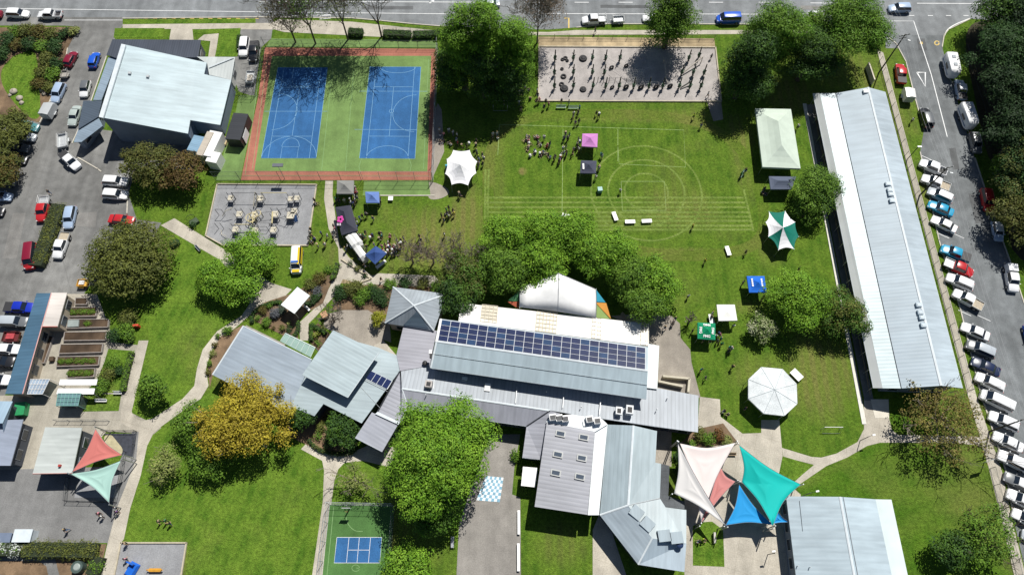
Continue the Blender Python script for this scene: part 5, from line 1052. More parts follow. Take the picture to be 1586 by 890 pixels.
V('wagon', Wt, (1555,602), (1513,581), 'white wagon directly below the navy sedan', G1)
V('van', Wt, (1567,631), (1521,609), 'long white van beside the south end of the long block', G1)
V('wagon', Wt, (1576,661), (1535,642), 'white wagon under the utility pole, beside the sparse tree', G1)
V('sedan', Wt, (1584,694), (1541,673), 'white sedan level with the footpath junction', G1)
V('suv', Wt, (1592,724), (1549,703), 'white SUV directly below the footpath crossing', G1)
V('sedan', Gy, (1600,757), (1560,737), 'grey white-bonnet sedan right of the basketball hoop', G1, None, Wt)
V('wagon', Wt, (1604,784), (1565,764), 'white wagon, second lowest full car in the angle-parked row', G1)
V('hatch', Wt, (1608,812), (1572,793), 'white hatchback at the lowest end of the angle-parked row', G1)
V('hatch', Si, (1625,842), (1586,826), 'silver hatchback whose nose only shows at the bottom right edge', G1)
G2 = 'vehicles parked along the east kerb of the side road'
cv = caravan(); put(cv, True, (1472,80), (1481,118), 'big white caravan under the trees near the road corner, the upper of two', G2, z=2)
V('ute', LB, (1491,153), (1486,125), 'blue and white ute in front of the upper caravan', G2, 'lid', Wt)
o = put(cv, False, (1496,160), (1508,194), 'white caravan half in tree shade, the lower of two', G2, z=2)
V('wagon', Gy, (1507,203), (1516,238), 'grey wagon in front of the lower caravan, with a pale bonnet', G2)
V('suv', Rd, (1526,292), (1533,326), 'red SUV with a sunroof at the driveway on the east kerb', G2)
V('hatch', LB, (1543,342), (1549,372), 'pale blue white-roofed hatchback below the red SUV', G2, None, Wt)
V('ute', Wt, (1564,411), (1571,450), 'white canopied ute on the east kerb, the lowest vehicle there', G2, 'canopy')
V('hatch', Bl, (1593,505), (1601,535), 'blue car half out of frame behind the tree shadow on the right edge', G2)
V('ute', Rd, (1397,127), (1394,101), 'red ute towing the white box trailer on the west verge', None, 'lid')
bt = trailer(2.9, 1.9, boxed=True, col=(.72,.72,.7)); put(bt, True, (1410,157), (1406,133), 'white box trailer hitched behind the red ute on the verge', None, z=1.5)
V('suv', Bk, (1440,199), (1431,165), 'black SUV beside the verge on the left side of the side road', None, None, Gy)
V('wagon', LB, (1410,12), (1378,12), 'pale blue wagon driving past the side road junction', None)
G3 = 'vehicles on the main road'
V('wagon', Wt, (9,20), (45,21), 'white wagon with a black sunroof near the top left corner', G3)
V('ute', Wt, (96,22), (58,22), 'white ute with an open dark tray parked by the top left garden', G3)
V('ute', Wt, (940,29), (900,31), 'white ute with a white cage tray beside the pole playground', G3, 'cage')
tr0 = trailer(2.4, 1.7, cage=True); put(tr0, True, (967,29), (949,30), 'small grey caged trailer behind the white cage-tray ute', G3, z=.9)
V('sedan', Wt, (1030,27), (995,27), 'white sedan half hidden by the street tree', G3)
V('van', Bl, (1149,28), (1108,29), 'bright blue van by the kerb, between two trees', G3)
V('sedan', Si, (775,4), (740,5), 'silver sedan partly hidden by the tall trees at the top edge', G3)
V('wagon', Wt, (1278,25), (1243,25), 'white car hidden under the wide tree by the road corner', G3)
V('sedan', Dr, (0,21), (-30,21), 'dark red car cut off by the left edge on the main road', G3)
G4 = 'vehicles along the car park lane at the top left'
V('hatch', Dr, (102,103), (115,78), 'maroon hatchback beside the top left garden', G4)
V('hatch', Bl, (141,105), (149,79), 'bright blue hatchback beside the gymnasium roof', G4)
V('hatch', Wt, (134,125), (128,148), 'small white hatchback with a dark glass roof in the lane', G4, None, Gy)
V('wagon', LB, (96,129), (83,157), 'silver blue wagon in front of the grey box trailer', G4)
V('sedan', (.4,.46,.44), (120,163), (109,194), 'pale green sedan beside the corner of the gymnasium', G4)
t_ = trailer(1.7, 1.2, col=(.35,.33,.3)); put(t_, True, (98,119), (100,110), 'very small open trailer between the maroon and silver cars', G4)
t_ = trailer(3.3, 2.0, boxed=True, col=(.45,.47,.48)); put(t_, True, (69,179), (79,160), 'grey horse float trailer at the foot of the kidney lawn', G4, z=1.5)
t_ = trailer(3.2, 1.8, cage=True); put(t_, True, (97,207), (97,228), 'white caged trailer behind the angled white car', G4)
V('ute', Wt, (94,235), (122,261), 'white car turned askew across the lane below the caged trailer', G4, 'lid')
G5 = 'cars nosed in under the olive tree at the left edge'
for k, c, a, b, l_ in (('wagon', (.06,.2,.22), (28,193), (54,197), 'teal green car poking out at the top of the olive tree'), ('sedan', Si, (22,209), (50,212), 'silver car, second down beneath the olive tree'), ('sedan', Gy, (12,227), (39,229), 'dark grey car, third down beneath the olive tree'), ('sedan', Bk, (8,245), (35,247), 'black car, fourth down beneath the olive tree'), ('hatch', Wt, (-3,262), (23,265), 'white car beneath the brownish tree'), ('sedan', Gy, (-14,279), (23,281), 'dark grey car below the white one at the left edge'), ('sedan', LB, (-18,302), (14,304), 'pale blue-white sedan alone at the left edge'), ('sedan', Bk, (-30,325), (1,327), 'dark car barely showing at the left edge')): V(k, c, a, b, l_, G5)
G6 = 'cars round the island hedge and the dome tree'
V('wagon', Wt, (158,279), (198,281), 'white wagon, upper of the pair facing the dark round tree', G6); V('wagon', Wt, (157,299), (199,302), 'white wagon, lower of the pair facing the dark round tree', G6)
V('sedan', Rd, (171,338), (204,341), 'red car half hidden behind the dome-shaped tree', G6)
V('ute', Rd, (70,305), (62,342), 'red ute with a white tray left of the island hedge', G6, 'cage'); V('wagon', LB, (111,320), (104,352), 'silver blue wagon right of the island hedge, the upper one', G6)
V('ute', Wt, (102,360), (87,399), 'white ute with a load bed right of the island hedge, the lower one', G6, 'flat'); V('van', Rd, (49,375), (44,418), 'red and dark van at the lower left of the island hedge', G6, None, Dr)
t_ = trailer(1.8, 1.3, col=(.6,.35,.06), load=(.6,.6,.6)); put(t_, True, (122,438), (133,438), 'small orange trailer with a pale load by the dome tree', G6)
G7 = 'cars parked against the blue-roofed shed'
V('ute', (.01,.03,.4), (9,475), (51,476), 'royal blue ute at the top of the shed bays', G7, 'lid'); V('suv', Gy, (-2,497), (43,498), 'grey SUV with a wide roof, below the royal blue ute', G7, None, Si); t_ = trailer(2.8, 1.7, col=(.12,.03,.03), load=(.4,.05,.06)); put(t_, True, (4,521), (30,521), 'dark maroon trailer with a red load in the shed bays', G7)
V('sedan', Wt, (-10,539), (31,540), 'white sedan below the maroon trailer', G7); V('suv', Bk, (-20,558), (20,560), 'black SUV at the left edge between two white cars', G7); V('wagon', Wt, (-25,586), (13,588), 'white wagon at the bottom of the shed bays', G7)
G8 = 'vehicles in the gymnasium driveway'
V('suv', Wt, (380,60), (376,84), 'white SUV in the driveway beside the gymnasium hedge', G8); V('ute', Bk, (395,62), (391,96), 'black ute beside the white SUV in the driveway', G8, 'lid')
t_ = trailer(3.0, 1.7, load=(.55,.5,.42)); put(t_, True, (386,130), (389,108), 'open trailer loaded with boards by the court fence', G8)
vt, fr = car('van', Wt, None, None); amb = put(vt, False, (461,380), (458,426), 'white and yellow emergency van parked on the grass by the climbing frames', None, 'van', 'van')
for ch in list(amb.children):
    pass
def local_part(name, mb, mat, root, smooth=None):
    o = bpy.data.objects.new(name, mb.mesh(name, mat, (0, 0, 0), smooth)); COL.objects.link(o); o.parent = root; return o
YEL = paint((.7,.5,.02)); mb = MB(); mb.box((2.15, 0, 1.12), (.75, 1.3, .05)); local_part('bonnet_panel', mb, YEL, amb); mb = MB(); mb.box((-.6, 1.0, 1.2), (3.4, .05, .9)); local_part('side_stripe', mb, YEL, amb); mb = MB(); mb.box((-.3, .62, 2.06), (3.4, .35, .03)); local_part('roof_stripe', mb, YEL, amb); mb = MB(); mb.box((.9, 0, 2.12), (.3, 1.3, .14)); local_part('light_bar', mb, M((.05,.15,.5), .3, .1, 1), amb)


# ------------------------------------------------------------------ people
SKIN = M((.5,.32,.22), .6, .05, 3)
def skinned(name, verts, edges, radii, mat, root=0, sub=1):
    me = bpy.data.meshes.new(name); me.from_pydata(verts, edges, []); me.update(); o = bpy.data.objects.new(name+'_tmp', me); COL.objects.link(o)
    md = o.modifiers.new('s', 'SKIN'); md.use_smooth_shade = True
    for i, r_ in enumerate(radii): me.skin_vertices[0].data[i].radius = (r_, r_) if not isinstance(r_, tuple) else r_; me.skin_vertices[0].data[i].use_root = (i == root)
    m2 = o.modifiers.new('u', 'SUBSURF'); m2.levels = sub
    dg = bpy.context.evaluated_depsgraph_get(); dg.update(); res = bpy.data.meshes.new_from_object(o.evaluated_get(dg)); res.name = name
    bpy.data.objects.remove(o); bpy.data.meshes.remove(me); res.materials.clear(); res.materials.append(mat)
    return res
def pose(kind):
    "joints facing +y: returns dict"
    J = {'pel': (0,0,.95), 'wst': (0,0,1.1), 'chest': (0,.01,1.32), 'neck': (0,0,1.5), 'jaw': (0,.02,1.58), 'head': (0,.02,1.67)}
    for s_, n in ((-1,'l'), (1,'r')):
        J['sh'+n] = (s_*.19,0,1.43); J['el'+n] = (s_*.27,.02,1.16); J['wr'+n] = (s_*.27,.12,.93); J['hip'+n] = (s_*.1,0,.9); J['kn'+n] = (s_*.11,.03,.5); J['an'+n] = (s_*.11,0,.09); J['to'+n] = (s_*.13,.16,.03)
    if kind == 'walk':
        J.update(knl=(-.1,.2,.52), anl=(-.1,.24,.1), tol=(-.1,.4,.05), knr=(.1,-.08,.5), anr=(.1,-.34,.14), tor=(.1,-.2,.03), wrl=(-.26,-.14,.96), wrr=(.26,.26,1.0))
    if kind == 'arm':
        J.update(elr=(.34,.2,1.36), wrr=(.3,.42,1.5), ell=(-.26,.1,1.2), wrl=(-.12,.28,1.2))
    if kind == 'sit':
        d = .84; J = {k: (x, y-.1, z-d) for k, (x, y, z) in J.items()}
        for s_, n in ((-1,'l'), (1,'r')): J['kn'+n] = (s_*.2,.38,.4); J['an'+n] = (s_*.16,.66,.09); J['to'+n] = (s_*.17,.8,.08); J['hip'+n] = (s_*.11,-.06,.12); J['el'+n] = (s_*.28,.05,.36); J['wr'+n] = (s_*.2,.3,.42)
    if kind == 'chair':
        d = .45; J = {k: (x, y-.1, z-d) for k, (x, y, z) in J.items()}
        for s_, n in ((-1,'l'), (1,'r')): J['kn'+n] = (s_*.13,.38,.5); J['an'+n] = (s_*.13,.4,.09); J['to'+n] = (s_*.13,.55,.04); J['hip'+n] = (s_*.11,-.04,.5); J['el'+n] = (s_*.27,.02,.74); J['wr'+n] = (s_*.18,.28,.66)
    return J
BODY = {}
def body_set(kind):
    if kind in BODY: return BODY[kind]
    J = {k: Vector(v) for k, v in pose(kind).items()}; names = []; V_ = []; E_ = []; R_ = []
    def j(n, r_, v=None): names.append(n); V_.append(tuple(v if v is not None else J[n])); R_.append(r_); return len(V_)-1
    def e(a, b): E_.append((names.index(a), names.index(b)))
    for n, r_ in (('pel',.13),('wst',.115),('chest',.14),('neck',.055),('jaw',.07),('head',.095)): j(n, r_)
    j('crown', .07, J['head']+Vector((0,0,.08)))
    for a, b in (('pel','wst'),('wst','chest'),('chest','neck'),('neck','jaw'),('jaw','head'),('head','crown')): e(a, b)
    for n in 'lr':
        for q, r_ in (('sh',.06),('el',.042),('wr',.028),('hip',.085),('kn',.055),('an',.038),('to',.035)): j(q+n, r_)
        e('chest','sh'+n); e('sh'+n,'el'+n); e('el'+n,'wr'+n); e('pel','hip'+n); e('hip'+n,'kn'+n); e('kn'+n,'an'+n); e('an'+n,'to'+n)
        f_ = (J['wr'+n]-J['el'+n]).normalized(); sd_ = f_.cross(Vector((0,0,1))); sd_ = sd_.normalized() if sd_.length > .1 else Vector((1,0,0))
        j('pm'+n, .032, J['wr'+n]+f_*.07); e('wr'+n,'pm'+n)
        for k, ln in enumerate((.065,.08,.09,.08)):
            a = J['wr'+n]+f_*.1+sd_*(k-1.5)*.022; j('f%d%s' % (k, n), .01, a); j('g%d%s' % (k, n), .008, a+f_*ln*.9-Vector((0,0,.02))); e('pm'+n,'f%d%s' % (k, n)); e('f%d%s' % (k, n),'g%d%s' % (k, n))
        j('th'+n, .011, J['wr'+n]+f_*.06+sd_*.055); e('pm'+n,'th'+n)
    body = skinned('person', V_, E_, R_, SKIN)
    # face: nose, ears, eyes pressed out of the head surface region
    def grp(name, items, mat):
        nm = [i[0] for i in items]; vs = [tuple(J[i[0]] if isinstance(i[0], str) and len(i) < 3 else i[2]) for i in items]; rr = [i[1] for i in items]
        return nm, vs, rr
    L5 = lambda a, b, t: J[a].lerp(J[b], t)
    sv = [J['pel']+Vector((0,0,.02)), J['wst'], J['chest'], L5('chest','neck',.75), J['shl'], J['shr'], L5('shl','ell',.75), L5('shr','elr',.75)]
    shirt = skinned('shirt', [tuple(v) for v in sv], [(0,1),(1,2),(2,3),(2,4),(2,5),(4,6),(5,7)], [.155,.14,.165,.085,.085,.085,.07,.07], WHITE)
    tv = [J['pel']+Vector((0,0,-.01)), J['hipl'], J['hipr'], J['knl'], J['knr'], L5('knl','anl',.85), L5('knr','anr',.85)]
    trs = skinned('trousers', [tuple(v) for v in tv], [(0,1),(0,2),(1,3),(2,4),(3,5),(4,6)], [.145,.105,.105,.075,.075,.055,.055], WHITE)
    mb = MB(); h = J['head']; mb.ball((h.x, h.y-.015, h.z+.045), .112, 12, 8, .95); mb.ball((h.x, h.y-.05, h.z-.02), .095, 10, 6, 1.0); hair = mb.mesh('hair', WHITE, smooth=60)
    mb = MB(); mb.tube([(h.x, h.y, h.z+.05), (h.x, h.y, h.z+.065)], .2, 14); mb.ball((h.x, h.y, h.z+.09), .115, 12, 6, .8); hat = mb.mesh('hat', WHITE, smooth=40)
    mb = MB()
    for sx in (-1, 1): mb.ball((h.x+sx*.035, h.y+.088, h.z+.005), .013, 6, 4); mb.ball((h.x+sx*.1, h.y, h.z-.01), .022, 6, 4)
    mb.ball((h.x, h.y+.105, h.z-.03), .016, 6, 4, 1.4); face = mb.mesh('face', SKIN)
    BODY[kind] = (body, shirt, trs, hair, hat, face); return BODY[kind]
CL = {'white': (.72,.72,.7), 'black': (.015,.016,.02), 'navy': (.02,.03,.1), 'grey': (.2,.21,.22), 'pink': (.65,.25,.32), 'red': (.45,.03,.03), 'blue': (.06,.16,.45), 'green': (.03,.25,.08), 'tan': (.4,.3,.2), 'yellow': (.6,.55,.05), 'teal': (.02,.3,.3), 'purple': (.18,.08,.3), 'hi-vis': (.5,.65,.03), 'denim': (.08,.13,.22), 'brown': (.12,.07,.04)}
CM = {k: M(v_, .85, .1, 3) for k, v_ in CL.items()}; HAIR = [M((.02,.014,.01), .7, .2, 5), M((.1,.055,.025), .7, .2, 5), M((.4,.28,.12), .7, .2, 5), M((.05,.03,.02), .7, .2, 5)]
prng = random.Random(77)
def person(px, py, kind, top, bottom, label, group=None, hat=None, rz=None, z0=0.0, h=1.0):
    bd = body_set(kind); zc = {'sit': .45, 'chair': .8}.get(kind, .95); c = P(px, py, zc+z0); rz = prng.uniform(0, 6.28) if rz is None else rz
    sc_ = h*prng.uniform(.94, 1.05); o = bpy.data.objects.new('person', bd[0]); COL.objects.link(o); o.location = (c.x, c.y, z0+.01); o.rotation_euler = (0, 0, rz); o.scale = (sc_,)*3
    props(o, label, 'person', group); items = [('shirt', bd[1], CM[top]), ('trousers', bd[2], CM[bottom]), ('face', bd[5], SKIN)]
    items.append(('hat', bd[4], CM[hat]) if hat else ('hair', bd[3], prng.choice(HAIR)))
    for n, me, m_ in items:
        q = bpy.data.objects.new(n, me); COL.objects.link(q); q.parent = o; q.material_slots[0].link = 'OBJECT'; q.material_slots[0].material = m_
    return o
BTM = ['black', 'denim', 'navy', 'grey', 'black', 'denim', 'tan', 'white', 'brown', 'blue']
def crowd(off, sc_, pts, where, group, tops=('black','white','grey','navy','pink','blue','white','black','tan','red')):
    "small crowd; each entry (x,y[,pose[,top]]) in enlarged-crop pixels. People alike in clothes share a label."
    seen = set()
    VB = {'stand': 'standing', 'walk': 'walking', 'arm': 'pointing', 'sit': 'sitting', 'chair': 'sitting'}; HN = {'white': 'white-hatted ', 'navy': 'navy-hatted ', 'tan': 'straw-hatted '}
    for i, e in enumerate(pts):
        x, y = off[0]+e[0]/sc_, off[1]+e[1]/sc_; k = e[2] if len(e) > 2 else 'stand'; top = e[3] if len(e) > 3 else prng.choice(tops)
        for tr_ in range(60):
            bt_ = prng.choice(BTM[:7] if tr_ < 30 else BTM); hat = prng.choice(('white', 'navy', 'tan')) if prng.random() < (.1+tr_*.02) else None
            if k == 'stand' and tr_ > 12 and prng.random() < .2: k = 'arm'
            if (top, bt_, hat, k) not in seen: break
        seen.add((top, bt_, hat, k))
        person(x, y, k, top, bt_, '%sperson in %s top and %s trousers %s %s' % (HN.get(hat, ''), top, bt_, VB[k], where), group, hat)
Zm, zf = (680, 120), 5.564
crowd(Zm, zf, [(640,105,'sit','white'),(690,120,'sit','white'),(715,115,'sit','grey'),(740,88,'stand','white'),(775,105,'sit','tan'),(845,110,'stand','white'),(850,150,'stand','black'),(785,180,'sit','black'),(865,190,'stand','pink'),(840,205,'stand','black')], 'by the pole playground corner', 'people at the west corner of the pole playground')
crowd(Zm, zf, [(690,215,'stand','white'),(705,268,'walk','black'),(425,165,'stand','white'),(560,240,'stand','grey')], 'near the dark tree shade', 'people near the shade of the tall trees')
crowd(Zm, zf, [(920,205,'stand','black'),(945,230,'stand','pink'),(905,250,'stand','black'),(1055,200,'stand','black'),(1120,210,'stand','black'),(1210,265,'stand','green'),(1200,300,'walk','black'),(1155,340,'stand','grey'),(1175,390,'stand','navy'),(1205,375,'stand','black'),(1160,310,'stand','white')], 'along the playground edging', 'people below the pole playground')
crowd(Zm, zf, [(1357,305,'walk','black'),(1378,325,'walk','navy')], 'right of the green bench', 'pair walking under the pole playground')
crowd(Zm, zf, [(5,455,'stand','white'),(85,455,'stand','white'),(120,475,'stand','white'),(155,495,'stand','white'),(10,495,'sit','white'),(40,490,'stand','pink'),(45,545,'sit','black'),(10,550,'sit','tan'),(100,575,'sit','white'),(90,560,'sit','grey'),(160,565,'stand','red'),(150,545,'stand','white')], 'north-west of the white star tent', 'people north-west of the white star tent')
crowd(Zm, zf, [(195,595,'stand','hi-vis'),(240,590,'stand','black'),(260,580,'stand','white'),(320,550,'stand','black'),(318,585,'stand','navy'),(322,635,'stand','grey'),(328,660,'stand','black'),(335,680,'stand','hi-vis'),(372,665,'walk','black'),(385,695,'stand','white'),(378,740,'stand','black'),(345,715,'stand','black'),(335,755,'stand','black'),(340,740,'stand','grey')], 'around the white star tent', 'people crowding round the white star tent')
crowd(Zm, zf, [(465,490,'stand','white'),(460,515,'stand','black'),(500,485,'stand','white'),(505,520,'sit','white')], 'at the field line corner', 'people at the field line corner')
crowd(Zm, zf, [(755,500,'sit','white'),(775,510,'sit','grey'),(740,545,'sit','navy'),(770,545,'sit','pink'),(765,530,'sit','white'),(780,570,'sit','white'),(830,510,'sit','white'),(850,515,'sit','pink'),(845,505,'sit','white'),(855,555,'sit','grey'),(905,515,'stand','white'),(875,580,'sit','white'),(770,600,'sit','white'),(765,618,'sit','black'),(825,635,'sit','white'),(830,645,'sit','grey'),(785,672,'sit','white'),(885,650,'sit','tan'),(870,660,'sit','white'),(900,645,'sit','white'),(935,580,'sit','pink'),(955,570,'stand','black'),(925,595,'sit','red'),(940,660,'sit','black'),(955,688,'sit','white')], 'west of the pink gazebo', 'spectators on the grass west of the pink gazebo')
crowd(Zm, zf, [(990,700,'walk','black'),(1000,680,'stand','black'),(1045,690,'stand','red'),(1050,665,'stand','white'),(1040,715,'stand','pink'),(1030,725,'stand','black'),(1070,610,'stand','white'),(1095,595,'stand','black'),(1100,645,'stand','black'),(1095,665,'stand','navy'),(1075,650,'stand','white'),(1160,620,'stand','grey'),(1150,650,'walk','black'),(1090,485,'stand','black'),(1108,520,'stand','grey'),(1125,492,'stand','green'),(1078,520,'stand','navy'),(1200,535,'stand','grey'),(1213,560,'stand','blue'),(1195,590,'stand','black'),(1205,620,'stand','white'),(1190,575,'stand','white')], 'queueing left of the pink gazebo', 'people queueing beside the pink gazebo')
crowd(Zm, zf, [(1407,675,'stand','white'),(1398,665,'stand','teal')], 'right of the pink gazebo', None); crowd(Zm, zf, [(1373,770,'stand','black'),(1380,780,'stand','white'),(1352,855,'stand','white')], 'beside the black field gazebo', 'people beside the black gazebo')
Zm, zf = (500, 260), 4.945; g_ = 'people around the grey and black gazebos by the path'
crowd(Zm, zf, [(243,148,'stand','white'),(252,175,'stand','pink'),(248,195,'stand','red'),(240,215,'stand','white'),(260,190,'stand','pink'),(262,225,'stand','grey'),(245,240,'stand','white'),(165,250,'stand','white'),(120,245,'stand','black'),(210,245,'stand','white'),(95,235,'stand','green'),(213,268,'stand','white'),(243,262,'stand','black'),(235,280,'stand','black')], 'beside the grey pointed gazebo', g_)
crowd(Zm, zf, [(435,238,'stand','black'),(440,262,'stand','black'),(430,250,'stand','blue')], 'right of the pale blue gazebo', 'people right of the pale blue gazebo'); crowd(Zm, zf, [(302,368,'walk','black'),(285,390,'walk','green'),(333,355,'walk','grey')], 'below the pale blue gazebo', 'people below the pale blue gazebo'); crowd(Zm, zf, [(383,385,'walk','navy')], 'alone below the pale blue gazebo', None)
crowd(Zm, zf, [(85,448,'stand','black'),(88,485,'stand','white'),(80,520,'walk','grey'),(92,465,'stand','pink')], 'left of the long black gazebo', 'people left of the long black gazebo')
crowd(Zm, zf, [(262,415,'stand','white'),(262,450,'stand','blue'),(245,390,'stand','black'),(268,505,'stand','green'),(288,520,'stand','white'),(308,512,'stand','green'),(325,495,'stand','black'),(325,528,'stand','green'),(300,530,'stand','black'),(275,520,'stand','black')], 'east of the long black gazebo', 'people east of the long black gazebo')
crowd(Zm, zf, [(370,520,'stand','red'),(382,518,'stand','black'),(366,540,'stand','white'),(432,505,'stand','black'),(448,502,'stand','navy'),(450,522,'stand','teal'),(432,545,'walk','black')], 'between two gazebos', 'people between the black and dark blue gazebos')
crowd(Zm, zf, [(515,515,'stand','tan'),(512,535,'stand','pink'),(390,585,'stand','grey'),(335,605,'stand','black'),(333,635,'stand','black'),(452,600,'stand','pink'),(460,628,'stand','red'),(478,590,'stand','tan'),(485,608,'stand','pink'),(498,572,'stand','white'),(512,590,'stand','red'),(515,620,'stand','tan'),(535,635,'stand','grey'),(540,610,'stand','pink'),(560,622,'stand','grey'),(583,580,'stand','white'),(570,558,'stand','grey'),(598,552,'stand','black'),(618,538,'stand','grey'),(580,602,'stand','tan'),(600,580,'stand','grey'),(545,650,'stand','navy'),(500,640,'stand','pink'),(525,660,'stand','white'),(560,640,'stand','black'),(485,660,'stand','white'),(470,645,'stand','tan'),(550,600,'stand','white'),(505,605,'stand','black'),(590,625,'stand','navy')], 'by the dark blue gazebo', 'crowd north-east of the dark blue gazebo')
crowd(Zm, zf, [(740,525,'walk','black'),(750,550,'walk','navy'),(742,575,'walk','grey')], 'by the bare trees', 'three people by the bare trees'); crowd(Zm, zf, [(908,362,'stand','black'),(945,318,'stand','green'),(965,305,'stand','black'),(938,365,'stand','grey'),(963,368,'stand','white'),(925,395,'stand','black'),(995,325,'stand','brown'),(1003,352,'stand','yellow'),(955,350,'stand','navy'),(975,345,'stand','black')], 'above the bare trees', 'group on the lawn above the bare trees')
crowd(Zm, zf, [(930,508,'stand','white')], 'alone between the bare trees', None); crowd(Zm, zf, [(1043,198,'walk','white'),(1052,208,'walk','black')], 'just below the white star tent', 'pair below the white star tent'); crowd(Zm, zf, [(320,748,'walk','black'),(318,795,'walk','navy')], 'below the dark blue gazebo', 'people on the path fork'); crowd(Zm, zf, [(445,850,'walk','black')], 'on the path above the courtyard', None)
crowd(Zm, zf, [(172,620,'stand','black'),(188,600,'stand','white'),(270,680,'stand','black'),(295,710,'stand','grey')], 'behind the white food trailers', 'people behind the food trailers'); crowd(Zm, zf, [(33,518,'walk','white'),(12,578,'walk','hi-vis')], 'above the yellow van', 'people walking near the emergency van')
Zm, zf = (0, 0), 1
crowd(Zm, zf, [(487,310,'stand','black'),(489,315,'sit','grey')], 'by the climbing frames', 'people at the climbing frame edging'); crowd(Zm, zf, [(481,355,'stand','black'),(480,360,'stand','white'),(484,366,'stand','black'),(487,370,'sit','black'),(482,374,'sit','white'),(478,370,'stand','grey')], 'at the climbing frame lower corner', 'group at the lower corner of the climbing frames'); crowd(Zm, zf, [(498,362,'stand','black'),(492,380,'stand','hi-vis'),(503,379,'stand','white')], 'left of the path', 'people left of the path by the climbing frames')
Zm, zf = (1030, 370), 3.87
for x, y, k, t_, l_ in ((242,130,'stand','yellow','person in yellow top standing below the worn track'),(485,78,'walk','black','person in black walking at the east bend of the worn track'),(140,342,'stand','white','person in white standing right of the last grove tree'),(468,263,'stand','grey','person in grey beside the left leg of the blue gazebo'),(585,355,'stand','hi-vis','person in high-visibility top right of the blue gazebo shadow'),(410,520,'stand','white','person in white below the plain white canopy'),(405,765,'walk','black','person in black walking above the white octagon tent'),(217,782,'stand','teal','person in teal walking near the courtyard steps'),(243,830,'walk','grey','person in grey walking left of the octagon tent'),(805,175,'stand','black','person in black standing above the big lawn tree')): person(1030+x/3.87, 370+y/3.87, k, t_, 'black', l_)
crowd(Zm, zf, [(62,475,'walk','black'),(48,500,'walk','grey')], 'at the courtyard edge under the grove', 'pair at the courtyard edge'); crowd(Zm, zf, [(285,443,'stand','white'),(280,465,'stand','tan'),(165,550,'stand','black'),(320,568,'stand','black'),(335,598,'stand','teal'),(305,580,'stand','white'),(340,628,'stand','green'),(315,610,'stand','grey'),(230,610,'stand','black'),(270,615,'stand','black'),(330,575,'stand','pink')], 'around the green gazebo', 'people around the green gazebo'); crowd(Zm, zf, [(388,648,'stand','teal'),(400,655,'stand','white'),(385,668,'stand','black')], 'below the white canopy', 'three people below the white canopy')
for x, y, k, t_, l_ in ((75,297,'walk','black','person in black walking across the car park above the red ute'),(153,795,'stand','pink','person in pink beside the left sail playground'),(157,799,'stand','white','person in white beside the one in pink, left sail playground'),(179,786,'stand','white','person in white at the path corner below the mint sail'),(181,792,'stand','purple','person in purple at the path corner below the mint sail'),(102,820,'walk','black','person in black alone in the grey yard at left'),(246,807,'walk','tan','person in tan top walking on the west lawn'),(256,806,'walk','green','person in green walking on the west lawn'),(262,810,'walk','black','person in black walking on the west lawn'),(194,841,'stand','tan','person in tan at the top edge of the bottom left play pad'),(194,865,'walk','pink','person in pale pink crossing the bottom left play pad'),
   (922,47,'walk','black','person in black on the footpath by the caged ute'),(1074.5,180,'walk','hi-vis','person in high-visibility top right of the pole playground, upper one'),(1086,194,'walk','black','person in black walking toward the marquee'),(1102,87,'stand','grey','person in grey at the top right corner of the pole playground'),(1096.6,146,'walk','white','person in white at the bottom right corner of the pole playground'),(1073,350,'stand','yellow','person in yellow top at the east end of the lane lines'),(961,295,'stand','white','person in white inside the rings on the field'),(875,329,'arm','black','person in black beside the white mat at the grove'),(1122,636,'chair','black','person in black sitting by the octagon tent path'),(1128,641,'chair','grey','person in grey sitting by the octagon tent path'),(1083,838,'chair','black','person in black sitting on the lawn below the sails'),(1090,836,'chair','hi-vis','person in light top sitting on the lawn below the sails'),
   (1030,507,'walk','black','person in black on the courtyard beside the canopy'),(1155,632,'stand','navy','person in navy at the left side of the octagon tent'),(1184,292,'stand','black','person in black left of the small dark gazebo'),(1187,300,'sit','black','person sitting in the shade below the small dark gazebo'),(1181,297,'sit','grey','person in grey sitting left of the small dark gazebo'),(1148,270,'stand','green','person in green standing beside the marquee bench'),(1236,196,'stand','white','person in white right of the marquee'),(1413,186,'stand','white','person in white on the verge beside the black SUV'),(1155,264,'stand','black','person in black standing beside the marquee corner')): person(x, y, k, t_, 'black' if t_ != 'black' else 'denim', l_)


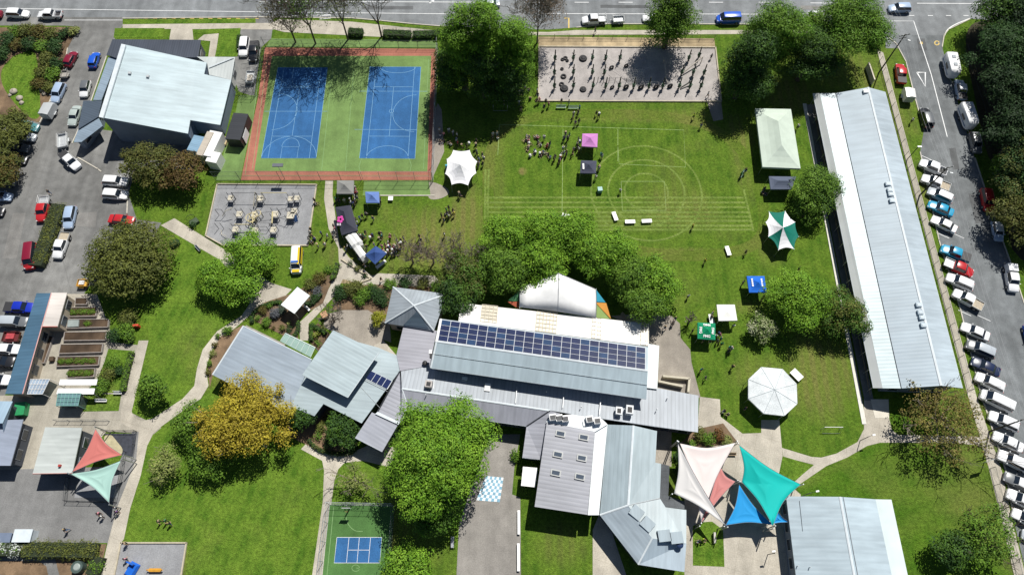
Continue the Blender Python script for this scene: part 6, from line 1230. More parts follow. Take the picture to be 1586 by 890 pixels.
# ------------------------------------------------------------------ tents, gazebos, sails
def fab(c, v=.06, sc=.8): return M(c, .75, v, sc, bump=.12, spec=.3)
def gazebo(label, Q, zc, rise, col, group, val=.3, legs=True, valc=None, hipf=0.0):
    "pop-up gazebo: Q = four eave corners in the photo, zc eave height"
    q = [P(x, y, zc) for x, y in Q]
    if area2(q) < 0: q = q[::-1]
    c = sum(q, Vector())/4; t = thing('gazebo', label, 'gazebo', (c.x, c.y, 0), group); mb = MB(); n = len(q)
    L0_ = (q[1]-q[0]).length; L1_ = (q[2]-q[1]).length
    if hipf: a, b = ((q[0]+q[3])/2, (q[1]+q[2])/2) if L0_ > L1_ else ((q[0]+q[1])/2, (q[3]+q[2])/2); ps = [a.lerp(b, hipf), a.lerp(b, 1-hipf)]
    else: ps = [c, c]
    ps = [p+Vector((0, 0, rise)) for p in ps]
    for i in range(n):
        a, b = q[i], q[(i+1) % n]
        ai = min(ps, key=lambda p: (p-a).length); bi = min(ps, key=lambda p: (p-b).length)
        sag = lambda u, v, t_: u.lerp(v, t_)-Vector((0, 0, rise*.16*math.sin(math.pi*t_)))
        A = [sag(a, ai, k/4) for k in range(5)]; B = [sag(b, bi, k/4) for k in range(5)]; m_ = [sag((a+b)/2, (ai+bi)/2, k/4) for k in range(5)]
        for k in range(4): mb.add([A[k], m_[k], m_[k+1], A[k+1]], [(0,1,2,3)]); mb.add([m_[k], B[k], B[k+1], m_[k+1]], [(0,1,2,3)])
        dn = Vector((0, 0, val))
        mb.add([a-dn, b-dn, b, a], [(0,1,2,3)])
    o = part('canopy', mb, col, t); md = o.modifiers.new('t', 'SOLIDIFY'); md.thickness = .015
    mb = MB()
    for i in range(n): mb.tube([q[i]-Vector((0,0,.1)), q[(i+1) % n]-Vector((0,0,.1))], .025, 4)
    part('frame', mb, STEEL, t)
    for p in q: l = MB(); pi = p.lerp(c, .03); l.tube([(pi.x, pi.y, 0), (pi.x, pi.y, zc)], .04, 5); part('leg', l, STEEL, t)
    return t, q, ps
def words(parent, txt, loc, size, rz, tilt, mat, name='lettering'):
    cu = bpy.data.curves.new(name, 'FONT'); cu.body = txt; cu.size = size; cu.extrude = .01; cu.align_x = 'CENTER'; cu.align_y = 'CENTER'; cu.offset = .02
    o = bpy.data.objects.new(name, cu); COL.objects.link(o); dg = bpy.context.evaluated_depsgraph_get(); me = bpy.data.meshes.new_from_object(o.evaluated_get(dg)); bpy.data.objects.remove(o); bpy.data.curves.remove(cu)
    me.materials.clear(); me.materials.append(mat); o = bpy.data.objects.new(name, me); COL.objects.link(o); o.parent = parent; o.location = Vector(loc)-ORG[parent.name]; o.rotation_mode = 'XYZ'
    o.matrix_basis = Matrix.Translation(Vector(loc)-ORG[parent.name]) @ Matrix.Rotation(rz, 4, 'Z') @ Matrix.Rotation(tilt, 4, 'X'); return o
GZ = 'pop-up gazebos of the event'
gazebo('grey gazebo with a dark peak, at the court gate path', [(522,279.5),(548,279.5),(547.5,300),(521.5,300)], 2.5, .9, fab((.22,.22,.21)), GZ)
t, q, ps = gazebo('long black gazebo with a pink logo beside the path', [(519,321),(543,317.5),(554,356.5),(529,364)], 2.6, .8, fab((.035,.037,.055)), GZ, hipf=.28)
c = ps[0].lerp(ps[1], .5)
mb = MB(); e = P(527.5,340,2.95)
for a in range(5): mb.ball((e.x+.42*math.cos(a*1.257), e.y+.5*math.sin(a*1.257), e.z+.12), .3, 8, 4, .12)
part('logo', mb, M((.5,.03,.28), .7, .05, 1), t, label='pink flower-like logo'); mb = MB(); e = P(525,348,2.9); [mb.box((e.x-.25+k*.28, e.y, e.z+.16), (.16, .5, .03), .1) for k in range(3)]; part('lettering', mb, M((.6,.52,.6),.7,.05,1), t)
gazebo('pale blue gazebo south of the courts', [(565.6,297),(587,297),(587.6,314),(567,314)], 2.4, .8, fab((.12,.2,.46)), GZ); gazebo('dark blue gazebo set diamond-wise by the path fork', [(582,380.6),(599,392),(581,409),(565,394.5)], 2.6, .9, fab((.03,.07,.22)), GZ)
gazebo('pink gazebo on the field', [(902,207),(926,207),(925,228),(901,226.5)], 2.5, .8, fab((.5,.2,.48)), GZ); t, q, ps = gazebo('charcoal gazebo with a white stripe mark below the pink one', [(900,248.5),(924,249),(923,268.5),(898.6,268)], 2.5, .8, fab((.05,.055,.085)), GZ); mb = MB(); e = P(903.5,258,2.75); mb.box((e.x, e.y, e.z+.12), (.3, 1.3, .03)); part('lettering', mb, WHITE, t)
t, q, ps = gazebo('bright blue gazebo on the east lawn', [(1156.6,427.4),(1184,427.4),(1187.6,452.7),(1160.5,452.7)], 2.5, .9, fab((.01,.13,.6)), GZ)
cb0 = sum(q, Vector())/4
for w_ in (0, 1):       # two small pale marks on the side slopes
    mp_ = P(1162.5 if w_ == 0 else 1181, 438, 2.5).lerp(cb0, .2)+Vector((0,0,.32)); mb = MB()
    for k in range(4): mb.box((mp_.x, mp_.y-.6+k*.4, mp_.z+.03), (.28, .26, .02), .1)
    part('lettering', mb, WHITE, t)
gazebo('plain white flat gazebo beside the green one', [(1110,471.5),(1138,471.5),(1142,496),(1113,496.6)], 2.5, .35, fab((.76,.76,.72)), GZ)
t, q, ps = gazebo('green gazebo with white FMG lettering on each side', [(1080.4,499),(1108,500.5),(1108,526),(1080.4,524)], 2.5, .8, fab((.0,.22,.1)), GZ)
cc_ = sum(q, Vector())/4
for k in range(4):
    a, b = q[k], q[(k+1) % 4]; m_ = (a+b)/2; p = m_.lerp(cc_, .3)+Vector((0,0,.27)); d = b-a; words(t, 'FMG', p, .62, math.atan2(d.y, d.x), .28, WHITE)
gazebo('small dark gazebo below the marquee', [(1191,273),(1233,273.6),(1226,293),(1193.6,293)], 2.5, .7, fab((.09,.11,.16)), GZ, hipf=.3)
t, q, ps = gazebo('big off-white marquee west of the long block', [(1170,168),(1225,169),(1240,261),(1181,258.5)], 3.0, 1.5, fab((.5,.58,.5)), None, val=.5, hipf=.3); t.name = 'marquee'; t['category'] = 'marquee'
def star(label, tips, zt, peaks, cols, group):
    "stretch tent with scalloped edge; tips at height zt, peaks (px,py,z)"
    T_ = [P(x, y, zt) for x, y in tips]; pk = [P(*p) for p in peaks]; c = sum(T_, Vector())/len(T_)
    if area2(T_) < 0: T_ = T_[::-1]
    t = thing('star_tent', label, 'tent', (c.x, c.y, 0), group); n = len(T_); parts = {}
    for i in range(n):
        a, b = T_[i], T_[(i+1) % n]; m_ = (a+b)/2; mb = parts.setdefault(cols[i % len(cols)], MB())
        pa = min(pk, key=lambda p: (p.xy-m_.xy).length); K = 6; rows = []
        for k in range(K+1):
            u = k/K; e = a.lerp(b, u); pull = math.sin(math.pi*u)*.09; e = e.lerp(Vector((c.x, c.y, e.z)), pull)+Vector((0,0,.12*math.sin(math.pi*u)))
            row = []
            for r_ in range(6): v = r_/5; p = e.lerp(pa, v); p.z = e.z+(pa.z-e.z)*(v**1.7); row.append(p)
            rows.append(row)
        vs = [p for r_ in rows for p in r_]; mb.add(vs, [(6*k+j, 6*k+6+j, 6*k+7+j, 6*k+1+j) for k in range(K) for j in range(5)])
    for nm, (cn_, mb) in enumerate(parts.items()): o = part('canopy', mb, fab(cn_), t); md = o.modifiers.new('t', 'SOLIDIFY'); md.thickness = .02
    for p in pk: mb = MB(); mb.tube([(p.x, p.y, 0), (p.x, p.y, p.z-.03)], .06, 6); part('mast', mb, STEEL, t)
    for p in T_: mb = MB(); o_ = (p-c); o_.z = 0; f_ = Vector((p.x, p.y, 0))+o_.normalized()*.2; mb.tube([f_, p], .04, 5); part('pole', mb, STEEL, t)
    return t
W_, G_ = (.76,.76,.78), (.0,.14,.1)
star('white star-shaped tent east of the tennis courts', [(702,232.6),(727.4,232.6),(739,250),(737.6,268),(725,287),(699.6,286),(689.5,269),(692,246.5)], 2.4, [(713,255,4.3)], [W_], 'star tents')
star('white and green star-shaped tent near the long block', [(1191,327.5),(1216,326.7),(1231.5,344),(1237,366),(1230,385.6),(1205.7,387),(1190,366.7),(1186,344)], 2.4, [(1213,352,4.2)], [W_, G_, W_, G_, G_, W_, G_, W_], 'star tents')
Q = [(1179,568),(1212,571),(1234,594),(1235,625),(1215,643.5),(1183,640),(1159,617),(1159,587)]; q = [P(x, y, 2.9) for x, y in Q][::-1]; c = sum(q, Vector())/8; t = thing('octagonal_tent', 'large whitish eight-sided tent on the east lawn', 'tent', (c.x, c.y, 0)); mb = MB(); ap = c+Vector((0,0,.9))
for i in range(8): a, b = q[i], q[(i+1) % 8]; mb.add([a-Vector((0,0,.35)), b-Vector((0,0,.35)), b, a, ap], [(0,1,2,3),(3,2,4)])
o = part('canopy', mb, paved('tent_cloth', (.66,.7,.71), stain=.12, patch=.1, rough=.8), t); md = o.modifiers.new('t', 'SOLIDIFY'); md.thickness = .02
mb = MB(); [mb.tube([p+Vector((0,0,.02)), ap+Vector((0,0,.02))], .035, 4) for p in q]; part('seam', mb, M((.45,.5,.52), .8, .1, 2), t)
for p in q: mb = MB(); pi = p.lerp(c, .03); mb.tube([(pi.x, pi.y, 0), (pi.x, pi.y, 2.85)], .05, 6); part('pole', mb, STEEL, t)
def sail(label, C_, col, group, sag=.13, posts=None):
    "tensioned shade sail: corner (px,py,z)"
    q = [P(*p) for p in C_]; 
    if area2(q) < 0: q = q[::-1]
    c = sum(q, Vector())/len(q); t = thing('shade_sail', label, 'shade sail', (c.x, c.y, 0), group); mb = MB(); n = len(q); K = 12; ring = []
    for i in range(n):
        a, b = q[i], q[(i+1) % n]
        for k in range(K): u = k/K; p = a.lerp(b, u); ring.append(p.lerp(c, sag*math.sin(math.pi*u)*1.5))
    N_ = len(ring); vs = []
    for r_ in range(6):
        v = r_/6
        for p in ring: w_ = p.lerp(c, v); w_.z -= .35*math.sin(math.pi*v)*.6; vs.append(w_)
    vs.append(c-Vector((0,0,.25))); fs = [(r_*N_+k, r_*N_+(k+1) % N_, (r_+1)*N_+(k+1) % N_, (r_+1)*N_+k) for r_ in range(5) for k in range(N_)]+[(5*N_+k, 5*N_+(k+1) % N_, 6*N_) for k in range(N_)]
    mb.add(vs, fs); o = part('sail', mb, fab(col, .05, .3), t, 60); md = o.modifiers.new('t', 'SOLIDIFY'); md.thickness = .015
    mb = MB(); mb.tube(ring+[ring[0]], .03, 4); part('edge_cable', mb, STEEL, t)
    for p in q: mb = MB(); o_ = (p-c); o_.z = 0; f_ = p+o_.normalized()*.35; mb.tube([(f_.x+.1*o_.normalized().x, f_.y+.1*o_.normalized().y, 0), (f_.x, f_.y, p.z+.25), ], .09, 8); mb.tube([p, (f_.x, f_.y, p.z+.1)], .025, 4); part('post', mb, STEEL, t)
G_S = 'shade sails beside the bottom right building'
sail('largest cream shade sail, wide at the top', [(1053,686,5),(1139,685,4.2),(1086,806,3.4)], (.72,.64,.62), G_S); sail('narrow white shade sail on the west side', [(1050,686,5.6),(1044,763.5,3.6),(1124,812.7,4.4)], (.74,.72,.7), G_S, .1)
sail('dusty pink shade sail between the cream and blue ones', [(1114,717,3.2),(1139,745,3.4),(1085,811,3.0)], (.5,.2,.19), G_S); sail('big turquoise four-cornered shade sail', [(1145,689,5.2),(1240,749.5,4.2),(1197,814,4.8),(1149,746,3.9)], (.0,.42,.38), G_S, .1)
sail('bright blue shade sail below the turquoise one', [(1145,750,3.6),(1197,812,3.2),(1124,812.7,3.2)], (.015,.27,.6), G_S); sail('small blue shade sail tip beside the bottom right building', [(1204,790,3.4),(1222,808,3.2),(1190,812,3.0)], (.015,.27,.6), G_S)
G_S = 'shade sails over the left playground'; sail('red shade sail over the left playground', [(148,664,4.6),(189,704,3.8),(111,731,4.2)], (.52,.16,.14), G_S); sail('mint green shade sail over the left playground', [(109,733,4.0),(187,713,4.4),(169,778,3.4)], (.36,.56,.5), G_S)

# ------------------------------------------------------------------ playgrounds
ordn = ['first', 'second', 'third', 'fourth', 'fifth', 'sixth', 'seventh', 'eighth', 'ninth', 'tenth', 'eleventh']
PW = M((.035,.04,.032), .9, .3, 3); RUB = M((.018,.018,.02), .7, .2, 4); ROPE = M((.35,.36,.36), .8, .1, 3)
def zp(x, y): return 820+x/5.116, 50+y/5.116
rows = {'south': ([195,345,500,600,705,820,940,1050,1180,1265,1350], 452, 3.6), 'middle': ([195,345,495,590,1200,1290,1375], 345, 3.4), 'north': ([200,345,495,600,712,1255,1335], 232, 3.4)}
for rn, (xs_, y, hh) in rows.items():
    for i, x in enumerate(xs_):
        p = P(*zp(x, y-(22 if rn == 'north' and x > 1300 else 0))); t = thing('climbing_post', 'dark timber post, %s from the west in the %s row of the pole playground' % (ordn[i], rn), 'post', (p.x, p.y, 0), 'tall posts of the pole playground')
        mb = MB(); mb.tube([p, p+Vector((0,0,hh))], [.15, .11], 8); part('post', mb, PW, t, 40)
        for k in range(5): mb = MB(); a = k*1.9+i; z = .5+k*.42; d = Vector((math.cos(a), math.sin(a), 0)); mb.tube([p+Vector((0,0,z)), p+d*.42+Vector((0,0,z))], [.09, .1], 6); part('peg', mb, PW, t)
        mb = MB(); mb.tube([p+Vector((0,0,.75)), p+Vector((0,0,1.6))], [.28, .33], 10); part('step_plate', mb, M((.05,.1,.06), .8, .2, 3), t)
gt_ = 'rubber tyres of the pole playground'
for i, (x, y, R_, up, l_) in enumerate(((425,208,.85,0,'large domed black tyre in the north-west of the pole playground'),(275,445,.85,0,'large domed black tyre, south-west'),(425,452,.7,0,'domed black tyre right of the south-west one'),(285,205,.5,0,'small tyre, upper of the tyre trail'),(262,215,.4,0,'second small tyre of the upper tyre trail'),(300,225,.35,0,'smallest tyre of the upper tyre trail'),(258,290,.38,0,'lone tyre between the two tyre trails'),(270,350,.62,0,'ring tyre at the middle of the tyre trail'),(255,412,.55,0,'ring tyre touching the south-west dome'),
      (650,285,.55,1,'upright black tyre near the rope net'),(655,440,.5,1,'upright tyre, first of the southern five from the west'),(765,440,.65,1,'upright tyre, second of the southern five'),(882,442,.68,1,'upright tyre, third of the southern five'),(1002,440,.68,1,'upright tyre, fourth of the southern five'),(1113,432,.62,1,'upright tyre, fifth of the southern five'),(765,270,.5,1,'upright tyre touching the rope net'))):
    p = P(*zp(x, y), .2); mb = MB()
    if up: mb.torus((p.x, p.y, R_*.7), R_*.7, R_*.33, 16, 7, 'y', .4)
    else:
        mb.torus((p.x, p.y, .2), R_*.72, R_*.3, 18, 8)
        if R_ > .65: mb.ball((p.x, p.y, .2), R_*.75, 14, 6, .55)
    solo('tyre', mb, RUB, l_, 'tyre', (p.x, p.y, 0), gt_, 60)
t = thing('rope_net', 'large grey rope climbing net hung between posts in the pole playground', 'climbing net', P(*zp(850,320)))
mb = MB(); nq = [P(*zp(760,290), 1.8), P(*zp(905,300), 2.2), P(*zp(915,395), .6), P(*zp(800,400), .5)]
for i in range(9):
    mb.tube([nq[0].lerp(nq[1], i/8), nq[0].lerp(nq[1], i/8).lerp(nq[3].lerp(nq[2], i/8), .5)-Vector((0,0,.25)), nq[3].lerp(nq[2], i/8)], .035, 4); mb.tube([nq[0].lerp(nq[3], i/8), nq[0].lerp(nq[3], i/8).lerp(nq[1].lerp(nq[2], i/8), .5)-Vector((0,0,.25)), nq[1].lerp(nq[2], i/8)], .035, 4)
part('net', mb, ROPE, t); mb = MB()
for a, b in (((600,190),(760,290)),((960,265),(905,300)),((1030,395),(915,395)),((520,400),(800,400)),((640,300),(760,290)),((620,380),(800,400)),((600,230),(800,400)),((700,200),(900,300))): mb.tube([P(*zp(*a), 1.6), P(*zp(*b), 1.6)], .025, 4)
part('rope', mb, ROPE, t)
for i in range(6): mb = MB(); p = P(*zp(540+i*45, 395+(i % 2)*6)); mb.tube([p, p+Vector((0,0,1.5))], .06, 5); part('net_post', mb, PW, t)
for a, b, l_ in (((1070,215,1.2),(1088,395,.4),'pale balance log sloping below the street tree'),((1200,335,.5),(1375,195,1.6),'pale balance log slanting at the east side'),((1200,440,.4),(1290,385,.9),'dark balance log near the south-east posts')):
    mb = MB(); A, B_ = P(*zp(*a[:2]), a[2]), P(*zp(*b[:2]), b[2]); mb.tube([A, B_], .14, 8); mb.tube([(A.x, A.y, 0), A], .08, 5); mb.tube([(B_.x, B_.y, 0), B_], .08, 5); solo('balance_log', mb, M((.42,.38,.33),.8,.2,2) if 'pale' in l_ else PW, l_, 'balance beam', (A.x, A.y, 0), 'balance logs of the pole playground', 40)
# climbing frames, west playground
def zq(x, y): return 310+x/7.416, 270+y/7.416
tt = thing('jungle_gym', 'sprawling climbing frame with cream decks, posts, bridges and a blue slide', 'climbing frame', P(405,335)); CRM = M((.52,.48,.38), .6, .08, 2); YL = M((.6,.52,.28), .6, .08, 2); DK = M((.1,.1,.11), .5, .1, 2)
for x, y, sz in ((350,270,1.0),(690,275,1.1),(1040,280,1.0),(1112,272,1.0),(450,455,1.1),(860,455,1.2),(405,630,1.1),(630,640,1.1),(842,635,1.1),(1040,470,1.4),(1080,420,1.1),(620,460,1.0)):
    z = 1.3; p = P(*zq(x, y), z); mb = MB(); mb.box((p.x, p.y, z), (sz, sz, .1)); d = part('deck', mb, CRM, tt)
    for i in (-1, 1):
        for j in (-1, 1): mb = MB(); mb.tube([(p.x+i*sz/2, p.y+j*sz/2, 0), (p.x+i*sz/2, p.y+j*sz/2, 2.5)], .05, 5); part('post', mb, DK, d)
    mb = MB(); mb.tube([(p.x-sz/2, p.y+sz/2, 2.0), (p.x+sz/2, p.y+sz/2, 2.0)], .03, 4); mb.tube([(p.x-sz/2, p.y-sz/2, .6), (p.x+sz/2, p.y-sz/2, .6)], .03, 4); part('rail', mb, DK, d)
for a, b, za, zb, m_, r_ in (((355,212),(630,212),2.3,2.3,DK,.05),((695,212),(990,212),2.3,2.3,YL,.08),((630,200),(612,365),2.2,.6,CRM,.1),((655,240),(640,365),2.2,.6,CRM,.1),((395,575),(560,575),1.6,1.6,YL,.1),((830,430),(825,560),1.7,1.2,YL,.13),((640,550),(790,555),1.5,1.5,DK,.04),((640,600),(760,600),1.5,1.5,DK,.04),((700,440),(820,430),1.6,1.6,DK,.04),((900,410),(1030,375),1.6,1.6,DK,.04),((890,490),(1000,525),1.5,1.5,DK,.04),((610,440),(600,560),1.8,1.5,YL,.09)):
    mb = MB(); mb.tube([P(*zq(*a), za), P(*zq(*b), zb)], r_, 6)
    for e, z in ((a, za), (b, zb)): p = P(*zq(*e), z); mb.tube([(p.x, p.y, 0), p], .05, 5)
    part('beam', mb, m_, tt)
for x, y, R_ in ((580,495,.9),(610,470,.75),(660,445,.6),(590,520,.55)): mb = MB(); p = P(*zq(x, y), 1.3); mb.torus((p.x, p.y, 1.3), R_, .07, 18, 6, 'z'); mb.tube([(p.x+R_, p.y, 1.3), (p.x+R_, p.y, 0)], .05, 5); part('ring_climber', mb, YL, tt)
mb = MB(); mb.tube([P(*zq(255,480), 1.0), P(*zq(290,420), 2.0), P(*zq(370,385), 2.2)], .07, 6); mb.tube([P(*zq(240,640), .1), P(*zq(245,690), .3), P(*zq(300,710), .6)], .05, 5); part('arch', mb, CRM, tt)
A, B_ = P(*zq(1085,470), 1.35), P(*zq(1105,545), .2); mb = MB(); d = (B_-A).normalized(); sd_ = Vector((-d.y, d.x, 0)).normalized()*.35; mb.add([A+sd_, A-sd_, B_-sd_, B_+sd_, A+sd_*1.1+Vector((0,0,.2)), A-sd_*1.1+Vector((0,0,.2)), B_-sd_*1.1+Vector((0,0,.2)), B_+sd_*1.1+Vector((0,0,.2))], [(0,1,2,3),(0,3,7,4),(1,5,6,2)]); part('slide', mb, M((.1,.25,.6), .35, .05, 1), tt)
mb = MB()
for (x, y) in ((220,470),(290,470),(215,625),(275,625)): mb.tube([P(*zq(x, y)), P(*zq(x, y))+Vector((0,0,2.2))], .05, 5)
mb.tube([P(*zq(220,470))+Vector((0,0,2.2)), P(*zq(290,470))+Vector((0,0,2.2))], .05, 5); part('swing_frame', mb, DK, tt)
# small play things bottom left
mb = MB(); p = P(203,882,.5); mb.box((p.x, p.y, .45), (1.6, 2.2, .5), -.4, .7); mb.tube([(p.x-.7, p.y-.9, .6), (p.x+.7, p.y-.9, .6)], .1, 6); mb.box((p.x, p.y+.9, 1.0), (1.2, .15, .9), -.4); solo('play_slide', mb, M((.01,.12,.55), .4, .1, 2), 'blue moulded play slide on the bottom left pad', 'slide', (p.x, p.y, 0))
mb = MB(); p = P(240,882,.5); mb.box((p.x, p.y, .5), (1.8, .5, .18)); mb.box((p.x, p.y, .25), (.3, .3, .5)); mb.tube([(p.x-1.1, p.y, .55), (p.x-1.1, p.y, .95)], .06, 5); mb.tube([(p.x+1.1, p.y, .55), (p.x+1.1, p.y, .95)], .06, 5); mb.box((p.x, p.y, .62), (2.4, .2, .06)); solo('spring_rocker', mb, M((.6,.3,.03), .5, .1, 2), 'orange rocking toy on the bottom left pad', 'play equipment', (p.x, p.y, 0))

# ------------------------------------------------------------------ fences, poles, wires
def fence(label, pts, h=3.0, gap=4.0, mesh=True, col=None, name='fence', group=None):
    q = pxs(pts); b = q[0].copy(); t = thing(name, label, 'fence', b, group); col = col or M((.12,.14,.14), .5, .1, 2); rails = MB(); ms = MB(); npst = 0
    for i in range(len(q)-1):
        a, c = q[i], q[i+1]; L_ = (c-a).length; k = max(1, round(L_/gap))
        for j in range(k+(1 if i == len(q)-2 else 0)):
            p = a.lerp(c, j/k); mb = MB(); mb.tube([p, p+Vector((0,0,h))], .045, 5); part('post', mb, col, t)
        for z in ((h-.03, .1) if h < 2 else (h-.03, h*.5, .1)): rails.tube([a+Vector((0,0,z)), c+Vector((0,0,z))], .028, 4)
        ms.add([a+Vector((0,0,.05)), c+Vector((0,0,.05)), c+Vector((0,0,h-.05)), a+Vector((0,0,h-.05))], [(0,1,2,3)])
    part('rail', rails, col, t)
    if mesh: part('mesh_panel', ms, M((.2,.22,.22), .6, .05, 1, alpha=.13), t)
    return t
fence('tall green wire fence on the south side of the tennis courts', [(335,280),(373,280),(560,280)], 3.2); fence('tall grey fence with a double line of posts behind the goal strip', [(563,281),(670,281)], 3.4, 3.4, col=M((.45,.4,.36),.6,.1,2)); fence('tall wire fence along the east side of the tennis courts', [(678,75),(671,281)], 3.2, col=M((.35,.37,.38),.5,.1,2)); fence('tall wire fence on the west side of the courts by the driveway', [(411,73),(396,150),(371,149)], 3.0)
fence('low wire fence along the top of the tennis courts', [(411,73),(677,75)], 2.2); fence('wire fence between the footpath and the pole playground', [(836,60),(1106,62)], 1.4, 3.2, col=M((.3,.24,.16),.8,.1,2)); fence('low pole fence along the footpath behind the right court', [(593,48),(700,50)], 1.2, 3.0)
fence('wire boundary fence between the long block and its footpath', [(1362,95),(1396,222),(1499,606)], 1.6, 3.0); fence('wire boundary fence along the lower right footpath', [(1533,725),(1552,805),(1574,890)], 1.6, 2.5); fence('tall fence round the lower ball court, west and north sides', [(497,900),(511,781),(611,783)], 3.0, 3.0, col=M((.5,.54,.56),.5,.1,2)); fence('tall fence on the east side of the lower ball court', [(611,783),(603,900)], 3.0, 3.0)
fence('black pool-style fence round the left sail playground', [(108,740),(104,776),(181,778),(192,730),(196,700)], 1.2, 2.0, col=DARKM); fence('dark fence round the sand pit', [(161,668),(212,668),(207,710)], 1.1, 2.0, col=DARKM); fence('grey fence in front of the cream-white block', [(88,652),(170,652)], 1.2, 2.2, col=STEEL)
fence('low brown fence by the gymnasium driveway gate', [(371,149),(356,145)], 1.8, 1.2); fence('dark fence line on the far side of the forest verge', [(1494,75),(1530,180),(1568,260)], 1.2, 4, col=DARKM, mesh=False)
mb = MB(); q = pxs([(161,671),(212,671),(206,707),(188,704)]); mb.sheet([(a.x, a.y, .055) for a in q]); setting('sand_pit', mb, M((.04,.045,.06), .9, .3, 2)); mb = MB(); q = pxs(smooth_px([(162,676),(172,673),(182,684),(190,695),(187,704),(178,700),(165,690)])); mb.sheet([(a.x, a.y, .065) for a in q]); setting('sand_pit', mb, M((.42,.38,.24), .9, .15, 2))
def upole(label, bx, by, top, group='utility poles along the side road'):
    b = P(bx, by); best = min((( (proj(b.x, b.y, z)-Vector(top)).length, z) for z in [k*.1 for k in range(40, 110)])); h = best[1]; t = thing('utility_pole', label, 'utility pole', b, group)
    mb = MB(); mb.tube([b, b+Vector((0,0,h))], [.16, .1], 8); part('pole', mb, M((.07,.06,.05), .9, .2, 3), t); tp = b+Vector((0,0,h-.25)); d = Vector((.96, .26, 0)); mb = MB()
    mb.box(tp, (2.4, .12, .12), .26); part('crossarm', mb, PW, t); mb = MB(); mb.box(tp-Vector((0,0,.7)), (1.6, .1, .1), .26); part('crossarm', mb, PW, t)
    for k in (-1, -.4, .4, 1): mb = MB(); mb.tube([tp+d*k*1.1, tp+d*k*1.1+Vector((0,0,.22))], .05, 5); part('insulator', mb, WHITE, t)
    mb = MB(); mb.tube([b+Vector((0,0,h-1.6)), b+Vector((0,0,h-1.2))+Vector((.96,-.3,0))*1.2], .04, 4); mb.box(b+Vector((0,0,h-1.2))+Vector((.96,-.3,0))*1.3, (.5, .2, .1), -.3); part('lamp', mb, GALV, t); return tp
def proj(x, y, z):
    v = Vector((x, y, z-H)); zc = v.dot(Vector((0, _c, -_s))); return Vector((793+F*v.x/zc, 445-F*v.dot(Vector((0, _s, _c)))/zc))
p1 = upole('utility pole on the verge beside the road corner', 1361, 113, (1398,42)); p2 = upole('utility pole on the verge by the first parked utes', 1424, 303, (1467,258)); p3 = upole('utility pole in the verge by the sparse tree', 1532, 668, (1582,647))
wr_ = [Vector((p1.x-6, p1.y+45, p1.z)), p1, p2, p3, Vector((p3.x+8, p3.y-40, p3.z))]
for nm, k in (('power line nearest the footpath', -1), ('power line, second from the footpath', -.4), ('power line, third from the footpath', .4), ('power line nearest the road', 1)):
    mb = MB(); d = Vector((.96, .26, 0))*k*1.1+Vector((0,0,.22))
    for a, b in zip(wr_, wr_[1:]): mb.tube([a.lerp(b, u/8)+d-Vector((0,0,.9*math.sin(math.pi*u/8))) for u in range(9)], .014, 3, cap=False)
    solo('power_line', mb, M((.35,.35,.36), .5, .05, 1), nm, 'power line', tuple(p1), 'power lines along the side road')
b = P(1405,247); t = thing('street_lamp', 'dark lamp post on the verge between the black SUV and the utes', 'street lamp', b); mb = MB(); mb.tube([b, b+Vector((0,0,4.2))], .08, 6); part('post', mb, DARKM, t); mb = MB(); mb.box((b.x+.2, b.y, 4.25), (.8, .3, .12)); part('lamp_head', mb, GALV, t)
b = P(441,277); t = thing('floodlight', 'court floodlight on a pole at the south edge of the left tennis court', 'floodlight', b); mb = MB(); mb.tube([b, b+Vector((0,0,4.4))], .06, 6); part('post', mb, STEEL, t); mb = MB(); mb.box((b.x, b.y+.1, 4.5), (2.0, .7, .2)); part('lamp_head', mb, M((.12,.13,.15), .4, .1, 2), t)
def lamp(label, x, y, h=3.6, ax=.9):
    b = P(x, y); t = thing('lamp_post', label, 'lamp post', b, 'lamp posts by the shade sails'); mb = MB(); mb.tube([b, b+Vector((0,0,h)), b+Vector((ax,.2,h+.25))], .06, 6); part('post', mb, DARKM, t); mb = MB(); mb.box((b.x+ax+.2, b.y+.25, h+.25), (.5, .25, .1), .2); part('lamp_head', mb, WHITE, t)
lamp('dark lamp post at the north-west corner of the bottom right building', 1241, 768); lamp('dark lamp post at the path bend south of the long block', 1332, 682, 3.0, .6); lamp('lamp post beside the wall of the bottom right building', 1189, 858, 3.2, -.4)
# basketball hoop, goals
b = P(1524,716); t = thing('basketball_hoop', 'basketball hoop with a backboard on the lawn by the utility pole', 'basketball hoop', b); mb = MB(); mb.tube([b, b+Vector((-.2,0,2.9))], .07, 6); part('post', mb, STEEL, t); mb = MB(); mb.box((b.x-1.2, b.y-.3, 3.0), (1.7, .06, 1.0), .25); mb.tube([b+Vector((-.2,0,2.9)), (b.x-1.2, b.y-.3, 3.0)], .05, 5); part('backboard', mb, M((.45,.45,.42), .5, .1, 2), t); mb = MB(); mb.torus((b.x-1.3, b.y-.6, 2.8), .24, .02, 14, 5); part('rim', mb, M((.5,.1,.02), .5, .1, 2), t)
def goal(label, a, b, h, group='goal frames', d=.9):
    A, B_ = P(*a), P(*b); t = thing('goal', label, 'goal', (A+B_)/2, group); n_ = Vector((0,-d,0)); u = Vector((0,0,h)); mb = MB(); mb.tube([A, A+u, B_+u, B_], .05, 6); part('goal_frame', mb, WHITE, t); mb = MB(); mb.tube([A+u, A+n_, B_+n_, B_+u], .03, 4); part('net_frame', mb, STEEL, t)
goal('white goal frame in the dark shade of the tall trees', (764,166), (786,166), 2.0); goal('small white goal on the grass below the octagonal tent', (1272,664), (1300,664), 1.4, d=.7)
